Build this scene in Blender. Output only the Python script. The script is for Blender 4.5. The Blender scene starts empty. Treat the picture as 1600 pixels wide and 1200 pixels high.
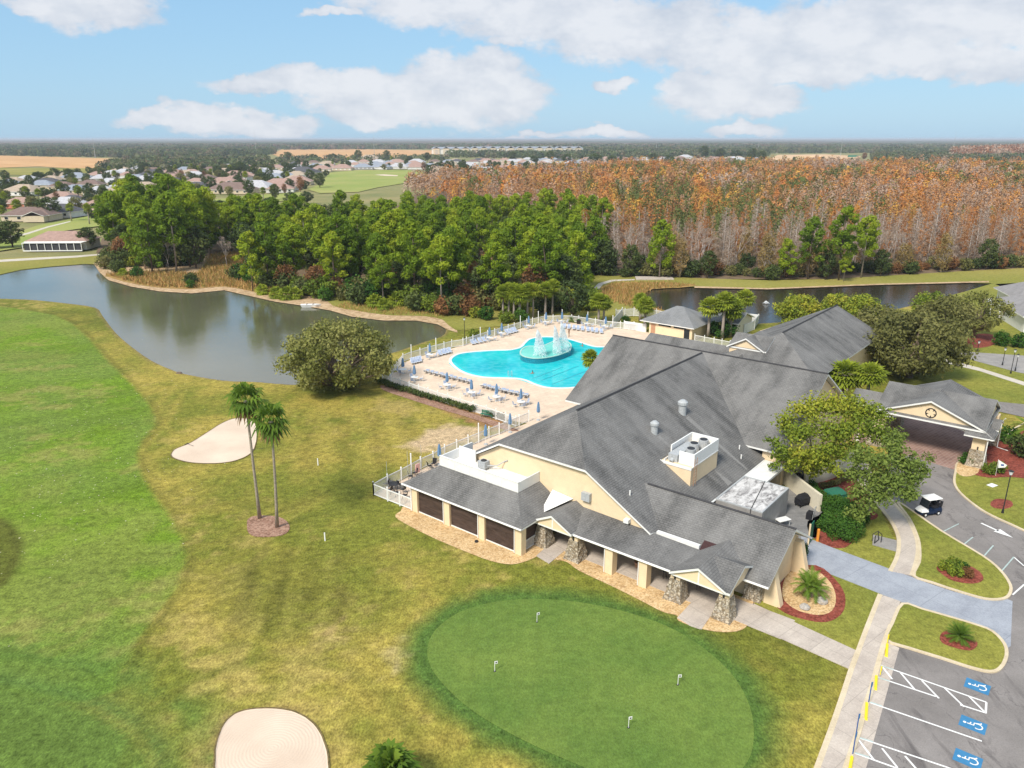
# Aerial view of a golf clubhouse with pool, lake and cypress wood.
EXPO = 0.44; SUN_E = 3.3; SKY_K = 0.12; SKY_MIX = 0.7; SKY_BLUE = (0.20, 0.40, 0.62); SKY_LOW = (0.33, 0.52, 0.66); CLD = (0.62, 0.63, 0.66); HAZE = 0.0001
LAWN_G = (0.165, 0.175, 0.028); LAWN_Y = (0.32, 0.26, 0.055); LAWN_B = (0.105, 0.12, 0.02); LAWN_T = (0.42, 0.32, 0.10)
FAIR_A = (0.14, 0.205, 0.034); FAIR_B = (0.132, 0.215, 0.018); FAIR_C = (0.185, 0.22, 0.045); FAIR_T = (0.27, 0.245, 0.075)
import bpy, math, random
import numpy as np
from mathutils import Vector, Matrix
random.seed(7); RNG = np.random.default_rng(7)
C = bpy.context.scene.collection
R = math.radians
# ---------------------------------------------------------------- camera model of the photograph
F_PX = 1200.0; CAM_H = 36.0
PITCH = math.atan(383.0 / F_PX); SP, CP = math.sin(PITCH), math.cos(PITCH)
def G(x, y, z=0.0):                       # photograph pixel -> point of the place at height z
    v = y - 600.0; dz = -(F_PX * SP + v * CP); t = (z - CAM_H) / dz
    return ((x - 800.0) * t, (F_PX * CP - v * SP) * t)
TH = R(-39.1); CU, SU = math.cos(TH), math.sin(TH); OX, OY = G(648, 800)
def W(a, b):                              # clubhouse axes -> world
    return (OX + a * CU - b * SU, OY + a * SU + b * CU)
def LOC(x, y, z=0.0):
    g = G(x, y, z); dx, dy = g[0] - OX, g[1] - OY
    return (dx * CU + dy * SU, -dx * SU + dy * CU)
# ---------------------------------------------------------------- materials
def srgb(c):
    return tuple(((v / 255 / 12.92) if v / 255 <= 0.04045 else ((v / 255 + 0.055) / 1.055) ** 2.4) for v in c) + (1,)
class NT:
    def __init__(s, name):
        s.m = bpy.data.materials.new(name); s.m.use_nodes = True
        s.t = s.m.node_tree; s.b = s.t.nodes['Principled BSDF']; s.L = s.t.links
        s.b.inputs['Specular IOR Level'].default_value = 0.25
    def n(s, typ, **kw):
        nd = s.t.nodes.new(typ)
        for k, v in kw.items():
            if k.startswith('i_'):
                key = k[2:]; key = int(key) if key.isdigit() else key.replace('_', ' ')
                nd.inputs[key].default_value = v
            else: setattr(nd, k, v)
        return nd
    def l(s, a, b): s.L.new(a, b)
    def noise(s, vec, scale, detail=4, rough=0.55, dist=0.0):
        nd = s.n('ShaderNodeTexNoise', i_Scale=scale, i_Detail=detail, i_Roughness=rough, i_Distortion=dist)
        if vec is not None: s.l(vec, nd.inputs['Vector'])
        return nd.outputs['Fac']
    def ramp(s, fac, stops):
        nd = s.n('ShaderNodeValToRGB'); e = nd.color_ramp.elements
        while len(e) < len(stops): e.new(0.5)
        for i, (p, c) in enumerate(stops): e[i].position = p; e[i].color = c if len(c) == 4 else tuple(c) + (1,)
        s.l(fac, nd.inputs[0]); return nd.outputs[0]
    def mix(s, fac, a, b, mode='MIX'):
        nd = s.n('ShaderNodeMix', data_type='RGBA', blend_type=mode)
        for k, v in ((0, fac), (6, a), (7, b)):
            if isinstance(v, (int, float)): nd.inputs[k].default_value = v
            elif isinstance(v, tuple): nd.inputs[k].default_value = v if len(v) == 4 else v + (1,)
            else: s.l(v, nd.inputs[k])
        return nd.outputs[2]
    def math(s, op, a, b=None, c=None):
        nd = s.n('ShaderNodeMath', operation=op)
        for i, v in enumerate((a, b, c)):
            if v is None: continue
            if isinstance(v, (int, float)): nd.inputs[i].default_value = v
            else: s.l(v, nd.inputs[i])
        return nd.outputs[0]
    def pos(s): return s.n('ShaderNodeNewGeometry').outputs['Position']
    def obj(s): return s.n('ShaderNodeTexCoord').outputs['Object']
    def uv(s): return s.n('ShaderNodeTexCoord').outputs['UV']
    def scale(s, vec, sx, sy, sz):
        nd = s.n('ShaderNodeMapping'); nd.inputs['Scale'].default_value = (sx, sy, sz); s.l(vec, nd.inputs[0]); return nd.outputs[0]
    def bump(s, h, strength=0.3, dist=0.05):
        nd = s.n('ShaderNodeBump', i_Strength=strength, i_Distance=dist); s.l(h, nd.inputs['Height']); s.l(nd.outputs[0], s.b.inputs['Normal'])
    def col(s, o): s.l(o, s.b.inputs['Base Color'])
    def set(s, **k):
        for a, v in k.items(): s.b.inputs[a.replace('_', ' ')].default_value = v
MAT = {}
def plain(name, rgb, rough=0.6, metal=0.0, var=0.12, scale=3.0, bump=0.0):
    t = NT(name); c = rgb + (1,) if len(rgb) == 3 else rgb
    f = t.noise(t.pos(), scale, 5, 0.65)
    lo = tuple(v * (1 - var) for v in c[:3]); hi = tuple(min(1, v * (1 + var)) for v in c[:3])
    t.col(t.ramp(f, [(0.3, lo), (0.7, hi)])); t.set(Roughness=rough, Metallic=metal)
    if bump: t.bump(t.noise(t.pos(), scale * 6, 3), bump, 0.02)
    MAT[name] = t.m; return t.m
for nm, c, r_, v_ in [
    ('white_paint', (0.80, 0.80, 0.78), 0.45, 0.05), ('white_membrane', (0.74, 0.74, 0.72), 0.6, 0.10), ('cream_stucco', (0.78, 0.62, 0.41), 0.85, 0.06),
    ('pale_stucco', (0.70, 0.64, 0.50), 0.85, 0.08), ('dark_metal', (0.03, 0.03, 0.033), 0.45, 0.1), ('black_fabric', (0.02, 0.02, 0.024), 0.7, 0.2),
    ('galvanised', (0.42, 0.44, 0.45), 0.4, 0.15), ('cooler_metal', (0.30, 0.29, 0.28), 0.5, 0.15), ('blue_fabric', (0.13, 0.24, 0.40), 0.75, 0.1),
    ('blue_sling', (0.36, 0.42, 0.54), 0.7, 0.25), ('green_paint', (0.03, 0.16, 0.10), 0.5, 0.1), ('orange_paint', (0.75, 0.28, 0.04), 0.5, 0.05),
    ('yellow_paint', (0.85, 0.68, 0.03), 0.5, 0.06), ('navy_paint', (0.012, 0.025, 0.06), 0.25, 0.1), ('glass_dark', (0.02, 0.025, 0.03), 0.1, 0.2),
    ('rubber', (0.02, 0.02, 0.02), 0.8, 0.1), ('brown_screen', (0.055, 0.038, 0.032), 0.6, 0.2), ('tile_teal', (0.02, 0.22, 0.30), 0.3, 0.4),
    ('bark', (0.16, 0.12, 0.09), 0.9, 0.3), ('pale_bark', (0.34, 0.29, 0.25), 0.9, 0.2), ('palm_bark', (0.34, 0.29, 0.24), 0.9, 0.3), ('birch_grey', (0.50, 0.44, 0.40), 0.9, 0.15),
    ('patch_dark', (0.06, 0.03, 0.03), 0.9, 0.2), ('lamp_glass', (0.75, 0.76, 0.78), 0.2, 0.02), ('skin', (0.35, 0.2, 0.13), 0.6, 0.1), ('blue_cabinet', (0.04, 0.10, 0.3), 0.5, 0.1),
    ('pink_cloth', (0.75, 0.45, 0.42), 0.8, 0.05), ('wire', (0.12, 0.12, 0.12), 0.6, 0.1), ('transparent_screen', (0.05, 0.05, 0.055), 0.6, 0.1), ('boulder', (0.42, 0.39, 0.35), 0.9, 0.35)]:
    plain(nm, c, r_, 0.0, v_, 1.6 if nm in ('white_membrane', 'cooler_metal', 'cream_stucco', 'white_paint') else 5.0)

def shingle(name, dark, light, streak=0.5):
    t = NT(name); uv = t.uv()
    br = t.n('ShaderNodeTexBrick', i_Scale=1.0); t.l(uv, br.inputs['Vector'])
    br.offset = 0.5; br.inputs['Brick Width'].default_value = 0.42; br.inputs['Row Height'].default_value = 0.22
    br.inputs['Mortar Size'].default_value = 0.022; br.inputs['Mortar Smooth'].default_value = 0.4
    mid = tuple((a + b) / 2 for a, b in zip(dark, light))
    br.inputs['Color1'].default_value = tuple(v * 0.84 for v in mid) + (1,); br.inputs['Color2'].default_value = tuple(v * 1.16 for v in mid) + (1,)
    br.inputs['Mortar'].default_value = tuple(v * 0.5 for v in dark) + (1,)
    wide = t.noise(t.scale(uv, 0.30, 0.07, 1), 1.6, 5, 0.6)                 # weather streaks run down the slope
    patch = t.noise(t.obj(), 0.22, 4, 0.6)
    gr = t.noise(t.pos(), 9.0, 3, 0.7)
    c = t.mix(t.ramp(wide, [(0.38, (0, 0, 0)), (0.58, (1, 1, 1))]), t.mix(0.45, br.outputs[0], dark + (1,)), t.mix(0.35, br.outputs[0], light + (1,)))
    c = t.mix(t.ramp(patch, [(0.42, (0, 0, 0)), (0.7, (0.6, 0.6, 0.6))]), c, light + (1,))
    c = t.mix(0.28, c, t.ramp(gr, [(0.3, (0.25, 0.25, 0.25)), (0.7, (0.8, 0.8, 0.8))]), 'OVERLAY')
    t.col(c); t.set(Roughness=0.9); t.b.inputs['Specular IOR Level'].default_value = 0.15
    t.bump(br.outputs['Fac'], 0.4, 0.03); MAT[name] = t.m
shingle('shingle_grey', (0.068, 0.068, 0.068), (0.245, 0.24, 0.232))
shingle('shingle_pool', (0.16, 0.165, 0.17), (0.28, 0.285, 0.29))
plain('litter', (0.17, 0.12, 0.075), 0.95, 0, 0.45, 0.5)
ROOFC = {'roof_midgrey': (0.26, 0.25, 0.25), 'roof_pink': (0.36, 0.24, 0.20), 'roof_brown': (0.20, 0.14, 0.12), 'roof_slate': (0.09, 0.09, 0.10), 'roof_bluegrey': (0.27, 0.30, 0.35), 'roof_tan': (0.40, 0.32, 0.24), 'roof_palegrey': (0.45, 0.45, 0.47)}
for k, v in ROOFC.items(): plain(k, v, 0.9, 0, 0.18, 0.8)
for k, v in {'wall_white': (0.72, 0.71, 0.68), 'wall_cream': (0.62, 0.52, 0.38), 'wall_coral': (0.55, 0.20, 0.13), 'wall_green': (0.33, 0.42, 0.36), 'wall_grey': (0.42, 0.41, 0.40)}.items(): plain(k, v, 0.85, 0, 0.08, 0.7)

def stone():
    t = NT('fieldstone'); uv = t.uv()
    v1 = t.n('ShaderNodeTexVoronoi', i_Scale=4.6); t.l(uv, v1.inputs['Vector'])
    v2 = t.n('ShaderNodeTexVoronoi', feature='DISTANCE_TO_EDGE', i_Scale=4.6); t.l(uv, v2.inputs['Vector'])
    hs = t.n('ShaderNodeSeparateColor'); t.l(v1.outputs['Color'], hs.inputs[0])
    c = t.ramp(hs.outputs[0], [(0.0, (0.22, 0.17, 0.11)), (0.35, (0.40, 0.33, 0.24)), (0.7, (0.54, 0.48, 0.38)), (1.0, (0.34, 0.31, 0.27))])
    e = t.ramp(v2.outputs['Distance'], [(0.0, (0, 0, 0)), (0.09, (1, 1, 1))])
    t.col(t.mix(e, (0.17, 0.14, 0.10), c)); t.set(Roughness=0.9); t.bump(e, 0.7, 0.06); MAT['fieldstone'] = t.m
stone()
def gravel(name, a, b, c3, sc=9.0, bump=0.6):
    t = NT(name); p = t.pos()
    v1 = t.n('ShaderNodeTexVoronoi', i_Scale=sc); t.l(p, v1.inputs['Vector'])
    hs = t.n('ShaderNodeSeparateColor'); t.l(v1.outputs['Color'], hs.inputs[0])
    c = t.ramp(hs.outputs[0], [(0.0, a), (0.5, b), (1.0, c3)])
    big = t.noise(p, 0.8, 4)
    t.col(t.mix(0.3, c, t.ramp(big, [(0.3, a), (0.7, c3)]))); t.set(Roughness=0.95)
    t.bump(v1.outputs['Distance'], bump, 0.04); MAT[name] = t.m
gravel('tan_gravel', (0.36, 0.21, 0.09), (0.66, 0.44, 0.21), (0.76, 0.58, 0.34), 8.0)
gravel('red_mulch', (0.10, 0.022, 0.014), (0.24, 0.055, 0.035), (0.36, 0.10, 0.07), 7.0)
gravel('brown_mulch', (0.16, 0.085, 0.055), (0.34, 0.19, 0.13), (0.46, 0.30, 0.22), 7.0)
gravel('bank_sand', (0.30, 0.19, 0.10), (0.50, 0.35, 0.20), (0.62, 0.46, 0.29), 1.6, 0.3)
gravel('marsh_grass', (0.26, 0.14, 0.05), (0.46, 0.28, 0.10), (0.30, 0.24, 0.07), 1.3, 0.5)
def asphalt():
    t = NT('asphalt'); p = t.pos()
    f = t.noise(p, 0.25, 6, 0.6); g = t.noise(p, 14.0, 3, 0.7); st = t.noise(t.scale(p, 0.9, 0.25, 1), 0.8, 5, 0.6, 0.6)
    c = t.ramp(f, [(0.3, (0.18, 0.165, 0.155)), (0.7, (0.27, 0.248, 0.235))])
    c = t.mix(t.ramp(st, [(0.56, (0, 0, 0)), (0.70, (0.8, 0.8, 0.8))]), c, (0.10, 0.09, 0.088))
    c = t.mix(0.35, c, t.ramp(g, [(0.3, (0.3, 0.3, 0.3)), (0.7, (0.75, 0.75, 0.75))]), 'OVERLAY')
    v = t.n('ShaderNodeTexVoronoi', feature='DISTANCE_TO_EDGE', i_Scale=0.16)
    wp = t.n('ShaderNodeVectorMath', operation='ADD'); t.l(p, wp.inputs[0])
    nz = t.n('ShaderNodeTexNoise', i_Scale=0.6, i_Detail=4); t.l(p, nz.inputs['Vector'])
    sc = t.n('ShaderNodeVectorMath', operation='SCALE'); sc.inputs['Scale'].default_value = 4.0; t.l(nz.outputs['Color'], sc.inputs[0]); t.l(sc.outputs[0], wp.inputs[1])
    t.l(wp.outputs[0], v.inputs['Vector'])
    c = t.mix(t.ramp(v.outputs['Distance'], [(0.0, (0.6, 0.6, 0.6)), (0.006, (0, 0, 0))]), c, (0.06, 0.055, 0.055))
    t.col(c); t.set(Roughness=0.9); t.bump(g, 0.2, 0.01); MAT['asphalt'] = t.m
asphalt()
def concrete(name, lo, hi, joint=1.5, ang=0.0, stain=0.5):
    t = NT(name); p = t.pos()
    mp = t.n('ShaderNodeMapping'); mp.inputs['Rotation'].default_value = (0, 0, ang); t.l(p, mp.inputs[0])
    f = t.noise(p, 0.5, 6, 0.65); g = t.noise(p, 8.0, 3, 0.7); st = t.noise(t.scale(mp.outputs[0], 0.25, 2.0, 1), 0.7, 5, 0.7)
    c = t.ramp(f, [(0.3, lo), (0.7, hi)])
    c = t.mix(t.ramp(st, [(0.5, (0, 0, 0)), (0.8, (stain,) * 3)]), c, tuple(v * 0.6 for v in lo))
    if joint:
        br = t.n('ShaderNodeTexBrick', i_Scale=1.0); br.offset = 0.0; t.l(mp.outputs[0], br.inputs['Vector'])
        br.inputs['Brick Width'].default_value = joint; br.inputs['Row Height'].default_value = joint * 1.3; br.inputs['Mortar Size'].default_value = 0.02
        c = t.mix(t.math('MULTIPLY', br.outputs['Fac'], 0.5), c, tuple(v * 0.5 for v in lo))
    t.col(t.mix(0.25, c, t.ramp(g, [(0.3, (0.3, 0.3, 0.3)), (0.7, (0.7, 0.7, 0.7))]), 'OVERLAY')); t.set(Roughness=0.88); MAT[name] = t.m
concrete('concrete', (0.44, 0.38, 0.33), (0.58, 0.51, 0.44), 1.8, TH)
concrete('kerb_concrete', (0.56, 0.46, 0.31), (0.70, 0.60, 0.43), 0, 0, 0.3)
concrete('drive_concrete', (0.28, 0.30, 0.345), (0.38, 0.405, 0.45), 4.6, TH + R(3), 0.3)
concrete('grey_path', (0.26, 0.25, 0.24), (0.36, 0.34, 0.32), 0, 0, 0.5)
concrete('yard_concrete', (0.16, 0.16, 0.16), (0.28, 0.27, 0.26), 0, 0, 0.6)
concrete('cart_path', (0.50, 0.45, 0.38), (0.62, 0.57, 0.48), 0, 0, 0.2)
def pavers(name, a, b, m, w, h, ang, var=0.6):
    t = NT(name); p = t.pos(); mp = t.n('ShaderNodeMapping'); mp.inputs['Rotation'].default_value = (0, 0, ang); t.l(p, mp.inputs[0])
    br = t.n('ShaderNodeTexBrick', i_Scale=1.0); t.l(mp.outputs[0], br.inputs['Vector'])
    br.inputs['Brick Width'].default_value = w; br.inputs['Row Height'].default_value = h; br.inputs['Mortar Size'].default_value = 0.03
    br.inputs['Color1'].default_value = a + (1,); br.inputs['Color2'].default_value = b + (1,); br.inputs['Mortar'].default_value = m + (1,)
    f = t.noise(p, 0.35, 5, 0.6)
    t.col(t.mix(0.5, br.outputs[0], t.ramp(f, [(0.3, tuple(v * 0.85 for v in a)), (0.7, tuple(min(1, v * 1.15) for v in b))]))); t.set(Roughness=0.85); MAT[name] = t.m
pavers('deck_pavers', (0.64, 0.50, 0.38), (0.75, 0.61, 0.47), (0.48, 0.36, 0.27), 0.9, 0.9, TH)
pavers('brick_pavers', (0.22, 0.13, 0.11), (0.36, 0.23, 0.19), (0.46, 0.40, 0.36), 0.8, 0.4, TH)
def sand():
    t = NT('bunker_sand'); p = t.pos()
    f = t.noise(p, 0.25, 4, 0.5); 
    w = t.n('ShaderNodeTexWave', wave_type='RINGS', i_Scale=1.5, i_Distortion=3.0, i_Detail=3.0); w.rings_direction = 'Z'
    mp = t.n('ShaderNodeMapping'); g = G(425, 1170); mp.inputs['Location'].default_value = (-g[0], -g[1], 0); t.l(p, mp.inputs[0]); t.l(mp.outputs[0], w.inputs['Vector'])
    c = t.ramp(f, [(0.3, (0.62, 0.49, 0.38)), (0.7, (0.73, 0.61, 0.48))])
    t.col(t.mix(t.math('MULTIPLY', w.outputs['Fac'], 0.07), c, (0.42, 0.32, 0.23))); t.set(Roughness=0.95)
    t.bump(t.math('ADD', w.outputs['Fac'], t.noise(p, 6.0, 3)), 0.2, 0.04); MAT['bunker_sand'] = t.m
sand()
def water(name, deep, rough, sc, bumpd, aniso=3.0, spec=0.5, mixn=None):
    t = NT(name); p = t.pos()
    t.b.inputs['Base Color'].default_value = deep + (1,); t.set(Roughness=rough, IOR=1.33 if spec < 0.9 else 2.1); t.b.inputs['Specular IOR Level'].default_value = 0.5
    n1 = t.noise(t.scale(p, 1.0, aniso, 1.0), sc, 3, 0.55, 0.3)
    if mixn: t.col(t.ramp(t.noise(p, mixn[0], 4, 0.6), [(0.35, mixn[1]), (0.65, mixn[2])]))
    t.bump(n1, 1.0, bumpd); MAT[name] = t.m
water('lake_water', (0.085, 0.09, 0.04), 0.06, 1.1, 0.016, 2.2, 1.0, (0.03, (0.09, 0.09, 0.05), (0.14, 0.14, 0.095)))
water('pond_water', (0.03, 0.026, 0.018), 0.05, 0.9, 0.03, 2.2, 0.5)
def poolw(name, c1, c2):
    t = NT(name); p = t.pos()
    f = t.noise(p, 0.16, 3, 0.5)
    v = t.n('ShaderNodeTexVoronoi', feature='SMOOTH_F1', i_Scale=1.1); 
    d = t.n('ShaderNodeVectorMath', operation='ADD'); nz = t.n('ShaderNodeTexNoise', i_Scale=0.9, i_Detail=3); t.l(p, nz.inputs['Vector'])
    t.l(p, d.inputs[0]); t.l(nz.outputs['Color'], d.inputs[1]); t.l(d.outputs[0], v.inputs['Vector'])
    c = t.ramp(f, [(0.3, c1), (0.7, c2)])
    c = t.mix(t.ramp(v.outputs['Distance'], [(0.35, (0, 0, 0)), (0.75, (0.16, 0.16, 0.16))]), c, (0.35, 0.85, 0.88))  # pale web of caustic light painted into the pool colour
    t.col(c); t.set(Roughness=0.08, IOR=1.33); t.bump(nz.outputs['Fac'], 0.6, 0.03); MAT[name] = t.m
poolw('pool_water', (0.005, 0.42, 0.50), (0.02, 0.58, 0.60))
poolw('island_water', (0.10, 0.55, 0.50), (0.25, 0.70, 0.62))
def turf(name, attr=True, base=None, fine=0.5, far=False):
    t = NT(name); p = t.pos()
    if attr:
        a = t.n('ShaderNodeVertexColor', layer_name='turf'); c = a.outputs['Color']
    else: c = t.mix(t.ramp(t.noise(p, 0.02 if far else 0.1, 6, 0.6), [(0.35, (0, 0, 0)), (0.65, (1, 1, 1))]), base[0] + (1,), base[1] + (1,))
    g1 = t.noise(p, 1.3, 5, 0.7); g2 = t.noise(t.scale(p, 1, 0.6, 1), 7.0, 4, 0.75)
    c = t.mix(fine, c, t.ramp(g1, [(0.30, (0.22, 0.22, 0.22)), (0.70, (0.80, 0.80, 0.80))]), 'OVERLAY')
    c = t.mix(fine, c, t.ramp(g2, [(0.30, (0.15, 0.15, 0.15)), (0.70, (0.85, 0.85, 0.85))]), 'OVERLAY')
    t.col(c); t.set(Roughness=0.95); t.b.inputs['Specular IOR Level'].default_value = 0.1; t.bump(g2, 0.5, 0.05); MAT[name] = t.m
turf('lawn_turf', fine=0.7); turf('green_turf', False, ((0.10, 0.17, 0.034), (0.155, 0.22, 0.045)), 0.35)
turf('island_turf', False, ((0.17, 0.19, 0.035), (0.26, 0.25, 0.05)), 0.5)
turf('far_turf', False, ((0.17, 0.19, 0.07), (0.30, 0.26, 0.12)), 0.3, True)
turf('bank_turf', False, ((0.20, 0.21, 0.04), (0.33, 0.28, 0.08)), 0.4, True)
turf('far_fairway', False, ((0.24, 0.30, 0.07), (0.34, 0.34, 0.11)), 0.2, True)
turf('dry_field', False, ((0.50, 0.28, 0.12), (0.62, 0.38, 0.18)), 0.2, True)
turf('bare_earth', False, ((0.55, 0.36, 0.20), (0.66, 0.46, 0.28)), 0.2, True)
def leaf(name, stops, trans=0.25, rv=0.35):
    """foliage: the colour of each leaf clump comes from the 'tone' attribute and the tree's own random number"""
    t = NT(name); a = t.n('ShaderNodeAttribute', attribute_name='tone'); oi = t.n('ShaderNodeObjectInfo')
    f = t.math('ADD', t.math('MULTIPLY', a.outputs['Fac'], 1 - rv), t.math('MULTIPLY', oi.outputs['Random'], rv))
    c = t.ramp(f, stops); t.col(c); t.set(Roughness=0.7); t.b.inputs['Specular IOR Level'].default_value = 0.15
    if trans:
        tr = t.n('ShaderNodeBsdfTranslucent'); t.l(c, tr.inputs[0]); ms = t.n('ShaderNodeMixShader'); ms.inputs[0].default_value = trans
        t.l(t.b.outputs[0], ms.inputs[1]); t.l(tr.outputs[0], ms.inputs[2]); t.l(ms.outputs[0], t.t.nodes['Material Output'].inputs[0])
    MAT[name] = t.m
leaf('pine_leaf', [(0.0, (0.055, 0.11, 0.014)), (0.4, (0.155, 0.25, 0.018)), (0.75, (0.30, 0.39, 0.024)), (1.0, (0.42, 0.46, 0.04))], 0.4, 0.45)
leaf('dark_leaf', [(0.0, (0.035, 0.06, 0.022)), (0.5, (0.075, 0.11, 0.03)), (1.0, (0.15, 0.18, 0.05))])
leaf('olive_leaf', [(0.0, (0.07, 0.08, 0.025)), (0.5, (0.18, 0.18, 0.055)), (1.0, (0.33, 0.30, 0.12))])
leaf('willow_leaf', [(0.0, (0.065, 0.09, 0.018)), (0.5, (0.18, 0.195, 0.045)), (1.0, (0.34, 0.33, 0.11))])
leaf('yellowgreen_leaf', [(0.0, (0.07, 0.115, 0.015)), (0.5, (0.18, 0.25, 0.03)), (0.78, (0.32, 0.35, 0.035)), (1.0, (0.50, 0.42, 0.06))])
leaf('grey_green_leaf', [(0.0, (0.06, 0.10, 0.02)), (0.5, (0.17, 0.235, 0.045)), (1.0, (0.34, 0.38, 0.09))])
leaf('hedge_leaf', [(0.0, (0.02, 0.06, 0.01)), (0.5, (0.05, 0.13, 0.018)), (1.0, (0.12, 0.23, 0.03))])
leaf('palm_leaf', [(0.0, (0.12, 0.17, 0.02)), (0.5, (0.30, 0.37, 0.035)), (1.0, (0.52, 0.52, 0.07))])
leaf('dark_palm_leaf', [(0.0, (0.04, 0.09, 0.012)), (0.5, (0.13, 0.22, 0.025)), (1.0, (0.26, 0.34, 0.045))])
leaf('cypress_leaf', [(0.0, (0.20, 0.13, 0.06)), (0.3, (0.42, 0.18, 0.06)), (0.55, (0.54, 0.25, 0.08)), (0.8, (0.54, 0.34, 0.22)), (1.0, (0.60, 0.38, 0.10))], 0.35, 0.6)
leaf('twig_leaf', [(0.0, (0.26, 0.19, 0.13)), (0.5, (0.46, 0.36, 0.28)), (1.0, (0.60, 0.50, 0.42))], 0.35, 0.4)
leaf('brown_leaf', [(0.0, (0.16, 0.12, 0.05)), (0.5, (0.33, 0.24, 0.09)), (1.0, (0.48, 0.34, 0.15))], 0.35, 0.5)
leaf('autumn_leaf', [(0.0, (0.09, 0.05, 0.02)), (0.5, (0.24, 0.12, 0.05)), (1.0, (0.40, 0.20, 0.08))], 0.3, 0.4)
leaf('dead_frond', [(0.0, (0.15, 0.09, 0.04)), (1.0, (0.33, 0.22, 0.11))], 0.1)
def colleaf(name):
    t = NT(name); a = t.n('ShaderNodeVertexColor', layer_name='tint'); t.col(a.outputs['Color']); t.set(Roughness=0.8); t.b.inputs['Specular IOR Level'].default_value = 0.1
    tr = t.n('ShaderNodeBsdfTranslucent'); t.l(a.outputs['Color'], tr.inputs[0]); ms = t.n('ShaderNodeMixShader'); ms.inputs[0].default_value = 0.25
    t.l(t.b.outputs[0], ms.inputs[1]); t.l(tr.outputs[0], ms.inputs[2]); t.l(ms.outputs[0], t.t.nodes['Material Output'].inputs[0]); MAT[name] = t.m
colleaf('mass_leaf')
t = NT('spray'); t.b.inputs['Base Color'].default_value = (0.9, 0.93, 0.95, 1); t.set(Roughness=0.5); MAT['spray'] = t.m
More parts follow.
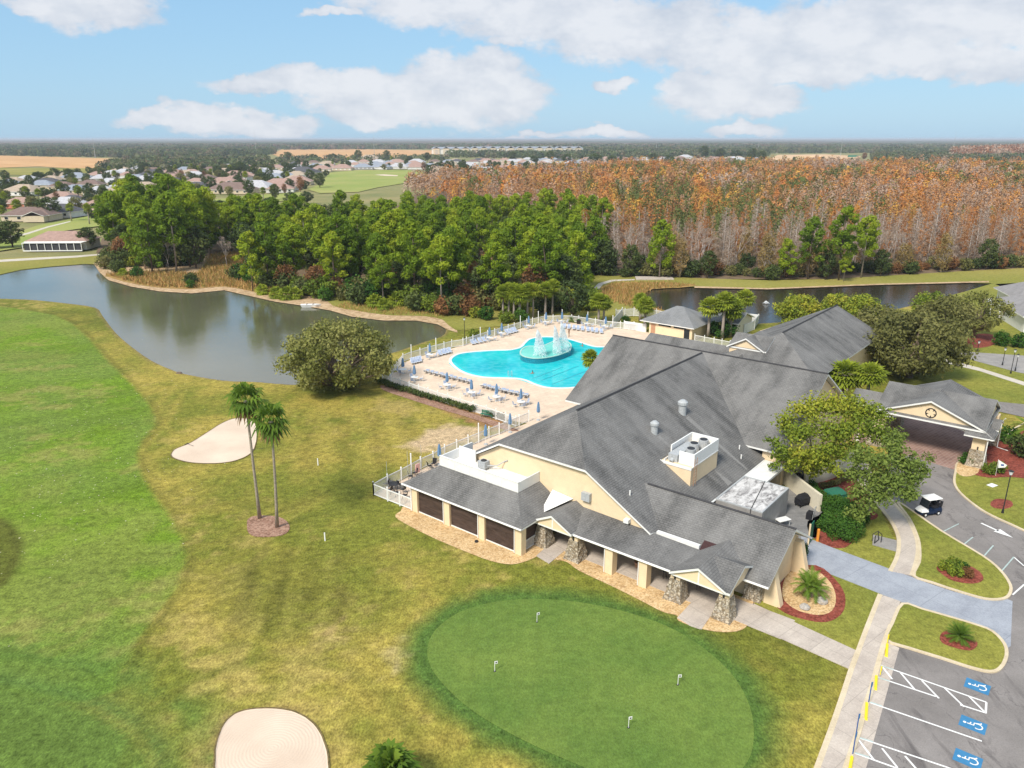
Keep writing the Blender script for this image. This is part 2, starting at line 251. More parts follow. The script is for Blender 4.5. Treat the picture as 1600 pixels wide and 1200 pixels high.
# ---------------------------------------------------------------- mesh helpers
class MB:
    def __init__(s): s.v = []; s.f = []; s.mi = []; s.cur = 0
    def poly(s, pts, mi=None):
        i = len(s.v); s.v += [tuple(p) for p in pts]; s.f.append(tuple(range(i, i + len(pts)))); s.mi.append(s.cur if mi is None else mi); return s
    def box(s, x0, y0, z0, x1, y1, z1, mi=None):
        return s.hexa([(x0, y0), (x1, y0), (x1, y1), (x0, y1)], z0, z1, mi)
    def hexa(s, pts, z0, z1, mi=None, top=None):
        i = len(s.v); n = len(pts); m = s.cur if mi is None else mi; tp = top or pts
        s.v += [(p[0], p[1], z0) for p in pts] + [(p[0], p[1], z1) for p in tp]
        s.f.append(tuple(i + k for k in reversed(range(n)))); s.mi.append(m)
        s.f.append(tuple(i + n + k for k in range(n))); s.mi.append(m)
        for k in range(n):
            q = (k + 1) % n; s.f.append((i + k, i + q, i + n + q, i + n + k)); s.mi.append(m)
        return s
    def cyl(s, x, y, z0, z1, r0, r1=None, n=10, mi=None):
        r1 = r0 if r1 is None else r1
        a = [(x + r0 * math.cos(2 * math.pi * k / n), y + r0 * math.sin(2 * math.pi * k / n)) for k in range(n)]
        b = [(x + r1 * math.cos(2 * math.pi * k / n), y + r1 * math.sin(2 * math.pi * k / n)) for k in range(n)]
        return s.hexa(a, z0, z1, mi, b)
    def tube(s, pts, r, n=6, mi=None):
        pts = [Vector(p) for p in pts]; rs = r if isinstance(r, (list, tuple)) else [r] * len(pts); i = len(s.v); m = s.cur if mi is None else mi
        for k, p in enumerate(pts):
            d = (pts[min(k + 1, len(pts) - 1)] - pts[max(k - 1, 0)]).normalized()
            u = d.cross(Vector((0, 0, 1)) if abs(d.z) < 0.9 else Vector((1, 0, 0))).normalized(); w = d.cross(u)
            for j in range(n):
                t = 2 * math.pi * j / n; s.v.append(tuple(p + (u * math.cos(t) + w * math.sin(t)) * rs[k]))
        for k in range(len(pts) - 1):
            for j in range(n):
                q = (j + 1) % n; s.f.append((i + k * n + j, i + k * n + q, i + (k + 1) * n + q, i + (k + 1) * n + j)); s.mi.append(m)
        s.f.append(tuple(i + j for j in reversed(range(n)))); s.mi.append(m)
        e = i + (len(pts) - 1) * n; s.f.append(tuple(e + j for j in range(n))); s.mi.append(m); return s
    def slab(s, pts, th=0.2, mt=0, ms=1):       # roof plane: shingle top, painted edge and soffit
        i = len(s.v); n = len(pts)
        # make the top face look up
        a = Vector(pts[1]) - Vector(pts[0]); b = Vector(pts[2]) - Vector(pts[1])
        if a.cross(b).z < 0: pts = list(reversed(pts))
        s.v += [tuple(p) for p in pts] + [(p[0], p[1], p[2] - th) for p in pts]
        s.f.append(tuple(i + k for k in range(n))); s.mi.append(mt)
        s.f.append(tuple(i + n + k for k in reversed(range(n)))); s.mi.append(ms)
        for k in range(n):
            q = (k + 1) % n; s.f.append((i + k, i + n + k, i + n + q, i + q)); s.mi.append(ms)
        return s
    def sphere(s, c, r, n=8, m=6, sz=1.0, mi=None):
        i = len(s.v); mm = s.cur if mi is None else mi
        for a in range(m + 1):
            ph = math.pi * a / m
            for b in range(n):
                t = 2 * math.pi * b / n; s.v.append((c[0] + r * math.sin(ph) * math.cos(t), c[1] + r * math.sin(ph) * math.sin(t), c[2] + r * sz * math.cos(ph)))
        for a in range(m):
            for b in range(n):
                q = (b + 1) % n; s.f.append((i + a * n + b, i + (a + 1) * n + b, i + (a + 1) * n + q, i + a * n + q)); s.mi.append(mm)
        return s
    def mesh(s, name, mats, smooth=False):
        me = bpy.data.meshes.new(name); me.from_pydata(s.v, [], s.f)
        for m in (mats if isinstance(mats, (list, tuple)) else [mats]): me.materials.append(MAT[m] if isinstance(m, str) else m)
        me.polygons.foreach_set('material_index', s.mi)
        if smooth: me.polygons.foreach_set('use_smooth', [True] * len(s.f))
        uvl = me.uv_layers.new(name='UVMap'); me.update()
        for p in me.polygons:
            nn = p.normal; hz = Vector((-nn.y, nn.x, 0))
            hz = hz.normalized() if hz.length > 0.05 else Vector((1, 0, 0)); up = nn.cross(hz)
            for li in p.loop_indices:
                co = me.vertices[me.loops[li].vertex_index].co; uvl.data[li].uv = (co.dot(hz), co.dot(up))
        return me
    def build(s, name, mats, parent=None, loc=None, rz=0.0, smooth=False):
        o = bpy.data.objects.new(name, s.mesh(name, mats, smooth)); C.objects.link(o)
        if parent is not None: o.parent = parent
        if loc is not None: o.location = loc
        if rz: o.rotation_euler = (0, 0, rz)
        return o
def tag(o, label=None, cat=None, group=None, kind=None):
    for k, v in (('label', label), ('category', cat), ('group', group), ('kind', kind)):
        if v: o[k] = v
    return o
def empty(name, loc=(0, 0, 0), rz=0.0, label=None, cat=None, group=None):
    o = bpy.data.objects.new(name, None); C.objects.link(o); o.empty_display_size = 0.3
    o.location = loc if len(loc) == 3 else (loc[0], loc[1], 0); o.rotation_euler = (0, 0, rz)
    return tag(o, label, cat, group)
def copy_tree(o, loc=None, rz=None, label=None, group=None, sc=None, parent=None, name=None):
    c = o.copy(); C.objects.link(c)
    if parent is not None: c.parent = parent
    if loc is not None: c.location = loc if len(loc) == 3 else (loc[0], loc[1], 0)
    if rz is not None: c.rotation_euler = (0, 0, rz)
    if sc is not None: c.scale = sc if isinstance(sc, tuple) else (sc, sc, sc)
    if label: c['label'] = label
    if group: c['group'] = group
    for ch in KIDS.get(o.name, o.children): copy_tree(ch, parent=c)
    return c
KIDS = {}
def npmesh(name, V, Fc, mat, tone=None, tint=None, smooth=False):
    me = bpy.data.meshes.new(name); V = np.asarray(V, np.float32); Fc = np.asarray(Fc, np.int32); n, k = Fc.shape
    me.vertices.add(len(V)); me.vertices.foreach_set('co', V.ravel())
    me.loops.add(n * k); me.loops.foreach_set('vertex_index', Fc.ravel())
    me.polygons.add(n); me.polygons.foreach_set('loop_start', np.arange(0, n * k, k, dtype=np.int32))
    if smooth: me.polygons.foreach_set('use_smooth', np.ones(n, bool))
    me.update(calc_edges=True)
    if tone is not None:
        a = me.attributes.new('tone', 'FLOAT', 'POINT'); a.data.foreach_set('value', np.asarray(tone, np.float32))
    if tint is not None:
        a = me.color_attributes.new('tint' if not smooth else 'turf', 'FLOAT_COLOR', 'POINT'); a.data.foreach_set('color', np.asarray(tint, np.float32).ravel())
    me.materials.append(MAT[mat]); return me
def sheet(name, pts, z, mat, kind='structure', thick=0.0, px=True, label=None):
    w = [G(*p) if px else p for p in pts]
    m = MB()
    if area(w) < 0: w = w[::-1]
    if thick: m.hexa(w, z - thick, z)
    else: m.poly([(x, y, z) for x, y in w])
    o = m.build(name, mat); tag(o, label, None, None, kind); return o
def area(w): return sum(w[i][0] * w[(i + 1) % len(w)][1] - w[(i + 1) % len(w)][0] * w[i][1] for i in range(len(w))) / 2
def smooth_poly(pts, n=4):                    # closed Catmull-Rom
    o = []; k = len(pts)
    for i in range(k):
        p0, p1, p2, p3 = (np.array(pts[(i + d) % k], float) for d in (-1, 0, 1, 2))
        for j in range(n):
            t = j / n; o.append(tuple(0.5 * ((2 * p1) + (-p0 + p2) * t + (2 * p0 - 5 * p1 + 4 * p2 - p3) * t * t + (-p0 + 3 * p1 - 3 * p2 + p3) * t ** 3)))
    return o
def smooth_line(pts, n=4):
    o = []; k = len(pts)
    for i in range(k - 1):
        p0, p1, p2, p3 = (np.array(pts[min(max(i + d, 0), k - 1)], float) for d in (-1, 0, 1, 2))
        for j in range(n):
            t = j / n; o.append(tuple(0.5 * ((2 * p1) + (-p0 + p2) * t + (2 * p0 - 5 * p1 + 4 * p2 - p3) * t * t + (-p0 + 3 * p1 - 3 * p2 + p3) * t ** 3)))
    o.append(tuple(pts[-1])); return o
def ribbon(name, wpts, width, z, mat, thick=0.0, closed=False, kind='structure', build=True, mb=None):
    m = mb or MB(); P = [Vector((p[0], p[1])) for p in wpts]; n = len(P); Ls, Rs = [], []
    for i, p in enumerate(P):
        a = P[(i - 1) % n] if (closed or i) else P[i]; b = P[(i + 1) % n] if (closed or i < n - 1) else P[i]
        d = (b - a); d = d.normalized() if d.length > 1e-6 else Vector((1, 0)); nn = Vector((-d.y, d.x)) * width / 2; Ls.append(p + nn); Rs.append(p - nn)
    for i in range(n if closed else n - 1):
        j = (i + 1) % n; q = [tuple(Rs[i]), tuple(Rs[j]), tuple(Ls[j]), tuple(Ls[i])]
        if thick: m.hexa(q, z - thick, z)
        else: m.poly([(x, y, z) for x, y in q])
    if not build: return m
    o = m.build(name, mat); tag(o, kind=kind); return o
# ---------------------------------------------------------------- render settings, camera, light
sc = bpy.context.scene
sc.view_settings.view_transform = 'Standard'; sc.view_settings.look = 'None'; sc.view_settings.exposure = EXPO; sc.view_settings.gamma = 1.0
sc.render.engine = 'CYCLES'
cy = sc.cycles; cy.max_bounces = 5; cy.diffuse_bounces = 2; cy.glossy_bounces = 2; cy.transmission_bounces = 2; cy.transparent_max_bounces = 4; cy.volume_bounces = 0
cy.use_denoising = True; cy.caustics_reflective = False; cy.caustics_refractive = False; cy.sample_clamp_indirect = 4.0
cam = bpy.data.cameras.new('camera'); co = bpy.data.objects.new('camera', cam); C.objects.link(co); sc.camera = co
cam.sensor_width = 36.0; cam.lens = 36.0 * F_PX / 1600.0; cam.clip_start = 0.5; cam.clip_end = 80000
co.location = (0, 0, CAM_H); co.rotation_euler = (math.pi / 2 - PITCH, 0, 0)
SUN_EL, SUN_AZ = R(47), R(215)              # azimuth from +Y clockwise: behind the camera to the left
sd = Vector((math.sin(SUN_AZ) * math.cos(SUN_EL), math.cos(SUN_AZ) * math.cos(SUN_EL), math.sin(SUN_EL)))
sl = bpy.data.lights.new('sun', 'SUN'); sl.energy = SUN_E; sl.angle = R(14); sl.color = (1.0, 0.93, 0.82)
so = bpy.data.objects.new('sun', sl); C.objects.link(so); so.rotation_euler = sd.to_track_quat('Z', 'Y').to_euler()
wd = bpy.data.worlds.new('World'); sc.world = wd; wd.use_nodes = True; wt = wd.node_tree; bg = wt.nodes['Background']
class WN(NT):
    def __init__(s, t): s.t = t; s.L = t.links
w = WN(wt)
sky = w.n('ShaderNodeTexSky', sky_type='NISHITA'); sky.sun_disc = False; sky.sun_elevation = SUN_EL; sky.sun_rotation = SUN_AZ
sky.air_density = 1.0; sky.dust_density = 0.6; sky.ozone_density = 1.5
K = SKY_K
skyc = w.n('ShaderNodeVectorMath', operation='SCALE'); skyc.inputs['Scale'].default_value = 1.0; w.l(sky.outputs[0], skyc.inputs[0])
gen = w.n('ShaderNodeTexCoord').outputs['Generated']
nrm = w.n('ShaderNodeVectorMath', operation='NORMALIZE'); w.l(gen, nrm.inputs[0])
sx = w.n('ShaderNodeSeparateXYZ'); w.l(nrm.outputs[0], sx.inputs[0])
az = w.math('ARCTAN2', sx.outputs[0], sx.outputs[1]); el = w.math('ARCSINE', sx.outputs[2])
cmb = w.n('ShaderNodeCombineXYZ'); w.l(az, cmb.inputs[0]); w.l(el, cmb.inputs[1])
def dirof(x, y):
    v = y - 600.0; d = Vector((x - 800.0, F_PX * CP - v * SP, -(F_PX * SP + v * CP))).normalized(); return math.atan2(d.x, d.y), math.asin(d.z)
nz = w.n('ShaderNodeTexNoise', i_Scale=16.0, i_Detail=7.0, i_Roughness=0.62); w.l(w.scale(cmb.outputs[0], 1, 1.5, 1), nz.inputs['Vector'])
nb = w.n('ShaderNodeVectorMath', operation='SUBTRACT'); nb.inputs[1].default_value = (0.5, 0.5, 0.5); w.l(nz.outputs['Color'], nb.inputs[0])
nb2 = w.n('ShaderNodeVectorMath', operation='SCALE'); nb2.inputs['Scale'].default_value = 0.05; w.l(nb.outputs[0], nb2.inputs[0])
pv = w.n('ShaderNodeVectorMath', operation='ADD'); w.l(cmb.outputs[0], pv.inputs[0]); w.l(nb2.outputs[0], pv.inputs[1])
CL = [(735,150,105,40),(695,118,52,32),(765,118,52,32),(808,150,42,30),(640,158,75,30),(560,142,80,28),(480,124,75,18),(395,130,60,12),(600,170,90,22),
 (330,186,66,20),(400,196,85,16),(265,186,62,10),(140,8,75,26),(60,6,40,10),(700,0,150,26),(870,22,160,32),(1010,48,150,36),(1150,72,140,36),(1280,98,110,26),(1330,45,120,36),(1450,22,110,24),(1570,22,90,34),(1420,62,80,20),
 (1545,98,58,22),(1450,92,70,16),(1130,152,85,26),(1080,136,52,18),(1190,158,58,20),(1150,126,40,14),(962,132,32,9),(790,64,26,12),(1165,206,50,10),(940,208,60,8),(830,212,48,5),(520,20,40,6)]
dens = None
for (x, y, rx, ry) in CL:
    a, e = dirof(x, y); ra = rx * 1.22 / 1230.0; re = ry * 1.3 / 1230.0
    s1 = w.n('ShaderNodeVectorMath', operation='SUBTRACT'); w.l(pv.outputs[0], s1.inputs[0]); s1.inputs[1].default_value = (a, e, 0)
    m1 = w.n('ShaderNodeVectorMath', operation='MULTIPLY'); w.l(s1.outputs[0], m1.inputs[0]); m1.inputs[1].default_value = (1 / ra, 1 / re, 0)
    l1 = w.n('ShaderNodeVectorMath', operation='DOT_PRODUCT'); w.l(m1.outputs[0], l1.inputs[0]); w.l(m1.outputs[0], l1.inputs[1])
    g = w.math('MULTIPLY_ADD', l1.outputs['Value'], -1.0, 1.0)
    dens = g if dens is None else w.math('SMOOTH_MAX', dens, g, 0.25)
for (a, e, ra, re) in ((-.72, .35, .55, .165), (-.30, .42, .34, .15), (-.15, .58, .5, .12), (-1.2, .34, .4, .16)):      # unseen bright cloud bank, added out of frame so the lake reflects pale
    s1 = w.n('ShaderNodeVectorMath', operation='SUBTRACT'); w.l(pv.outputs[0], s1.inputs[0]); s1.inputs[1].default_value = (a, e, 0)
    m1 = w.n('ShaderNodeVectorMath', operation='MULTIPLY'); w.l(s1.outputs[0], m1.inputs[0]); m1.inputs[1].default_value = (1 / ra, 1 / re, 0)
    l1 = w.n('ShaderNodeVectorMath', operation='DOT_PRODUCT'); w.l(m1.outputs[0], l1.inputs[0]); w.l(m1.outputs[0], l1.inputs[1])
    dens = w.math('SMOOTH_MAX', dens, w.math('MULTIPLY_ADD', l1.outputs['Value'], -3.5, 3.5), 0.25)
# scattered cloud for the part of the sky that lies above and behind the picture
nz3 = w.n('ShaderNodeTexNoise', i_Scale=2.2, i_Detail=6.0, i_Roughness=0.55); w.l(nrm.outputs[0], nz3.inputs['Vector'])
oth = w.math('MULTIPLY_ADD', nz3.outputs['Fac'], 5.0, -2.2)
hi_ = w.n('ShaderNodeMapRange'); hi_.inputs[1].default_value = 0.20; hi_.inputs[2].default_value = 0.34; w.l(el, hi_.inputs[0])
bk = w.n('ShaderNodeMapRange'); bk.inputs[1].default_value = 0.75; bk.inputs[2].default_value = 1.0; w.l(w.math('ABSOLUTE', az), bk.inputs[0])
oth = w.math('MULTIPLY_ADD', w.math('MAXIMUM', hi_.outputs[0], bk.outputs[0]), w.math('ADD', oth, 4.0), -4.0)
dens = w.math('MAXIMUM', dens, oth)
nf = w.noise(w.scale(cmb.outputs[0], 1, 1.6, 1), 34.0, 6, 0.6)
d2 = w.math('ADD', dens, w.math('MULTIPLY_ADD', nf, 1.5, -0.75))
al = w.n('ShaderNodeMapRange', interpolation_type='SMOOTHSTEP'); al.inputs[1].default_value = -0.12; al.inputs[2].default_value = 0.55; w.l(d2, al.inputs[0])
nc = w.noise(w.scale(cmb.outputs[0], 1, 2.0, 1), 13.0, 6, 0.6)
ccol = w.ramp(w.math('ADD', w.math('MULTIPLY', nc, .7), w.math('MULTIPLY', d2, .16)), [(0.28, (CLD[0] * 0.70, CLD[1] * 0.75, CLD[2] * 0.82)), (0.54, CLD)])
tw = w.mix(SKY_MIX, skyc.outputs[0], tuple(v / K for v in SKY_BLUE))        # clear winter blue, even down to the horizon
hz = w.n('ShaderNodeMapRange'); hz.inputs[1].default_value = 0.30; hz.inputs[2].default_value = 0.0; w.l(el, hz.inputs[0])
tw = w.mix(w.math('MULTIPLY', hz.outputs[0], 0.35), tw, tuple(v / K for v in SKY_LOW))
fin = w.mix(w.math('MULTIPLY', al.outputs[0], 0.90), tw, w.mix(1.0, ccol, (1 / K, 1 / K, 1 / K), 'MULTIPLY'))
w.l(fin, bg.inputs[0]); bg.inputs[1].default_value = K
wd.cycles.sampling_method = 'MANUAL'; wd.cycles.sample_map_resolution = 512
if HAZE:
    hm = bpy.data.materials.new('haze_air'); hm.use_nodes = True; ht = hm.node_tree
    ht.nodes.remove(ht.nodes['Principled BSDF']); pvn = ht.nodes.new('ShaderNodeVolumePrincipled')
    pvn.inputs['Color'].default_value = (0.80, 0.88, 1.0, 1); pvn.inputs['Density'].default_value = HAZE; pvn.inputs['Anisotropy'].default_value = 0.0
    ht.links.new(pvn.outputs[0], ht.nodes['Material Output'].inputs['Volume']); MAT['haze_air'] = hm
    h = MB().box(-26000, -300, -8, 26000, 40000, 44).build('haze', 'haze_air'); tag(h, kind='stuff'); hm.cycles.homogeneous_volume = True if hasattr(hm.cycles, 'homogeneous_volume') else True
# ---------------------------------------------------------------- ground
b = 25000
o = MB().poly([(-b, -300, -0.35), (b, -300, -0.35), (b, 38000, -0.35), (-b, 38000, -0.35)]).build('ground', 'far_turf'); tag(o, kind='structure')
# near lawn, one fine grid whose grass kinds are laid out from the mowing plan
FAIR = [(-160,470),(-60,474),(0,478),(40,484),(85,492),(112,505),(140,530),(165,560),(190,585),(215,610),(235,635),(244,655),(236,672),(220,690),(214,712),(222,742),(245,780),(270,812),(286,845),(289,880),(275,920),(245,960),(215,1000),(196,1035),(180,1080),(120,1100),(40,1090),(0,1085),(-200,1080)]
GRN2 = [(-120,1070),(0,1075),(80,1092),(150,1115),(200,1145),(228,1180),(235,1230),(-100,1260)]
KNOLL = [(-60,800),(0,812),(20,828),(29,850),(26,875),(12,900),(0,915),(-60,930)]
PUTT = [(668,1012),(680,985),(715,958),(765,942),(820,936),(880,938),(945,948),(1010,966),(1065,990),(1115,1025),(1150,1062),(1172,1105),(1178,1150),(1168,1190),(1130,1225),(1060,1240),(980,1228),(910,1198),(850,1172),(790,1142),(735,1108),(695,1072),(672,1040)]
DARKR = [(330,1010),(400,940),(520,930),(560,880),(420,860),(380,920),(350,960)]
def worldp(pts): return np.array([G(*p) for p in pts])
def sdf(X, Y, poly):                      # signed distance, negative inside
    d = np.full(X.shape, 1e9); ins = np.zeros(X.shape, bool); n = len(poly)
    for i in range(n):
        ax, ay = poly[i]; bx, by = poly[(i + 1) % n]; ex, ey = bx - ax, by - ay
        t = np.clip(((X - ax) * ex + (Y - ay) * ey) / (ex * ex + ey * ey + 1e-12), 0, 1)
        d = np.minimum(d, (X - ax - t * ex) ** 2 + (Y - ay - t * ey) ** 2)
        c = ((ay > Y) != (by > Y)) & (X < (bx - ax) * (Y - ay) / (by - ay + 1e-12) + ax); ins ^= c
    d = np.sqrt(d); return np.where(ins, -d, d)
def vnoise(X, Y, s, seed, octv=4):
    o = np.zeros(X.shape); amp = 1.0; tot = 0
    for k in range(octv):
        r = np.random.default_rng(seed + k); T = r.random((256, 256)); x = X / s + 1000.3; y = Y / s + 1000.7
        xi = np.floor(x).astype(int); yi = np.floor(y).astype(int); fx = x - xi; fy = y - yi; fx = fx * fx * (3 - 2 * fx); fy = fy * fy * (3 - 2 * fy)
        g = lambda i, j: T[(xi + i) % 256, (yi + j) % 256]
        o += amp * ((g(0, 0) * (1 - fx) + g(1, 0) * fx) * (1 - fy) + (g(0, 1) * (1 - fx) + g(1, 1) * fx) * fy); tot += amp; amp *= 0.55; s *= 0.48
    return o / tot
ST = 0.42; xs = np.arange(-128, 150, ST); ys1 = np.arange(24, 190, ST); X, Y = np.meshgrid(xs, ys1); nY, nX = X.shape
def lerp(a, b, m): return a + (np.array(b)[None, None, :] - a) * m[..., None]
sm = lambda d, w_: np.clip(0.5 - d / w_, 0, 1)
st01 = lambda v, a, b_: np.clip((v - a) / (b_ - a), 0, 1)
n1 = vnoise(X, Y, 9, 1); n2 = vnoise(X, Y, 3.2, 11); n3 = vnoise(X, Y, 26, 21, 3); n4 = vnoise(X, Y, 1.4, 31, 3); n5 = vnoise(X, Y, 15, 41)
col = np.zeros(X.shape + (3,)); col[:] = LAWN_G
col = lerp(col, LAWN_Y, st01(n1 * 0.6 + n2 * 0.4, 0.40, 0.64)); col = lerp(col, LAWN_B, 0.85 * st01(n3 * 0.5 + n2 * 0.3 + n4 * 0.2, 0.50, 0.68))
col = lerp(col, LAWN_T, 0.6 * st01(n5 * 0.5 + n4 * 0.5, 0.56, 0.70))
# mowing stripes across the rough below the palms
str1 = 0.5 + 0.5 * np.sin((X * 0.985 + Y * 0.17) * 2 * np.pi / 2.6); area1 = sm(sdf(X, Y, worldp([(345,900),(380,860),(560,850),(590,930),(540,1000),(380,1000)])), 5)
col = lerp(col, LAWN_G, .55 * area1); col = lerp(col, LAWN_B, .28 * area1 * st01(n1, .35, .6)); col *= (1 - 0.36 * str1 * area1 * st01(n2 * .6 + n4 * .4, 0.35, 0.6))[..., None]
str2 = 0.5 + 0.5 * np.sin((X * 0.97 + Y * 0.24) * 2 * np.pi / 4.2); area2 = sm(sdf(X, Y, worldp([(430,660),(560,640),(740,660),(620,760),(600,840),(450,820)])), 6)
col *= (1 - 0.20 * str2 * area2 * st01(n1, .3, .6))[..., None]
hf = np.random.default_rng(9).random(X.shape); col *= (.90 + .20 * hf)[..., None]
# faint cart tracks
for pts in ([(288,700),(240,640),(275,600),(330,590)],[(245,930),(300,955),(370,990),(440,1010),(520,985)],[(210,720),(232,690),(262,655),(285,615)]):
    q = worldp(pts); d = np.full(X.shape, 1e9)
    for i in range(len(q) - 1):
        ax, ay = q[i]; bx, by = q[i + 1]; ex, ey = bx - ax, by - ay; t = np.clip(((X - ax) * ex + (Y - ay) * ey) / (ex * ex + ey * ey), 0, 1); d = np.minimum(d, np.hypot(X - ax - t * ex, Y - ay - t * ey))
    col = lerp(col, LAWN_Y, 0.55 * np.clip(1 - np.abs(d) / 0.8, 0, 1))
fd = sdf(X, Y, worldp(FAIR)); m = sm(fd + (n4 - 0.5) * 0.35, 0.5)
fw = np.zeros_like(col); fw[:] = FAIR_A; fw = lerp(fw, FAIR_B, st01(n1 * 0.5 + n5 * 0.5, 0.42, 0.62)); fw = lerp(fw, FAIR_C, 0.7 * st01(n3 * 0.6 + n2 * 0.4, 0.52, 0.66))
ca_, sa_ = math.cos(R(38)), math.sin(R(38)); sk1 = vnoise((X * ca_ + Y * sa_) * .22, (-X * sa_ + Y * ca_), 2.2, 111, 4); sk2 = vnoise((X * ca_ + Y * sa_) * .12, (-X * sa_ + Y * ca_), 5.0, 121, 3)
fw *= (0.84 + .30 * sk1 + .22 * (sk2 - .4))[..., None]
band = 0.5 + 0.5 * np.sin((-X * sa_ + Y * ca_) * 2 * np.pi / 5.2 + 2 * (n3 - .5)); fw *= (1 - .05 * (band > .5))[..., None]
fw = lerp(fw, FAIR_T, 0.55 * st01(vnoise(X * 0.5, Y, 6, 71) * 0.7 + n4 * 0.3, 0.60, 0.70))
col = col * (1 - m[..., None]) + fw * m[..., None]
col = lerp(col, (0.10, 0.10, 0.018), 0.6 * np.clip(1 - np.abs(fd - 0.5) / 0.6, 0, 1) * st01(n2, 0.25, 0.5))
kd = sdf(X, Y, worldp(KNOLL)); col = lerp(col, LAWN_B, sm(kd, 0.8)); col = lerp(col, (0.07, 0.07, 0.015), 0.8 * np.clip(1 - np.abs(kd) / 0.7, 0, 1))
gd = sdf(X, Y, worldp(GRN2)); col = lerp(col, (0.085, 0.15, 0.035), 0.85 * np.clip(1 - np.abs(gd - 0.8) / 1.6, 0, 1)); gn = np.zeros_like(col); gn[:] = (0.105, 0.165, 0.032); gn *= (.8 + .4 * n2)[..., None]; col = lerp(col, gn, sm(gd, 0.6))
col = lerp(col, (0.09, 0.16, 0.03), 0.8 * np.clip(1 - np.abs(gd - 3.5) / 3.0, 0, 1) * st01(n2, 0.3, 0.5))
pd = sdf(X, Y, worldp(PUTT)); col = lerp(col, (0.078, 0.14, 0.028), np.clip(1 - (pd + (n2 - 0.5) * 1.5 - 0.5) / 1.9, 0, 1) ** 0.8)
col = lerp(col, (0.12, 0.17, 0.035), 0.0 * n1)
# bare and sandy patches
for pts, c_, a_ in (([(636,697),(660,680),(690,664),(720,665),(755,672),(740,690),(700,700),(655,705)], (0.52, 0.38, 0.24), 0.85),
                    ([(500,980),(520,976),(531,988),(522,1001),(505,998)], (0.42, 0.30, 0.13), 0.8), ([(613,1020),(622,1005),(628,1025),(618,1045),(612,1040)], (0.50, 0.40, 0.24), 0.6),
                    ([(690,640),(740,650),(790,662),(770,672),(720,655)], (0.34, 0.17, 0.09), 0.75), ([(640,603),(690,618),(740,636),(800,660),(770,663),(700,640),(640,612)], (0.30, 0.16, 0.08), 0.8),
                    ([(590,622),(650,630),(640,650),(580,640)], (0.42, 0.30, 0.12), 0.4), ([(405,1110),(440,1104),(480,1112),(500,1130),(515,1170),(530,1230),(320,1230),(335,1150),(360,1118)], (0.33, 0.22, 0.10), 0.5)):
    d = sdf(X, Y, worldp(pts)); nn = vnoise(X, Y, 1.3, 91 + len(pts)); col = lerp(col, c_, a_ * sm(d + (nn - 0.5) * 3.5, 1.6))
# tiny pale leaves and divots on the fairway
B2P = worldp([(337,1205),(337,1172),(347,1138),(367,1116),(400,1108),(440,1108),(470,1117),(495,1137),(508,1165),(513,1200),(505,1235),(345,1235)]); b2 = sdf(X, Y, B2P)
for c_, w_, a_ in ((5.2, 1.1, .45), (3.0, .6, .25), (7.6, .8, .25)): col = lerp(col, LAWN_B, a_ * np.clip(1 - np.abs(b2 + (n1 - .5) * 1.5 - c_) / w_, 0, 1) * (X > -24))
col = lerp(col, LAWN_T, .35 * np.clip(1 - np.abs(b2 - 1.2) / 1.0, 0, 1) * st01(n2, .3, .6))
LAKE = [(-190,436),(-120,431),(-60,429),(0,427),(33,420),(80,415),(132,411),(150,412),(156,425),(170,437),(205,447),(250,454),(300,457),(350,452),(390,461),(430,470),(475,476),(515,483),(550,493),(600,499),(650,499),(682,505),(697,514),(690,525),(665,533),(625,547),(600,556),(585,575),(560,592),(520,600),(450,600),(400,596),(350,594),(290,584),(265,576),(235,562),(205,541),(180,519),(160,493),(148,480),(100,473),(50,468),(0,466),(-60,463),(-190,460)]
POND = [(1003,461),(1012,453),(1045,450),(1085,449.5),(1140,451),(1200,452),(1290,449.5),(1375,445),(1470,442),(1545,441),(1552,444),(1500,457),(1462,467),(1420,478),(1370,488),(1320,493),(1250,500),(1180,505),(1120,500),(1070,490),(1030,482),(1017,475)]
LAKE = smooth_poly(LAKE, 3); POND = smooth_poly(POND, 3)
lw, pw = worldp(LAKE), worldp(POND); ld = np.minimum(sdf(X, Y, lw), sdf(X, Y, pw))
near = (X > lw[:, 0].min() - 9)
col = lerp(col, (0.24, 0.17, 0.08), 0.75 * np.clip(1 - np.abs(ld + (n2 - 0.5) * 1.2) / 0.75, 0, 1))
ZG = -0.02 - 0.9 * np.clip(-ld / 2.5, 0, 1) ** 1.0 - 0.05 * np.clip(1 - ld / 2.0, 0, 1)
E_ = (X < -122) | (X > 145) | (Y > 185)
ZG = np.where(E_, np.minimum(ZG, -0.05), ZG)
V_ = np.stack([X, Y, ZG], -1).reshape(-1, 3)
idx = np.arange(nX * nY).reshape(nY, nX); Fq = np.stack([idx[:-1, :-1], idx[:-1, 1:], idx[1:, 1:], idx[1:, :-1]], -1).reshape(-1, 4)
rgba = np.concatenate([col.reshape(-1, 3), np.ones((nX * nY, 1))], 1)
me = npmesh('near_lawn', V_, Fq, 'lawn_turf', tint=rgba, smooth=True)
lawn = bpy.data.objects.new('lawn_ground', me); C.objects.link(lawn); tag(lawn, kind='structure')
def pix_sheet(name, pts, z, mat, n=3, sm_=True, **k): return sheet(name, smooth_poly(pts, n) if sm_ else pts, z, mat, **k)
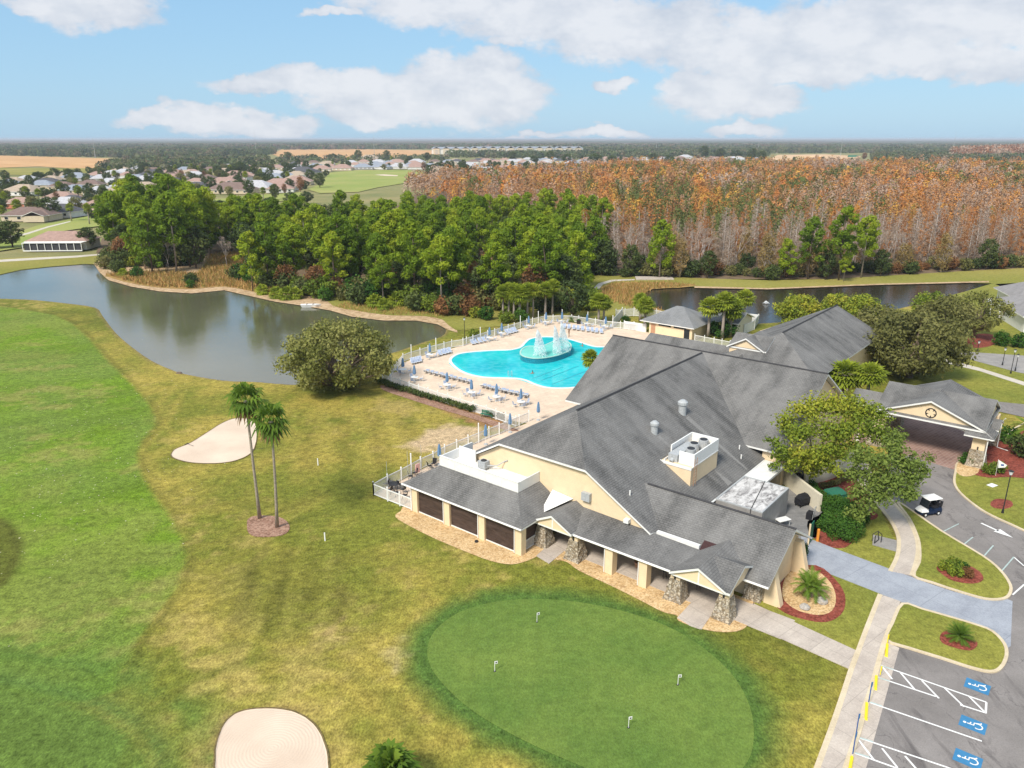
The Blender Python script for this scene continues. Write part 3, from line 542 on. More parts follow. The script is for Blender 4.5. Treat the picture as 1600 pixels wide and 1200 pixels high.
# water lies just under the bank; the lawn grid dips below it, beyond the grid it lies over the flat ground
def wsheet(name, poly, mat, z): return sheet(name, poly, z, mat)
wsheet('lake', LAKE, 'lake_water', -0.10); wsheet('pond', POND, 'pond_water', -0.10)
def rim(name, poly, width, z, mat, px=True, jit=0.35):
    q = [G(*p) for p in poly]; q = smooth_line(q + [q[0]], 1); r_ = random.Random(3)
    q = [(x + r_.uniform(-jit, jit), y + r_.uniform(-jit, jit)) for x, y in q]
    return ribbon(name, q[:-1], width, z, mat, closed=True)
# far banks (beyond the near grid)
pix_sheet('bank_ground', [(-200,405),(-60,402),(0,404),(60,401),(120,399),(165,398),(175,440),(150,413),(132,412.5),(80,416.5),(33,421.5),(0,429),(-60,431),(-200,437)], 0.02, 'bank_turf', 1, False)
sheet('cart_path', [(-200,418),(0,409.5),(60,406),(120,402.5),(165,398),(165,396),(120,399.5),(60,402.5),(0,406),(-200,413)], 0.05, 'cart_path')
pix_sheet('headland_ground', [(146,411),(156,426),(170,438),(205,448),(250,455.5),(300,458.5),(350,453.5),(390,462.5),(430,471.5),(475,478),(515,485),(550,495),(600,501),(650,501),(684,507),(699,515),(715,520),(712,505),(690,495),(640,486),(560,470),(480,462),(420,448),(360,400),(300,392),(200,395)], 0.03, 'bank_sand', 1, False)
pix_sheet('marsh_ground', [(166,428),(178,436),(210,444),(250,450),(300,452),(350,448),(395,456),(440,465),(420,440),(375,395),(330,400),(310,430),(250,425)], 0.07, 'marsh_grass', 2)
pix_sheet('shore_grass_ground', [(520,478),(560,486),(610,493),(660,494),(692,500),(712,516),(760,512),(860,500),(905,470),(915,440),(800,440),(640,450),(520,460)], 0.06, 'bank_turf', 2)
sheet('woodland_ground', [(150,395),(330,396),(365,410),(372,440),(430,462),(560,474),(700,488),(790,492),(900,480),(900,432),(1000,436),(1600,436),(1900,425),(2600,300),(2000,266),(1300,268),(900,278),(640,305),(600,340),(330,345),(160,372)], 0.01, 'litter')
pix_sheet('bank_ground', [(903,436),(925,430),(1000,431),(1100,435),(1200,438),(1300,436),(1400,430),(1500,424),(1600,419),(1750,412),(1750,440),(1600,462),(1552,443),(1470,441),(1375,443.5),(1290,448),(1200,450.5),(1140,449.5),(1085,448),(1045,449),(1010,452),(1002,462),(1018,478),(960,492),(900,500),(880,500),(900,470)], 0.03, 'bank_turf', 1, False)
pix_sheet('marsh_ground', [(935,455),(955,443),(1000,441),(1050,442),(1090,446),(1060,450),(1020,452),(1006,462),(1020,478),(1040,488),(1060,494),(1000,480),(960,470)], 0.07, 'marsh_grass', 2)
sheet('bank_ground', [(1200,450.6),(1375,443.6),(1545,439.6),(1545,441.6),(1375,445.5),(1200,452.6),(1085,450.2),(1085,447.6)], 0.09, 'bank_sand')
sheet('cart_path', [(928,450),(935,443),(955,437.5),(992,436.5),(992,438.2),(958,440),(942,445),(936,452)], 0.08, 'cart_path')
MB().hexa([G(992, 433.5), G(1050, 434.5), G(1053, 437.5), G(994, 438)], 0.0, 0.35).build('weir_path', 'concrete')['kind'] = 'structure'
# fields and fairway of the far golf course
sheet('field', [(-300,262),(-60,262),(0,262),(60,260),(110,263),(210,262),(215,249),(150,247),(0,243),(-300,243)], 0.06, 'dry_field')
sheet('field', [(0,273),(60,274),(170,268),(200,262),(100,263),(0,262)], 0.05, 'bank_turf')
sheet('field', [(425,241),(445,248),(540,249),(620,246),(690,241),(680,235),(560,233),(440,233.5)], 0.06, 'dry_field')
sheet('field', [(1200,251),(1260,251),(1340,250),(1345,244),(1290,241),(1215,242)], 0.06, 'bare_earth')
sheet('far_fairway', [(480,296),(500,288),(515,270),(560,265.5),(640,266),(672,272),(640,285),(590,293),(560,300),(500,302)], 0.06, 'far_fairway')
sheet('far_fairway', [(0,372),(60,352),(110,343),(160,334),(165,352),(120,358),(80,364),(45,385),(0,392),(-200,400),(-200,385)], 0.06, 'far_fairway')
sheet('cart_path', [(-200,392),(0,376),(45,366),(75,356),(110,347),(110,345.5),(74,354),(42,364),(0,373),(-200,388)], 0.09, 'cart_path')
sheet('far_fairway', [(330,312),(400,305),(470,300),(480,310),(420,316),(340,325)], 0.06, 'far_fairway')
sheet('sand_bunker', [(585,273.2),(600,272.5),(622,274),(621,275.4),(600,274.8)], 0.12, 'bunker_sand')
# ---------------------------------------------------------------- bunkers, beds, paving
B1 = [(270,714),(273,703),(298,692),(325,675),(348,661),(368,654),(388,655),(399,664),(401,680),(397,700),(386,712),(362,721),(330,724),(295,722)]
B2 = [(337,1205),(337,1172),(347,1138),(367,1116),(400,1108),(440,1108),(470,1117),(495,1137),(508,1165),(513,1200),(505,1235),(345,1235)]
def bunker(pts):
    q = [Vector(G(*p)) for p in smooth_poly(pts, 4)]; c = sum(q, Vector((0, 0))) / len(q); m = MB(); i0 = 0; n = len(q)
    rings = [(1.0, 0.03), (0.97, -0.0), (0.9, 0.012), (0.6, 0.014), (0.25, 0.016)]
    for s_, z in rings: m.v += [(c.x + (p.x - c.x) * s_, c.y + (p.y - c.y) * s_, z) for p in q]
    for r_ in range(len(rings) - 1):
        for k in range(n): m.f.append((r_ * n + k, r_ * n + (k + 1) % n, (r_ + 1) * n + (k + 1) % n, (r_ + 1) * n + k)); m.mi.append(0)
    m.f.append(tuple((len(rings) - 1) * n + k for k in range(n))); m.mi.append(0)
    if area([tuple(p) for p in q]) < 0: m.f = [tuple(reversed(f)) for f in m.f]
    o = m.build('sand_bunker', 'bunker_sand'); tag(o, kind='structure')
bunker(B1); bunker(B2)
plain('turf_lip', (0.16, 0.12, 0.05), 0.95, 0, 0.4, 4)
for B_ in (B1, B2):
    q = [G(*p) for p in smooth_poly(B_, 4)]; rj = random.Random(2); m = MB(); i = 0
    c_ = Vector((sum(p[0] for p in q) / len(q), sum(p[1] for p in q) / len(q)))
    q = [tuple(c_ + (Vector(p) - c_) * (1.012 + rj.uniform(-.006, .006))) for p in q]; ribbon('bunker_lip', q, .11, .045, 'turf_lip', thick=.06, closed=True)
lv = np.random.default_rng(12); fp = scatter_pts = []
fq = [G(*p) for p in FAIR]; n_ = 0
V_l = []
while n_ < 420:
    k_ = lv.integers(0, 9); cx_, cy_ = [G(*p) for p in ((60,600),(110,540),(170,620),(40,700),(120,760),(200,740),(100,830),(180,660),(30,800))][k_]; x_, y_ = cx_ + lv.normal() * 6, cy_ + lv.normal() * 7
    s_ = .05 + .07 * lv.random(); a_ = lv.random() * 3.14; V_l += [(x_ + s_ * math.cos(a_ + t) * (1 if j % 2 else .5), y_ + s_ * math.sin(a_ + t) * (1 if j % 2 else .5), .02 + .03 * lv.random()) for j, t in enumerate((0, 1.57, 3.14, 4.71))]; n_ += 1
plain('pale_leaf', (0.62, 0.58, 0.42), .9)
o = bpy.data.objects.new('fallen_leaves', npmesh('fallen_leaves', V_l, np.arange(len(V_l)).reshape(-1, 4), 'pale_leaf')); C.objects.link(o); tag(o, kind='stuff')
pix_sheet('putting_green', PUTT, 0.012, 'green_turf', 4)
pix_sheet('mulch_bed', [(386,822),(388,811),(403,806),(435,808),(450,817),(452,828),(442,836),(420,839),(398,838),(388,832)], 0.05, 'brown_mulch', thick=0.06)
pix_sheet('gravel_bed', [(618,808),(626,799),(650,790),(800,840),(850,840),(1180,940),(1172,968),(1160,984),(1130,988),(1092,982),(1060,970),(1058,962),(1035,956),(1000,938),(960,918),(905,892),(885,878),(862,874),(845,868),(825,876),(800,882),(768,877),(725,861),(680,842),(640,822)], 0.02, 'tan_gravel', 3)
GR = 0.05
sheet('path', [W(17.2, 3.2), W(36.5, 2.9), W(36.5, 5.9), W(13.7, 5.9), W(13.7, 3.2)], GR, 'concrete', px=False, thick=0.06)
sheet('path', [(838,869),(858,851),(881,862),(858,881)], 0.055, 'concrete', thick=0.06)
sheet('path', [(1058,966),(1082,940),(1116,955),(1096,984),(1078,978)], 0.055, 'concrete', thick=0.06)
sheet('path', [(1150,944),(1178,944),(1340,1018),(1330,1047),(1166,974),(1140,962)], 0.054, 'concrete', thick=0.06)
SWL = [(1262,1240),(1277,1200),(1300,1137),(1316,1090),(1330,1047),(1341,1018),(1356,978),(1375,930)]
SWR = [(1310,1240),(1322,1200),(1340,1147),(1351,1108),(1362,1075),(1380,1010),(1392,978),(1407,941)]
sheet('sidewalk', SWL + SWR[::-1], 0.10, 'concrete', thick=0.15)
SUL = [(1391,893),(1400,875),(1404,858),(1403,838),(1392,815),(1372,790),(1352,766),(1338,745),(1335,725)]; SUR = [(1424,900),(1431,880),(1434,860),(1431,840),(1419,814),(1399,790),(1380,766),(1362,745),(1355,725)]
sheet('sidewalk', smooth_line(SUL, 3) + smooth_line(SUR, 3)[::-1], 0.10, 'concrete', thick=0.15)
def kerb(pts, w_=0.28, z=0.13, mat='kerb_concrete', n=3, closed=False, th=0.2):
    q = [G(*p) for p in pts]; q = smooth_line(q, n) if not closed else smooth_poly(q, n)
    return ribbon('kerb', q, w_, z, mat, thick=th, closed=closed)
for l in (SWL, SUL, SUR): kerb(l, 0.35, 0.112)
kerb(SWR[:-1], 0.35, 0.112)
DRV = [(1252,838),(1270,844),(1300,856),(1397,892),(1424,902),(1450,912),(1490,925),(1525,934),(1556,938),(1572,936),(1582,940),(1579,1010),(1573,1014),(1566,1000),(1550,988),(1520,977),(1487,964),(1410,942),(1375,928),(1320,906),(1250,880)]
sheet('service_drive', DRV, 0.045, 'drive_concrete', thick=0.06)
ASP = [(1395,715),(1420,712),(1490,733),(1640,700),(1900,780),(1950,1300),(1270,1300),(1322,1190),(1345,1130),(1362,1072),(1380,1008),(1390,960),(1400,900),(1430,860),(1400,790),(1380,765)]
sheet('road', ASP, 0.03, 'asphalt')
sheet('parking_strip', [(1383,1003),(1405,1013),(1352,1205),(1340,1245),(1308,1240),(1322,1200),(1351,1108),(1380,1010)], 0.036, 'concrete')
sheet('paved_forecourt', [(1330,690),(1345,655),(1420,640),(1480,655),(1545,690),(1540,700),(1490,734),(1422,713),(1385,700)], 0.05, 'brick_pavers', thick=0.06)
def island(name, pts, mat='island_turf', z=0.12, k=True):
    q = smooth_poly([G(*p) for p in pts], 3); sheet(name, q, z, mat, px=False, thick=0.14)
    if k: ribbon('kerb', q, 0.24, z + 0.02, 'kerb_concrete', thick=0.2, closed=True)
island('lawn_island', [(1402,786),(1420,796),(1472,832),(1535,870),(1562,892),(1578,915),(1577,930),(1566,937),(1540,937),(1500,926),(1455,911),(1428,901),(1436,880),(1437,862),(1434,842),(1421,812)])
island('lawn_island', [(1410,945),(1440,953),(1482,965),(1522,977),(1550,988),(1569,1008),(1572,1027),(1563,1045),(1547,1051),(1515,1044),(1475,1031),(1420,1014),(1385,1001),(1394,975)])
island('lawn_island', [(1493,738),(1491,755),(1500,771),(1525,792),(1550,807),(1600,830),(1700,880),(1900,960),(1980,800),(1800,700),(1640,655),(1600,662),(1560,690),(1530,705),(1498,722)])
sheet('lawn_ground', [(1180,940),(1252,880),(1375,928),(1341,1018),(1178,944)], 0.025, 'island_turf')
sheet('lawn_ground', [(1275,745),(1340,725),(1372,790),(1404,858),(1391,893),(1300,856),(1262,842)], 0.025, 'island_turf')
pix_sheet('mulch_bed', [(1200,935),(1205,915),(1225,890),(1275,884),(1305,906),(1320,930),(1318,955),(1300,970),(1275,972),(1235,962),(1212,948)], 0.06, 'red_mulch', thick=0.06)
pix_sheet('gravel_bed', [(1222,930),(1226,905),(1240,892),(1275,893),(1298,912),(1306,935),(1300,955),(1280,962),(1250,956),(1230,944)], 0.075, 'tan_gravel', thick=0.06)
pix_sheet('mulch_bed', [(1500,720),(1525,698),(1560,690),(1610,672),(1700,690),(1720,740),(1640,752),(1580,747),(1545,748),(1515,740)], 0.14, 'red_mulch')
pix_sheet('gravel_bed', [(1494,738),(1500,720),(1522,716),(1530,735),(1522,744),(1505,746)], 0.15, 'tan_gravel')
pix_sheet('mulch_bed', [(1547,788),(1557,781),(1578,784),(1582,792),(1570,797),(1552,795)], 0.14, 'red_mulch')
pix_sheet('mulch_bed', [(1470,898),(1463,888),(1480,879),(1505,882),(1530,895),(1536,908),(1520,914),(1490,910)], 0.14, 'red_mulch')
pix_sheet('mulch_bed', [(1468,997),(1475,989),(1495,990),(1520,1000),(1527,1010),(1515,1019),(1490,1014),(1472,1007)], 0.14, 'red_mulch')
pix_sheet('mulch_bed', [(1275,765),(1290,745),(1330,735),(1352,755),(1362,790),(1350,800),(1330,850),(1300,856),(1268,838),(1262,815),(1285,800)], 0.04, 'red_mulch')
pix_sheet('mulch_bed', [(1345,802),(1360,799),(1372,805),(1366,812),(1350,812)], 0.05, 'red_mulch')
sheet('path', [(1364,836),(1405,846),(1402,863),(1363,852)], 0.06, 'grey_path', thick=0.06)
pix_sheet('mulch_bed', [(598,602),(640,612),(700,634),(750,650),(810,672),(790,672),(740,655),(690,640),(640,624),(600,610)], 0.03, 'brown_mulch')
# ---- parking marks
mk = MB()
LN = [0]
def line(a, b_, w_=0.13, z=0.042, mb=None): LN[0] = (LN[0] + 1) % 12; ribbon('', [G(*a), G(*b_)], w_, z + LN[0] * 0.0006, None, build=False, mb=mb or mk)
def arrow_shape(m): pass
for a, b_ in [((1375,1040),(1541,1098)),((1368,1058),(1462,1089)),((1500,1102),(1541,1115)),((1541,1098),(1540,1115)),((1378,1042),(1394,1062)),((1407,1052),(1430,1079)),((1440,1064),(1467,1092)),((1476,1076),(1506,1105)),((1514,1089),(1539,1114)),
              ((1357,1098),(1534,1159)),((1340,1153),(1480,1200)),((1480,1200),(1560,1230)),((1334,1177),(1440,1215)),((1340,1155),(1366,1189)),((1378,1170),(1402,1200)),((1414,1182),(1440,1212)),
              ((1584,871),(1600,885)),((1582,930),(1600,914))]: line(a, b_)
mk.build('parking_lines', 'white_paint')['kind'] = 'structure'
mk = MB()
for a, b_ in [((1472,832),(1498,819)),((1505,852),(1520,840)),((1536,871),(1552,853)),((1565,893),(1584,871)),((1400,782),(1440,773)),((1357,1097),(1378,1104)),((1375,1040.5),(1396,1047)),((1368,1058.5),(1390,1065)),((1340,1152.5),(1364,1160)),((1334,1176.5),(1358,1184))]: line(a, b_, 0.11, 0.051)
plain('faded_paint', (0.42, 0.52, 0.50), 0.7, 0, 0.2, 3.0); mk.build('parking_lines', 'faded_paint')['kind'] = 'structure'
def ground_arrow(x, y, dx, dy, L=3.2, mat='white_paint', z=0.05):
    g = Vector(G(x, y)); h = Vector(G(x + dx, y + dy)); d = (h - g).normalized(); n = Vector((-d.y, d.x))
    p = lambda u, v: tuple(g + d * u + n * v) + (z,)
    m = MB(); m.poly([p(0, -0.12), p(L * 0.55, -0.12), p(L * 0.55, 0.12), p(0, 0.12)]); m.poly([p(L * 0.5, -0.5), p(L, 0), p(L * 0.5, 0.5)])
    return m.build('road_arrow', mat)
tag(ground_arrow(1533, 818, 26, 12), kind='structure')
plain('sign_blue', (0.05, 0.21, 0.40), 0.6, 0, 0.12, 4)
def access_mark(cx, cy, w_=1.2):
    """blue square with the wheelchair symbol painted on the asphalt, its top towards the kerb"""
    g = Vector(G(cx, cy)); d = Vector((math.cos(R(-38.5)), math.sin(R(-38.5)))); n = Vector((-d.y, d.x)); q = lambda u, v, z: tuple(g + d * u + n * v) + (z,)
    m = MB(); a = w_ * 0.62; m.poly([q(-a, -a * 0.8, 0.040), q(a, -a * 0.8, 0.040), q(a, a * 0.8, 0.040), q(-a, a * 0.8, 0.040)]); o = m.build('accessible_mark', 'sign_blue'); tag(o, kind='structure')
    s = MB(); z = 0.048                     # symbol: up = -d (towards the kerb)
    P2 = lambda x, y: (q(-y, x, z)[0], q(-y, x, z)[1])   # x right, y up
    ring = [(0.26 * math.cos(t) - 0.02, 0.26 * math.sin(t) - 0.28) for t in [R(150 + i * 24) for i in range(11)]]
    ribbon('', [P2(*p) for p in ring], 0.08, z, None, build=False, mb=s)
    ribbon('', [P2(-0.06, 0.32), P2(-0.04, -0.05), P2(0.20, -0.05), P2(0.34, -0.42), P2(0.44, -0.40)], 0.09, z + 0.002, None, build=False, mb=s)
    ribbon('', [P2(-0.05, 0.16), P2(0.17, 0.14)], 0.07, z + 0.004, None, build=False, mb=s)
    s.poly([P2(0.10 * math.cos(t) - 0.06, 0.10 * math.sin(t) + 0.46) + (z,) for t in [i * math.pi / 5 for i in range(10)]])
    s.build('wheelchair_symbol', 'white_paint', o)
for p in ((1527,1073),(1520,1133),(1512,1187)): access_mark(*p)
# ---- far right street
sheet('road', [(1488,553),(1500,549),(1540,552),(1600,556),(1760,566),(1800,600),(1640,592),(1590,582),(1560,574),(1530,566)], 0.05, 'grey_path')
sheet('path', [(1455,558),(1480,562),(1530,575),(1600,597),(1700,620),(1700,630),(1600,603),(1530,580),(1470,566)], 0.055, 'cart_path')
sheet('lawn_ground', [(1400,620),(1430,560),(1460,470),(1560,440),(1700,440),(1800,700),(1640,655),(1560,630),(1480,640)], 0.02, 'island_turf')
sheet('road', [(1545,640),(1600,652),(1700,672),(1700,640),(1600,632),(1560,628)], 0.04, 'asphalt')
sheet('lawn_ground', [(1380,500),(1470,466),(1552,444),(1640,440),(1640,480),(1545,480),(1460,500),(1400,540)], 0.03, 'bank_turf')
pix_sheet('mulch_bed', [(1505,538),(1520,524),(1545,522),(1560,530),(1550,540),(1525,544)], 0.05, 'red_mulch')
# ---------------------------------------------------------------- pool
DECK = [(596,598),(608,588),(632,566),(660,556),(705,545),(762,528),(812,514),(850,503),(880,503),(918,507),(957,512),(1010,519),(1060,530),(1100,545),(1000,640),(900,660),(826,662),(760,650),(700,631),(640,611)]
sheet('pool_deck', DECK, 0.03, 'deck_pavers', thick=0.05)
sheet('patio', [(584,773),(626,751),(700,712),(760,683),(826,661),(900,640),(960,700),(800,760),(700,800),(644,797)], 0.025, 'deck_pavers')
POOL = [(704,566),(706,559),(718,553),(740,550),(770,548),(797,547),(813,543),(820,536),(828,530),(845,527),(865,527),(888,530),(912,537),(930,542),(950,543),(975,550),(985,560),(975,575),(960,588),(935,600),(905,605),(880,607),(855,606),(836,601),(822,595),(808,592),(785,591),(757,590),(732,585),(715,577)]
pw_ = smooth_poly([G(*p) for p in POOL], 4)
ribbon('pool_coping', pw_, 0.5, 0.09, 'white_membrane', thick=0.1, closed=True)
sheet('pool_water', pw_, 0.045, 'pool_water', px=False)
poolw('pool_shallow', (0.03, 0.60, 0.66), (0.05, 0.66, 0.70))
ribbon('pool_step', smooth_line([G(*p) for p in [(706,567),(716,576),(733,583.5),(757,588),(790,589.5),(812,592),(826,596),(840,601),(860,604.5)]], 4), 1.1, 0.048, 'pool_shallow')
mk = MB()
for a, b_ in [((846,595),(905,572)),((862,601),(922,578)),((832,592),(880,574))]: line(a, b_, 0.12, 0.05)
plain('lane_tile', (0.01, 0.2, 0.3), 0.5); mk.build('lane_marking', 'lane_tile')['kind'] = 'structure'
ISL = [(813,560),(816,554),(824,550),(836,549.5),(848,549),(858,545),(868,541),(880,541),(889,544),(892,549),(890,556),(880,561),(868,565),(852,568),(836,569),(822,567),(815,564)]
plain('basin_rim', (0.42, 0.62, 0.55), .5)
isl = empty('pool_island', G(852, 557), 0, 'kidney-shaped raised teal-tiled basin with milky green water inside the pool', 'fountain basin')
ic = G(852, 557); iw = [(x - ic[0], y - ic[1]) for x, y in smooth_poly([G(*p) for p in ISL], 4)]
if area(iw) < 0: iw = iw[::-1]
MB().hexa(iw, 0.0, 1.0).build('basin_wall', 'tile_teal', isl); ribbon('rim', iw, 0.24, 1.08, 'basin_rim', thick=0.12, closed=True).parent = isl
bpy.data.objects['rim']['kind'] = 'thing'
MB().poly([(x * 0.97, y * 0.97, 1.03) for x, y in iw]).build('basin_water', 'island_water', isl)
def jet(px, py, H_, spread, lab):
    g = G(px, py, 0.66); r = np.random.default_rng(int(px)); n = 6500 if px < 1000 else 1100; V, Fc = [], []
    t = r.random(n) ** 0.8; h = H_ * (1 - (1 - t) ** 1.6); rad = spread * (1 - t) ** 1.2 + 0.05; a_ = r.random(n) * 2 * np.pi; k = np.sqrt(r.random(n))
    P = np.stack([rad * k * np.cos(a_) + 0.12 * H_ * (1 - t), rad * k * np.sin(a_), h], 1)
    s_ = 0.022 + 0.022 * r.random(n); d1 = r.normal(size=(n, 3)); d1 /= np.linalg.norm(d1, axis=1)[:, None]; d2 = np.cross(d1, r.normal(size=(n, 3))); d2 /= np.linalg.norm(d2, axis=1)[:, None]; d1[:, 2] *= 3
    V = np.stack([P + s_[:, None] * d1, P + s_[:, None] * d2, P - s_[:, None] * d1, P - s_[:, None] * d2], 1).reshape(-1, 3); Fc = np.arange(4 * n).reshape(-1, 4)
    o = bpy.data.objects.new('water_jet', npmesh('water_jet', V, Fc, 'spray')); C.objects.link(o); o.location = (g[0], g[1], 1.0 if px < 1000 else 0.0); tag(o, lab, 'water jet', 'white jets of the pool fountain')
jet(839, 560, 4.6, 1.25, 'white water jet at the broad west end of the pool basin')
jet(865.5, 556, 4.9, 0.85, 'tall white water jet in the middle of the pool basin')
jet(876, 552, 5.0, 1.15, 'tallest white water jet at the narrow far end of the pool basin')
jet(1197, 470, 0.6, 0.8, 'low white fountain spraying in the dark pond behind the bathhouse')
# ---------------------------------------------------------------- clubhouse, in its own axes: a along the front, b away from it
club = empty('clubhouse', (OX, OY, 0), TH, 'large cream clubhouse with grey shingle gables, screened porch and stone-pillared walkway', 'clubhouse')
S = 0.58
def P3(b, name, mats=('shingle_grey', 'white_paint'), parent=club): return b.build(name, list(mats), parent)
# pool-side ridge (runs away from the viewer) with a clipped front gable
z = lambda a: 10.4 - S * abs(a - 11.7)
m = MB()
m.slab([(11.7, 11.4, 10.4), (11.7, 39.4, 10.4), (24.65, 39.4, z(24.65)), (24.65, 28.4, z(24.65)), (24.65, 15.3, z(24.65)), (24.65, 9.0, z(24.65)), (23.7, 5.45, z(23.7)), (16.8, 5.45, z(16.8))])
m.slab([(11.7, 11.4, 10.4), (6.6, 5.45, z(6.6)), (-1.3, 5.45, z(-1.3)), (-1.3, 39.4, z(-1.3)), (11.7, 39.4, 10.4)])
m.slab([(11.7, 11.4, 10.4), (16.8, 5.45, z(16.8)), (6.6, 5.45, z(6.6))]); P3(m, 'roof')
# ridge running along the front, behind
m = MB(); fz = lambda b: 10.5 - S * abs(b - 39.4)
m.slab([(-1.6, 39.4, 10.5), (27.1, 39.4, 10.5), (27.1, 28.4, fz(28.4)), (-1.6, 28.4, fz(28.4))]); m.slab([(-1.6, 39.4, 10.5), (-1.6, 50.4, fz(50.4)), (27.1, 50.4, fz(50.4)), (27.1, 39.4, 10.5)]); P3(m, 'roof')
# south-east wing
m = MB(); sz = lambda b: 5.45 - S * abs(b - 10.3)
m.slab([(18.0, 10.3, 5.45), (34.4, 10.3, 5.45), (34.4, 5.2, sz(5.2)), (29.2, 5.2, sz(5.2)), (29.2, 6.3, sz(6.3)), (20.5, 6.3, sz(6.3))]); m.slab([(18.0, 10.3, 5.45), (24.0, 15.2, sz(15.2)), (34.4, 15.2, sz(15.2)), (34.4, 10.3, 5.45)]); P3(m, 'roof')
# north wing ridge, north-west wing
m = MB(); nz_ = lambda a: 10.0 - 0.5 * abs(a - 15.1)
m.slab([(15.1, 57.5, 10.0), (15.1, 81.6, 10.0), (22.6, 81.6, nz_(22.6)), (22.6, 50.2, nz_(22.6))]); m.slab([(15.1, 57.5, 10.0), (7.6, 50.2, nz_(7.6)), (2.7, 50.2, nz_(2.7)), (2.7, 81.6, nz_(2.7)), (15.1, 81.6, 10.0)]); m.slab([(15.1, 57.5, 10.0), (22.6, 50.2, nz_(22.6)), (7.6, 50.2, nz_(7.6))]); P3(m, 'roof')
m = MB(); m.slab([(-5.3, 56.6, 7.0), (12, 56.6, 7.0), (12, 49.5, 3.4), (-5.3, 49.5, 3.4)]); m.slab([(-5.3, 56.6, 7.0), (-5.3, 63.6, 3.4), (12, 63.6, 3.4), (12, 56.6, 7.0)]); P3(m, 'roof')
# ridge caps
m = MB()
for p, q in (((11.7, 11.4, 10.43), (11.7, 39.0, 10.43)), ((-1.6, 39.4, 10.53), (27.1, 39.4, 10.53)), ((20.6, 10.3, 5.48), (34.4, 10.3, 5.48)), ((15.1, 57.5, 10.03), (15.1, 81.6, 10.03))): m.tube([p, q], 0.11, 5)
plain('ridge_cap', (0.055, 0.055, 0.06), 0.9, 0, 0.2, 3); m.build('ridge_cap', 'ridge_cap', club)
# walls
def wall(name, pts_az, axis, c0, c1, mat='cream_stucco', parent=club):
    """vertical wall from a polygon in (along, height), between the planes c0 and c1"""
    m = MB(); n = len(pts_az); f = (lambda p, c: (p[0], c, p[1])) if axis == 'b' else (lambda p, c: (c, p[0], p[1]))
    m.v = [f(p, c0) for p in pts_az] + [f(p, c1) for p in pts_az]
    m.f = [tuple(range(n)), tuple(reversed(range(n, 2 * n)))] + [(k, n + k, n + (k + 1) % n, (k + 1) % n) for k in range(n)]; m.mi = [0] * (n + 2)
    me_ = m.build(name, mat, parent); return me_
g = 0.32
wall('wall', [(-0.4, 0), (24.0, 0), (24.0, z(24.0) - g), (16.8, z(16.8) - g), (6.6, z(6.6) - g), (-0.4, z(-0.4) - g)], 'b', 5.9, 6.2)
wall('wall', [(24.0, 0), (33.6, 0), (33.6, 2.35), (24.0, 2.35)], 'b', 6.9, 7.2)
wall('wall', [(6.9, 0), (13.9, 0), (13.9, sz(13.9) - g), (10.3, 5.45 - g), (6.9, sz(6.9) - g)], 'a', 33.3, 33.6)
wall('wall', [(14.2, 0), (28.8, 0), (28.8, 2.6), (14.2, 2.6)], 'a', 24.0, 24.3)
wall('wall', [(29.0, 0), (50, 0), (50, fz(50) - g), (39.4, 10.5 - g), (29.0, fz(29.0) - g)], 'a', 26.2, 26.5)
wall('wall', [(24.3, 0), (26.2, 0), (26.2, 4.0), (24.3, 4.0)], 'b', 28.9, 29.2)
wall('wall', [(6.2, 0), (50, 0), (50, 3.0), (6.2, 3.0)], 'a', -0.7, -0.4)
wall('wall', [(50.4, 0), (81, 0), (81, 6.0), (50.4, 6.0)], 'a', 21.6, 21.9)
wall('wall', [(3, 0), (21.6, 0), (21.6, 6.3), (15.1, 9.7), (3, 4.0)], 'b', 80.8, 81.1)
wall('wall', [(50, 0), (63, 0), (63, 3.3), (56.6, 6.7), (50, 3.3)], 'a', -4.6, -4.3)
# end of the south-east wing: two buttress piers, a small screen wall and its white rake boards
for bb in (7.1, 13.2): MB().hexa([(33.6, bb - 0.35), (35.0, bb - 0.35), (35.0, bb + 0.35), (33.6, bb + 0.35)], 0.0, 3.0, top=[(33.6, bb - 0.35), (34.2, bb - 0.35), (34.2, bb + 0.35), (33.6, bb + 0.35)]).build('buttress', 'cream_stucco', club)
# white membrane roof beside the slope, cooler yard
MB().box(24.7, 23.4, 2.55, 27.0, 28.8, 2.8).build('flat_roof', 'white_membrane', club)
m = MB().box(24.75, 16.3, 0, 29.4, 23.1, 2.85); co_ = m.build('walk_in_cooler', 'cooler_metal', club)
def memb():
    t = NT('stained_membrane'); p = t.obj(); f = t.noise(t.scale(p, 1.4, 0.6, 1), 1.3, 7, 0.72, 0.6)
    t.col(t.ramp(f, [(0.40, (0.20, 0.19, 0.19)), (0.52, (0.55, 0.54, 0.53)), (0.7, (0.74, 0.73, 0.72))])); t.set(Roughness=0.7); MAT['stained_membrane'] = t.m
memb()
MB().box(24.9, 16.45, 2.85, 29.25, 22.95, 2.90).build('cooler_top', 'stained_membrane', co_)
m = MB(); m.tube([(28.3, 16.2, 2.2), (28.3, 16.2, 2.96), (26.9, 23.2, 2.96), (26.9, 23.2, 2.3)], 0.035, 5); m.tube([(25.0, 16.15, 2.0), (28.6, 16.15, 2.0)], 0.05, 5); m.build('cable', 'dark_metal', co_)
m = MB()
for a0, b0, a1, b1 in ((24.75, 16.3, 29.4, 16.45), (29.25, 16.45, 29.4, 22.95), (24.75, 22.95, 29.4, 23.1), (24.75, 16.45, 24.9, 22.95)): m.box(a0, b0, 2.85, a1, b1, 2.98)
m.build('cooler_rim', 'galvanised', co_)
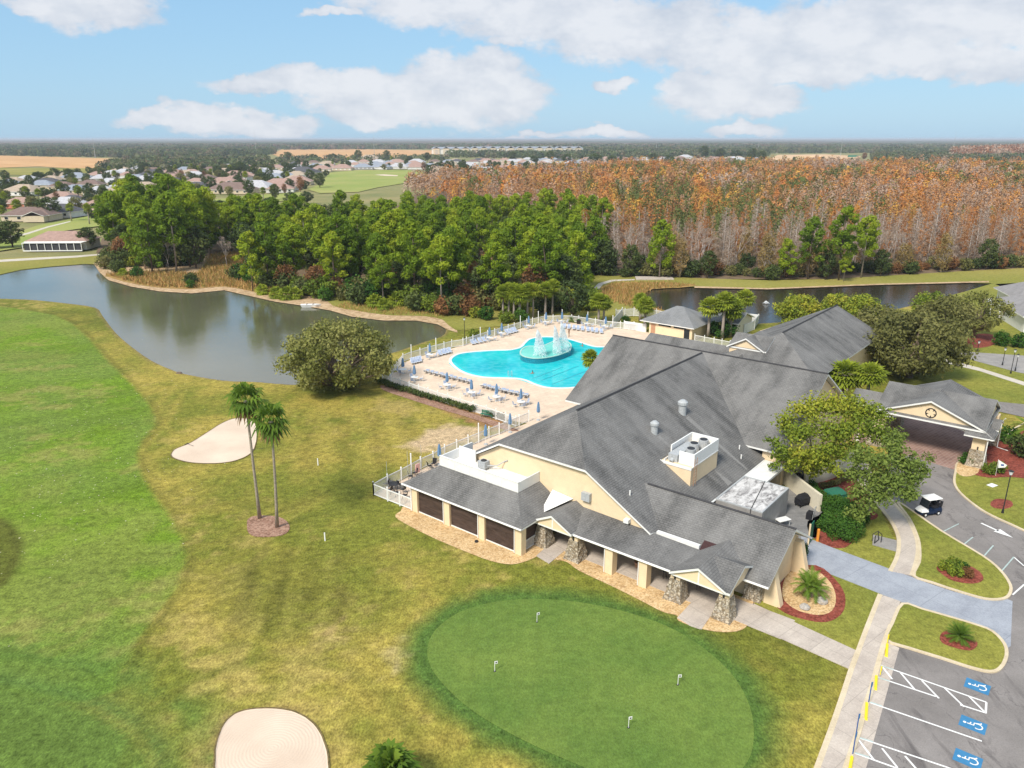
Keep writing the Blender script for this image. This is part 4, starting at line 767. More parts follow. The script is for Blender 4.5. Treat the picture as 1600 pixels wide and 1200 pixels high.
# ---- screened porch with the roof deck
m = MB(); pz = 2.95; dk = 4.62; e0, e1, ef = -1.35, 14.05, -0.35; c0, c1, cf = 1.25, 11.35, 2.55
m.slab([(e0, ef, pz), (e1, ef, pz), (c1, cf, dk), (c0, cf, dk)], 0.16); m.slab([(e1, ef, pz), (e1, 5.9, pz), (c1, 5.9, dk), (c1, cf, dk)], 0.16); m.slab([(e0, ef, pz), (c0, cf, dk), (c0, 5.9, dk), (e0, 5.9, pz)], 0.16); P3(m, 'porch_roof')
MB().box(c0, cf, dk - 0.1, c1, 5.88, dk + 0.03).build('roof_deck', 'white_membrane', club)
m = MB(); ph = dk + 1.02
m.box(c0, cf, dk, c1, cf + 0.12, ph); m.box(c1 - 0.12, cf + 0.12, dk, c1, 5.86, ph); m.box(c0, cf + 0.12, dk, c0 + 0.12, 7.4, ph); m.box(c0 + 0.12, 5.3, dk, 3.6, 5.42, ph + 0.25)
for k in range(1, 5): m.box(c0 + k * 2.0, cf - 0.03, dk + 0.05, c0 + k * 2.0 + 0.08, cf, ph)
m.box(c0 - 0.03, cf - 0.05, ph, c1 + 0.03, cf + 0.15, ph + 0.06); P = m.build('parapet', 'white_paint', club)
ac = MB(); ac.box(4.9, 4.2, dk + 0.25, 5.8, 5.0, dk + 0.95); [ac.box(x, y, dk + 0.03, x + 0.08, y + 0.08, dk + 0.25) for x in (4.95, 5.65) for y in (4.25, 4.87)]; aco = ac.build('condenser', 'galvanised', club); MB().cyl(5.35, 4.6, dk + 0.95, dk + 1.0, 0.3, n=14).build('fan', 'dark_metal', aco)
MB().tube([(5.8, 4.6, dk + 0.5), (6.6, 5.2, dk + 0.55), (7.0, 5.8, dk + 0.9), (7.4, 5.84, dk + 1.1)], 0.06, 5).build('pipe', 'galvanised', aco)
xs_ = [0.0, 4.45, 8.95, 13.35]
for k, x in enumerate(xs_):
    w_ = 0.42; m = MB().box(x - w_, 0.0, 0, x + w_, 0.7, pz - 0.12); o = m.build('column', 'cream_stucco', club)
    MB().tube([(x - w_ + 0.08, -0.06, 0.1), (x - w_ + 0.08, -0.06, 2.7)], 0.045, 5).build('downspout', 'white_paint', o)
def screenmat():
    t = NT('brown_mesh'); p = t.obj(); f = t.noise(t.scale(p, 0.5, 1, 2.5), 1.2, 4, 0.6, 1.0); t.col(t.ramp(f, [(0.35, (0.045, 0.030, 0.025)), (0.65, (0.085, 0.058, 0.048))])); t.set(Roughness=0.65); t.bump(f, 0.4, 0.05); MAT['brown_mesh'] = t.m
screenmat()
for k in range(3):
    x0, x1 = xs_[k] + 0.42, xs_[k + 1] - 0.42; o = MB().box(x0, 0.25, 0.12, x1, 0.29, pz - 0.2).build('roll_screen', 'brown_mesh', club)
    MB().box(x0, 0.2, 0.0, x1, 0.4, 0.12).build('sill', 'white_paint', o)
MB().box(13.3, 0.75, 0.9, 13.36, 5.8, 2.75).build('side_screen', 'brown_mesh', club); m = MB()
for k in range(22): m.box(13.40, 0.8 + k * 0.18, 0.12, 13.44, 0.86 + k * 0.18, 0.95)
m.box(13.38, 0.75, 0.95, 13.46, 4.8, 1.02); m.box(13.38, 0.75, 0.08, 13.46, 4.8, 0.14); m.build('railing', 'white_paint', club)
MB().box(-0.4, 0.6, 0, -0.1, 5.9, 2.75).build('wall', 'cream_stucco', club)
# ---- walkway and its two porticos
m = MB(); wf, wz = 2.25, 2.72; wt_ = 3.55
m.slab([(17.2, wf, wz), (27.8, wf, wz), (28.8, 5.88, wt_ - 0.3), (14.6, 5.88, wt_)], 0.18); P3(m, 'walkway_roof'); MB().box(24.0, 6.0, 2.8, 28.0, 6.32, 3.52).build('roof_curb', 'white_membrane', club)
def gabledir(name, ac_, hw, b0, b1, ez, pkz, ax='b', par=club, mats=('shingle_grey', 'white_paint')):
    m = MB()
    pt = (lambda u, v, z_: (u, v, z_)) if ax == 'b' else (lambda u, v, z_: (v, u, z_))
    m.slab([pt(ac_, b0, pkz), pt(ac_, b1, pkz), pt(ac_ + hw, b1, ez), pt(ac_ + hw, b0, ez)], 0.2); m.slab([pt(ac_, b0, pkz), pt(ac_ - hw, b0, ez), pt(ac_ - hw, b1, ez), pt(ac_, b1, pkz)], 0.2); return P3(m, name, mats, par)
gabledir('portico_roof', 15.65, 2.2, 1.9, 5.88, 2.80, 3.92); gabledir('portico_roof', 29.9, 2.45, 1.9, 8.2, 2.80, 4.02)
m = MB(); m.slab([(29.9, 4.6, 4.01), (32.6, 4.6, 4.01), (32.6, 1.95, 2.80), (32.3, 1.95, 2.80)], 0.2); m.slab([(29.9, 4.6, 4.01), (32.3, 7.3, 2.8), (32.6, 7.3, 2.8), (32.6, 4.6, 4.01)], 0.2); P3(m, 'portico_roof')
for c_, hw, pk in ((15.65, 2.1, 3.70), (29.9, 2.35, 3.80)):
    o = wall('gable_panel', [(c_ - hw, 2.55), (c_ + hw, 2.55), (c_ + hw, 2.66), (c_, pk), (c_ - hw, 2.66)], 'b', 2.15, 2.35)
    MB().box(c_ - 0.06, 2.11, 2.55, c_ + 0.06, 2.15, pk - 0.05).build('batten', 'white_paint', o); MB().box(c_ - hw, 2.10, 2.46, c_ + hw, 2.36, 2.55).build('beam', 'white_paint', o)
wall('gable_panel', [(2.3, 2.5), (7.0, 2.5), (7.0, 2.6), (4.6, 3.75), (2.3, 2.6)], 'a', 32.2, 32.4)
MB().box(17.8, 2.5, 2.35, 27.6, 2.75, 2.56).build('beam', 'cream_stucco', club)
MB().poly([(13.5, 2.9, 2.95), (15.3, 5.86, 4.0), (12.9, 5.86, 4.22)]).build('cricket', 'white_membrane', club)
m = MB(); m.slab([(28.0, 6.0, sz(6.0) + .12), (29.3, 6.0, sz(6.0) + .12), (29.3, 7.0, sz(7.0) + .1), (28.0, 7.0, sz(7.0) + .1)], .1, 0, 0); m.build('roof_patch', 'patch_dark', club)
for x in (21.4, 24.75): 
    o = MB().box(x - 0.42, 2.45, 0, x + 0.42, 3.25, 2.5).build('column', 'cream_stucco', club); MB().tube([(x - 0.36, 2.40, 0.1), (x - 0.36, 2.40, 2.3)], 0.045, 5).build('downspout', 'white_paint', o)
def stonepillar(a_, b_, h0=2.0, h1=2.5, r0=0.80, r1=0.46, par=club):
    q0 = [(a_ - r0, b_ - r0), (a_ + r0, b_ - r0), (a_ + r0, b_ + r0), (a_ - r0, b_ + r0)]; q1 = [(a_ - r1, b_ - r1), (a_ + r1, b_ - r1), (a_ + r1, b_ + r1), (a_ - r1, b_ + r1)]
    m = MB(); r = random.Random(int(a_ * 10)); nl = 7; rings = []; n = 16
    for k in range(nl + 1):
        t = k / nl; rr = r0 + (r1 - r0) * t; ring = []
        for j in range(n):
            side, u = divmod(j, 4); u = u / 4 * 2 - 1; p = [(u, -1), (1, u), (-u, 1), (-1, -u)][side]; jj = 1 + r.uniform(-0.06, 0.06); ring.append((a_ + p[0] * rr * jj, b_ + p[1] * rr * jj, h0 * t + (r.uniform(-0.04, 0.04) if 0 < k < nl else 0)))
        rings.append(ring)
    for rg in rings: m.v += rg
    for k in range(nl):
        for j in range(n): m.f.append((k * n + j, k * n + (j + 1) % n, (k + 1) * n + (j + 1) % n, (k + 1) * n + j)); m.mi.append(0)
    m.f.append(tuple(nl * n + j for j in range(n))); m.mi.append(0)
    o = m.build('stone_pillar', 'fieldstone', par); MB().box(a_ - r1 * 0.9, b_ - r1 * 0.9, h0, a_ + r1 * 0.9, b_ + r1 * 0.9, h1).build('pillar_head', 'cream_stucco', o)
    l = MB(); l.box(a_ - 0.07, b_ - r1 * 0.9 - 0.12, h0 + 0.05, a_ + 0.07, b_ - r1 * 0.9, h0 + 0.38); l.build('wall_lantern', 'dark_metal', o)
for x, y in ((14.0, 3.1), (17.75, 2.9), (27.75, 2.9), (31.95, 2.9)): stonepillar(x, y, 1.95, 2.5)
stonepillar(32.7, 7.1, 2.1, 2.5, 0.75, 0.6)
for k, (x, w_) in enumerate(((18.6, 1.0), (20.6, 0.5), (26.4, 1.3))): MB().box(x, 5.82, 0.1, x + w_, 5.88, 2.15).build('door', 'glass_dark', club)
MB().box(16.4, 5.5, 4.35, 17.3, 5.88, 5.15).build('wall_vent', 'galvanised', club); MB().box(21.0, 5.4, 3.6, 21.5, 5.88, 3.95).build('wall_box', 'white_paint', club)
# ---- roof plant screen
px0, px1, py0, py1, pt_, pn = 19.15, 22.6, 15.0, 20.9, 5.95, 7.2
enc = MB(); enc.hexa([(px0, py0), (px1, py0), (px1, py1), (px0, py1)], 3.4, pt_); eo = enc.build('plant_screen', 'cream_stucco', club)
m = MB(); m.box(px1 - 0.1, py0 + 0.5, pt_, px1 + 0.03, py1, pn); m.box(px0 + 0.5, py1 - 0.1, pt_, px1 - 0.1, py1 + 0.03, pn); m.box(px0 + 0.47, py0 + 1.4, pt_, px0 + 0.6, py1 - 0.1, pn); m.box(px1 - 1.6, py0 + 0.5, pt_, px1 - 0.1, py0 + 0.6, pn)
m.box(px0 - 0.05, py0 - 0.06, pt_ - 0.22, px1 + 0.05, py0, pt_ + 0.06); m.box(px1 + 0.0, py0, pt_ - 0.06, px1 + 0.06, py1, pt_ + 0.04); m.box(px0 - 0.06, py0, pt_ - 0.22, px0, py1, pt_ + 0.06); m.box(px0 + 0.55, py0 + 0.0, pt_, px0 + 0.62, py0 + 1.4, pt_ + 0.25); m.build('parapet', 'white_paint', eo)
m = MB()
for x, y in ((21.4, 20.0), (21.1, 18.5), (21.5, 17.0)):
    f_ = MB().cyl(x, y, pt_, pn - 0.1, 0.55, 0.48, 16).build('exhaust_fan', 'galvanised', eo); MB().cyl(x, y, pn - 0.1, pn - 0.05, 0.38, n=14).build('fan_opening', 'dark_metal', f_); MB().cyl(x, y, pn - 0.1, pn - 0.02, 0.50, 0.48, 16)
m.box(19.9, 15.4, pt_, 20.9, 19.4, pt_ + 0.75); m.box(20.9, 15.9, pt_, 22.3, 16.5, pt_ + 0.4); m.tube([(20.4, 15.4, pt_ + 0.3), (20.4, 15.1, pt_ + 0.1)], 0.2, 8); m.build('duct', 'galvanised', eo)
m = MB()
for xx in (15.25, 15.75): m.tube([(px1 + 0.22, xx, 4.1), (px1 + 0.22, xx, 6.9)], 0.03, 5)
for k in range(8): m.tube([(px1 + 0.22, 15.25, 4.3 + k * 0.3), (px1 + 0.22, 15.75, 4.3 + k * 0.3)], 0.02, 4)
plain('rust', (0.45, 0.25, 0.15), 0.8); m.build('ladder', 'rust', eo)
for (x, y, r_, h_) in ((16.9, 17.9, 0.42, 1.15), (16.6, 24.6, 0.5, 1.4)):
    zb = z(x); o = MB().cyl(x, y, zb - 0.3, zb + h_ * 0.75, r_ * 0.85, n=14).build('roof_vent', 'galvanised', club); mm = MB(); mm.cyl(x, y, zb + h_ * 0.7, zb + h_ * 0.9, r_ * 1.1, r_ * 1.1, 14); mm.cyl(x, y, zb + h_ * 0.9, zb + h_ + 0.1, r_ * 1.1, r_ * 0.5, 14); mm.build('vent_cap', 'galvanised', o)
for (x, y) in ((20.4, 7.4), (25.3 - 2, 25.5), (22.5, 26.8)): MB().cyl(x, y, z(x) - 0.1, z(x) + 0.45, 0.07, n=8).build('vent_pipe', 'white_paint', club)
[MB().tube(p_, r__, 6).build('gutter', 'white_paint', club) for p_, r__ in (([(-1.3, 5.4, z(-1.3) - 0.1), (-1.3, 28, z(-1.3) - 0.1)], 0.07), ([(24.72, 15.3, 2.80), (24.72, 28.5, 2.80)], 0.09), ([(29.2, 5.12, sz(5.2) - 0.08), (34.4, 5.12, sz(5.2) - 0.08)], 0.08), ([(e0, ef - 0.06, pz - 0.08), (e1, ef - 0.06, pz - 0.08)], 0.07), ([(17.9, wf - 0.06, wz - 0.1), (27.4, wf - 0.06, wz - 0.1)], 0.07))]
plain('washed_shingle', (0.235, 0.23, 0.222), 0.9, 0, 0.22, 6)
for (x0_, yv, x1_, w0_, w1_) in ((17.4, 17.9, 19.0, .32, .2), (17.2, 24.6, 24.4, .38, .16), (22.7, 20.2, 24.5, 0.0, .5)):
    q = [(x0_, yv - w0_, z(x0_) + .012), (x1_, yv - w1_, z(x1_) + .012), (x1_, yv + w1_, z(x1_) + .012), (x0_, yv + max(w0_, .05), z(x0_) + .012)]; MB().poly(q).build('washed_streak', 'washed_shingle', club)
# ---- entrance cupola behind the ridge
cu = empty('cupola', (0, 0, 0)); cu.parent = club
MB().hexa([(9.2, 53.4), (14.1, 53.4), (14.1, 58.6), (9.2, 58.6)], 4.0, 8.0).build('wall', 'cream_stucco', cu)
gabledir('roof', 11.65, 2.75, 53.0, 59.1, 8.0, 9.5, 'b', cu); gabledir('roof', 56.0, 2.75, 9.0, 14.6, 8.0, 9.48, 'a', cu)
wall('gable_panel', [(9.2, 7.9), (14.1, 7.9), (14.1, 8.0), (11.65, 9.3), (9.2, 8.0)], 'b', 53.35, 53.5, parent=cu); wall('gable_panel', [(53.5, 7.9), (58.5, 7.9), (58.5, 8.0), (56, 9.3), (53.5, 8.0)], 'a', 14.0, 14.2, parent=cu)
wall('lower_gable', [(9.3, 5.5), (14.0, 5.5), (11.65, 7.35)], 'b', 51.6, 53.35, 'shingle_grey', cu)
# ---- drive-through canopy
pc = empty('entrance_canopy', (0, 0, 0)); pc.parent = club
kz, ke, pa, pb = 7.0, 4.62, 36.5, 53.3
gabledir('roof', pa, 5.9, 47.9, 58.8, ke, kz, 'b', pc); gabledir('roof', pb, 5.4, 30.6, 42.4, ke, kz - 0.02, 'a', pc)
m = MB(); n = 14; xs2 = [30.9 + (42.1 - 30.9) * k / n for k in range(n + 1)]
arch = lambda u: 3.55 + 0.95 * (1 - ((u - 36.5) / 5.6) ** 2)
for bb in (48.3, 58.1):
    top = lambda u: kz - 0.28 - (kz - ke) / 5.9 * abs(u - pa)
    mm = MB()
    for k in range(n):
        a0_, a1_ = xs2[k], xs2[k + 1]; q = [(a0_, arch(a0_)), (a1_, arch(a1_)), (a1_, top(a1_)), (a0_, top(a0_))]
        for yy, fl in ((bb, 0), (bb + 0.3, 1)): pp = [(u, yy, v) for u, v in q]; mm.poly(pp if not fl else pp[::-1], 0)
        mm.poly([(a0_, bb + 0.3, arch(a0_)), (a1_, bb + 0.3, arch(a1_)), (a1_, bb, arch(a1_)), (a0_, bb, arch(a0_))], 1)
    o = mm.build('gable_panel', ['cream_stucco', 'white_paint'], pc)
    tr_ = MB()
    for k in range(n): tr_.hexa([(xs2[k], bb - 0.05), (xs2[k + 1], bb - 0.05), (xs2[k + 1], bb - 0.002), (xs2[k], bb - 0.002)], 0, 1)
    tr_.v = [(x, y, arch(x) + (0.16 if z_ > 0.5 else 0.0)) for x, y, z_ in tr_.v]; tr_.build('arch_trim', 'white_paint', o)
    if bb < 50:
        st = MB()
        for k in range(12):
            t0, t1 = 2 * math.pi * k / 12, 2 * math.pi * (k + 1) / 12
            q = [(pa + 0.1 + r_ * math.cos(t), bb - 0.03, 5.45 + r_ * math.sin(t)) for r_, t in ((0.62, t0), (0.62, t1), (0.5, t1), (0.5, t0))]; st.poly(q)
        for k in range(5):
            t0 = math.pi / 2 + 2 * math.pi * k / 5; q = [(pa + 0.1 + r_ * math.cos(t), bb - 0.03, 5.45 + r_ * math.sin(t)) for r_, t in ((0.5, t0 + 0.45), (0.52, t0 + math.pi / 5), (0.5, t0 + 0.82), (0.26, t0 + math.pi / 5))]; st.poly(q)
        st.build('round_ornament', 'dark_metal', o)
for (x, y) in ((41.9, 48.9), (41.9, 57.7), (31.1, 48.9), (31.1, 57.7)): stonepillar(x, y, 2.2, 3.9, 1.0, 0.72, pc)
gabledir('side_roof', pb, 1.9, 42.0, 43.3, 3.9, 4.7, 'a', pc)
m = MB(); m.slab([(40.4, 47.4, 4.0), (43.3, 47.4, 4.0), (43.3, 48.25, 4.5), (40.4, 48.25, 4.5)], 0.15); m.slab([(43.4, 47.4, 4.0), (43.4, 50.5, 4.0), (42.3, 50.5, 4.55), (42.3, 48.2, 4.55)], 0.15); P3(m, 'skirt_roof', parent=pc)
wall('wall', [(48.6, 3.9), (58.1, 3.9), (58.1, 4.4), (53.3, 6.6), (48.6, 4.4)], 'a', 41.8, 42.1, parent=pc)
[MB().tube(p_, 0.06, 6).build('downspout', 'white_paint', pc) for p_ in ([(42.9, 47.3, 4.0), (42.8, 47.6, 3.6), (42.8, 47.6, 0.2), (43.6, 47.2, 0.15)], [(43.3, 56.5, 4.0), (43.0, 56.5, 3.6), (43.0, 56.5, 0.2), (44.2, 56.1, 0.15)])]
m = MB(); m.slab([(26.5, 54.6, 4.9), (31.0, 54.6, 4.9), (31.0, 52.0, 3.6), (26.5, 52.0, 3.6)], 0.2); m.slab([(26.5, 54.6, 4.9), (26.5, 57.2, 3.6), (31.0, 57.2, 3.6), (31.0, 54.6, 4.9)], 0.2); P3(m, 'link_roof')
# ---- service yard: curved screen walls, gate, grill, table, cabinets
def wallline(name, px, h_, th, mat, lab, cat, z0=0):
    q = smooth_line([G(*p) for p in px], 3); o = ribbon(name, q, th, z0 + h_, mat, thick=h_, kind='thing'); tag(o, lab, cat); return o
sheet('service_yard', [(1195,800),(1235,760),(1262,748),(1290,800),(1275,840),(1250,850),(1225,840)], 0.04, 'yard_concrete')
wallline('yard_wall', [(1221,752),(1240,768),(1262,786),(1280,800)], 1.9, 0.3, 'pale_stucco', 'cream screen wall curving round the service yard beside the walk-in cooler', 'wall')
wallline('garden_wall', [(1256,757),(1285,752),(1310,742),(1332,726),(1338,700)], 1.9, 0.3, 'pale_stucco', 'cream curved garden wall behind the yellow-green oak', 'wall')
wallline('garden_wall', [(1250,728),(1232,740),(1222,752)], 1.9, 0.3, 'pale_stucco', 'short cream wall beside the white flat roof', 'wall')
gt = empty('yard_gate', G(1262, 852), 0, 'green double gate leaf standing open at the service yard entrance', 'gate')
m = MB(); m.hexa([(0, 0), (0.08, 0), (0.75, 0.9), (0.67, 0.9)], 0.1, 2.1); m.build('gate_leaf', 'green_paint', gt); MB().box(-0.06, -0.06, 0, 0.06, 0.06, 2.2).build('post', 'cream_stucco', gt)
gr = empty('grill', G(1253, 790), 0.5, 'black covered barbecue grill against the yard wall', 'grill'); MB().box(-0.75, -0.4, 0.35, 0.75, 0.4, 0.95).build('cover', 'black_fabric', gr); MB().hexa([(-0.65, -0.38), (0.65, -0.38), (0.65, 0.38), (-0.65, 0.38)], 0.95, 1.3, top=[(-0.5, -0.15), (0.5, -0.15), (0.5, 0.25), (-0.5, 0.25)]).build('lid', 'black_fabric', gr)
[MB().cyl(x, y, 0, 0.35, 0.06, n=8).build('leg', 'rubber', gr) for x in (-0.6, 0.6) for y in (-0.3, 0.3)]
tb = empty('prep_table', G(1222, 822), 0.4, 'white folding prep table on the dark yard concrete', 'table'); MB().box(-0.7, -0.4, 0.72, 0.7, 0.4, 0.77).build('tabletop', 'white_paint', tb)
for x in (-0.6, 0.6):
    for y in (-0.32, 0.32): MB().box(x - 0.03, y - 0.03, 0, x + 0.03, y + 0.03, 0.72).build('leg', 'galvanised', tb)
tr = empty('hand_truck', G(1270, 812), 0.9, 'grey hand truck loaded with black bins by the gate', 'hand truck'); m = MB(); [m.tube([(x, 0, 0.1), (x, -0.1, 1.4)], 0.03, 5) for x in (-0.25, 0.25)]; m.tube([(-0.25, -0.1, 1.4), (0.25, -0.1, 1.4)], 0.03, 5); m.build('frame', 'galvanised', tr); MB().box(-0.4, 0.05, 0.05, 0.4, 0.6, 0.75).build('bin', 'black_fabric', tr)
for k, (x, y, lab) in enumerate(((1248, 748, 'black waste bin behind the pale screen wall, nearer the cooler'), (1256, 752, 'black waste bin behind the pale screen wall, under the oak'))):
    bn = empty('waste_bin', G(x, y + 2), 0.4 + k, lab, 'bin', 'black bins behind the screen wall'); MB().hexa([(-0.3, -0.35), (0.3, -0.35), (0.3, 0.35), (-0.3, 0.35)], 0, 1.0, top=[(-0.38, -0.42), (0.38, -0.42), (0.38, 0.42), (-0.38, 0.42)]).build('body', 'black_fabric', bn); MB().box(-0.4, -0.44, 1.0, 0.4, 0.44, 1.08).build('lid', 'dark_metal', bn)
cb = empty('utility_cabinet', G(1304, 785), 0.35, 'green metal utility cabinet with sloped top among the red mulch', 'utility cabinet'); MB().box(-0.9, -0.7, 0, 0.9, 0.7, 1.15).build('body', 'green_paint', cb); MB().hexa([(-0.95, -0.75), (0.95, -0.75), (0.95, 0.75), (-0.95, 0.75)], 1.15, 1.35, top=[(-0.9, 0.1), (0.9, 0.1), (0.9, 0.72), (-0.9, 0.72)]).build('lid', 'green_paint', cb)
bo = empty('bollard', G(1277, 846), 0, 'orange steel bollard beside the green yard gate', 'bollard'); MB().cyl(0, 0, 0, 1.25, 0.13, n=14).build('post', 'orange_paint', bo); MB().sphere((0, 0, 1.25), 0.13, 10, 6, 0.6).build('cap', 'orange_paint', bo)
# ---- bathhouse
bh = empty('bathhouse', (OX, OY, 0), TH, 'small cream pool bathhouse with grey hip roof and open doorway', 'bathhouse')
m = MB(); A0, A1, D0, D1, ez = -20.6, -9.2, 80.2, 91.0, 2.6; zz = 5.2; mB = (D0 + D1) / 2
m.slab([(A0, D0, ez), (A1, D0, ez), (A1 - 5.0, mB, zz), (A0 + 5.0, mB, zz)], 0.15); m.slab([(A1, D0, ez), (A1, D1, ez), (A1 - 5.0, mB, zz)], 0.15); m.slab([(A1, D1, ez), (A0, D1, ez), (A0 + 5.0, mB, zz), (A1 - 5.0, mB, zz)], 0.15); m.slab([(A0, D1, ez), (A0, D0, ez), (A0 + 5.0, mB, zz)], 0.15); P3(m, 'roof', ('shingle_pool', 'white_paint'), bh)
MB().box(A0 + 1.8, D0 + 0.6, 0, A1 - 0.6, D1 - 0.6, ez - 0.1).build('wall', 'cream_stucco', bh); MB().box(A1 - 2.2, D0 + 0.52, 0.05, A1 - 1.1, D0 + 0.62, 2.1).build('doorway', 'glass_dark', bh); MB().box(A0 + 2.2, D0 + 0.52, 0.05, A0 + 3.1, D0 + 0.62, 2.1).build('door', 'rust', bh)
m = MB(); [m.box(x, D0 + 0.54, 2.0, x + 2.6, D0 + 0.6, 2.35) for x in (A0 + 3.8, A0 + 7.0)]; m.build('window', 'glass_dark', bh)
m = MB(); m.slab([(A1 - 4, 92.5, 4.2), (-4.2, 92.5, 4.2), (-4.2, 88.5, 2.7), (A1 - 4, 88.5, 2.7)], 0.15); m.slab([(A1 - 4, 92.5, 4.2), (A1 - 4, 96.5, 2.7), (-4.2, 96.5, 2.7), (-4.2, 92.5, 4.2)], 0.15); P3(m, 'annex_roof', ('shingle_pool', 'white_paint'), bh)
wall('annex_wall', [(89, 0), (96, 0), (96, 2.6), (92.5, 4.0), (89, 2.6)], 'a', -4.9, -4.6, 'pale_stucco', bh)
# ---------------------------------------------------------------- foliage
def unit(v): return v / (np.linalg.norm(v, axis=-1, keepdims=True) + 1e-9)
def cloud(clumps, n, size, seed, aspect=0.6, tonevar=0.25, squash=1.0, flat=0.5, shell=0.45, droop=0):
    """leaf cards scattered through clumps: [(x,y,z,r,tone)] -> verts, faces, tone"""
    r = np.random.default_rng(seed); cl = np.array(clumps, float); w_ = cl[:, 3] ** 2; k = r.choice(len(cl), n, p=w_ / w_.sum())
    d = unit(r.normal(size=(n, 3))); rad = cl[k, 3] * (shell + (1 - shell) * r.random(n)) * (0.88 + 0.24 * r.random(n)); d2 = d.copy(); d2[:, 2] *= squash
    P = cl[k, :3] + d2 * rad[:, None]; N = unit(d + flat * r.normal(size=(n, 3)) + np.array([0, 0, 0.35]))
    t1 = unit(np.cross(N, r.normal(size=(n, 3)))); 
    if droop: t1 = unit(t1 * (1 - droop) + np.array([0, 0, -droop]))
    t2 = unit(np.cross(N, t1)); s = size * (0.6 + 0.8 * r.random(n))
    a = t1 * s[:, None]; b_ = t2 * (s * aspect)[:, None]
    V = np.stack([P - a, P + b_ * 0.9 - a * 0.1, P + a, P - b_ * 0.9 + a * 0.1], 1).reshape(-1, 3)
    tone = np.clip(cl[k, 4] + tonevar * (r.random(n) - 0.5) * 2, 0, 1)
    return V, np.arange(4 * n).reshape(-1, 4), np.repeat(tone, 4)
def branches(segs, mat, name='trunk', n=6):
    m = MB(); [m.tube(p, r_, n) for p, r_ in segs]; return m.mesh(name, mat, True)
def bend(p, q, k=3, j=0.25, r=random): 
    p, q = Vector(p), Vector(q); o = [tuple(p)]
    for i in range(1, k): t = i / k; v = p.lerp(q, t); L = (q - p).length * j * 0.3; o.append((v.x + r.uniform(-L, L), v.y + r.uniform(-L, L), v.z + r.uniform(-L, L) * 0.5))
    return o + [tuple(q)]
def pine(seed, H=17.0, bare=0.42, spread=3.4, n=2300, tone=0.5):
    spread *= 1.12; bare *= .8; n = 3300
    r = random.Random(seed); cl = []; sg = [([(0, 0, 0), (r.uniform(-.3, .3), r.uniform(-.3, .3), H * 0.5), (r.uniform(-.5, .5), r.uniform(-.5, .5), H * 0.96)], [0.24, 0.17, 0.05])]
    top = sg[0][0][2]
    for k in range(22):
        t = k / 21; h = H * (bare + (1 - bare) * t * 0.97); prof = math.sin(math.pi * min(1, 0.25 + 0.72 * t)) ** 0.7; R_ = spread * prof * r.uniform(0.45, 1.05); an = k * 2.4 + r.uniform(-.5, .5)
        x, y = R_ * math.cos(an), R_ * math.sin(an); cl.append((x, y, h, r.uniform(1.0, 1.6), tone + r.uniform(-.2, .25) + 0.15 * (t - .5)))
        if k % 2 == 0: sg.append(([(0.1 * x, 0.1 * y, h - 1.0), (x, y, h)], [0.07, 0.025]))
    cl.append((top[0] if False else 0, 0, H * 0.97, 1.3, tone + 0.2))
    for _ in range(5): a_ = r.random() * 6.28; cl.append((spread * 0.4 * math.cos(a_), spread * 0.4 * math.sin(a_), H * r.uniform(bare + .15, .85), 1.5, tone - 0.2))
    return cloud(cl, n, 0.38, seed, 0.5, 0.16, 0.78, 0.6, 0.55), branches(sg, 'bark' if seed % 3 else 'pale_bark')
def broad(seed, H=9.0, Rr=4.5, n=3500, ncl=30, base=0.25, size=0.3, tone=0.5, trunkmat='bark', squash=0.8, droop=0, crs=(1.0, 1.8), aspect=0.6, tonevar=0.22, multi=1):
    r = random.Random(seed); cl = []; c0 = H * (base + 1) / 2; hz = H * (1 - base) / 2; sg = []
    for k in range(ncl):
        z_ = 1 - 2 * (k + .5) / ncl; an = k * 2.39996 + r.uniform(-.4, .4); q = math.sqrt(max(0, 1 - z_ * z_)); f = r.uniform(0.55, 0.95)
        cr = r.uniform(*crs); x, y, zz = (Rr - cr * .5) * q * f * math.cos(an), (Rr - cr * .5) * q * f * math.sin(an), c0 + (hz - cr * .4) * z_ * r.uniform(.8, 1.05)
        cl.append((x, y, max(zz, 0.6), cr, min(1, max(0, tone + r.uniform(-.25, .25))))); 
        if k % 2 == 0: sg.append((bend((0, 0, H * base * r.uniform(.6, 1.0)), (x, y, max(zz, .6)), 3, .4, r), [0.11 * Rr / 4, 0.08 * Rr / 4, 0.05 * Rr / 4, 0.02]))
    for k in range(multi): a_ = k * 2.1; sg.append((bend((0.35 * (multi - 1) * math.cos(a_), 0.35 * (multi - 1) * math.sin(a_), 0), (0.8 * math.cos(a_) * (multi > 1), 0.8 * math.sin(a_) * (multi > 1), c0), 2, .15, r), [0.06 * Rr, 0.05 * Rr, 0.02 * Rr]))
    return cloud(cl, n, size, seed, aspect, tonevar, squash, 0.8, 0.35, droop), branches(sg, trunkmat)
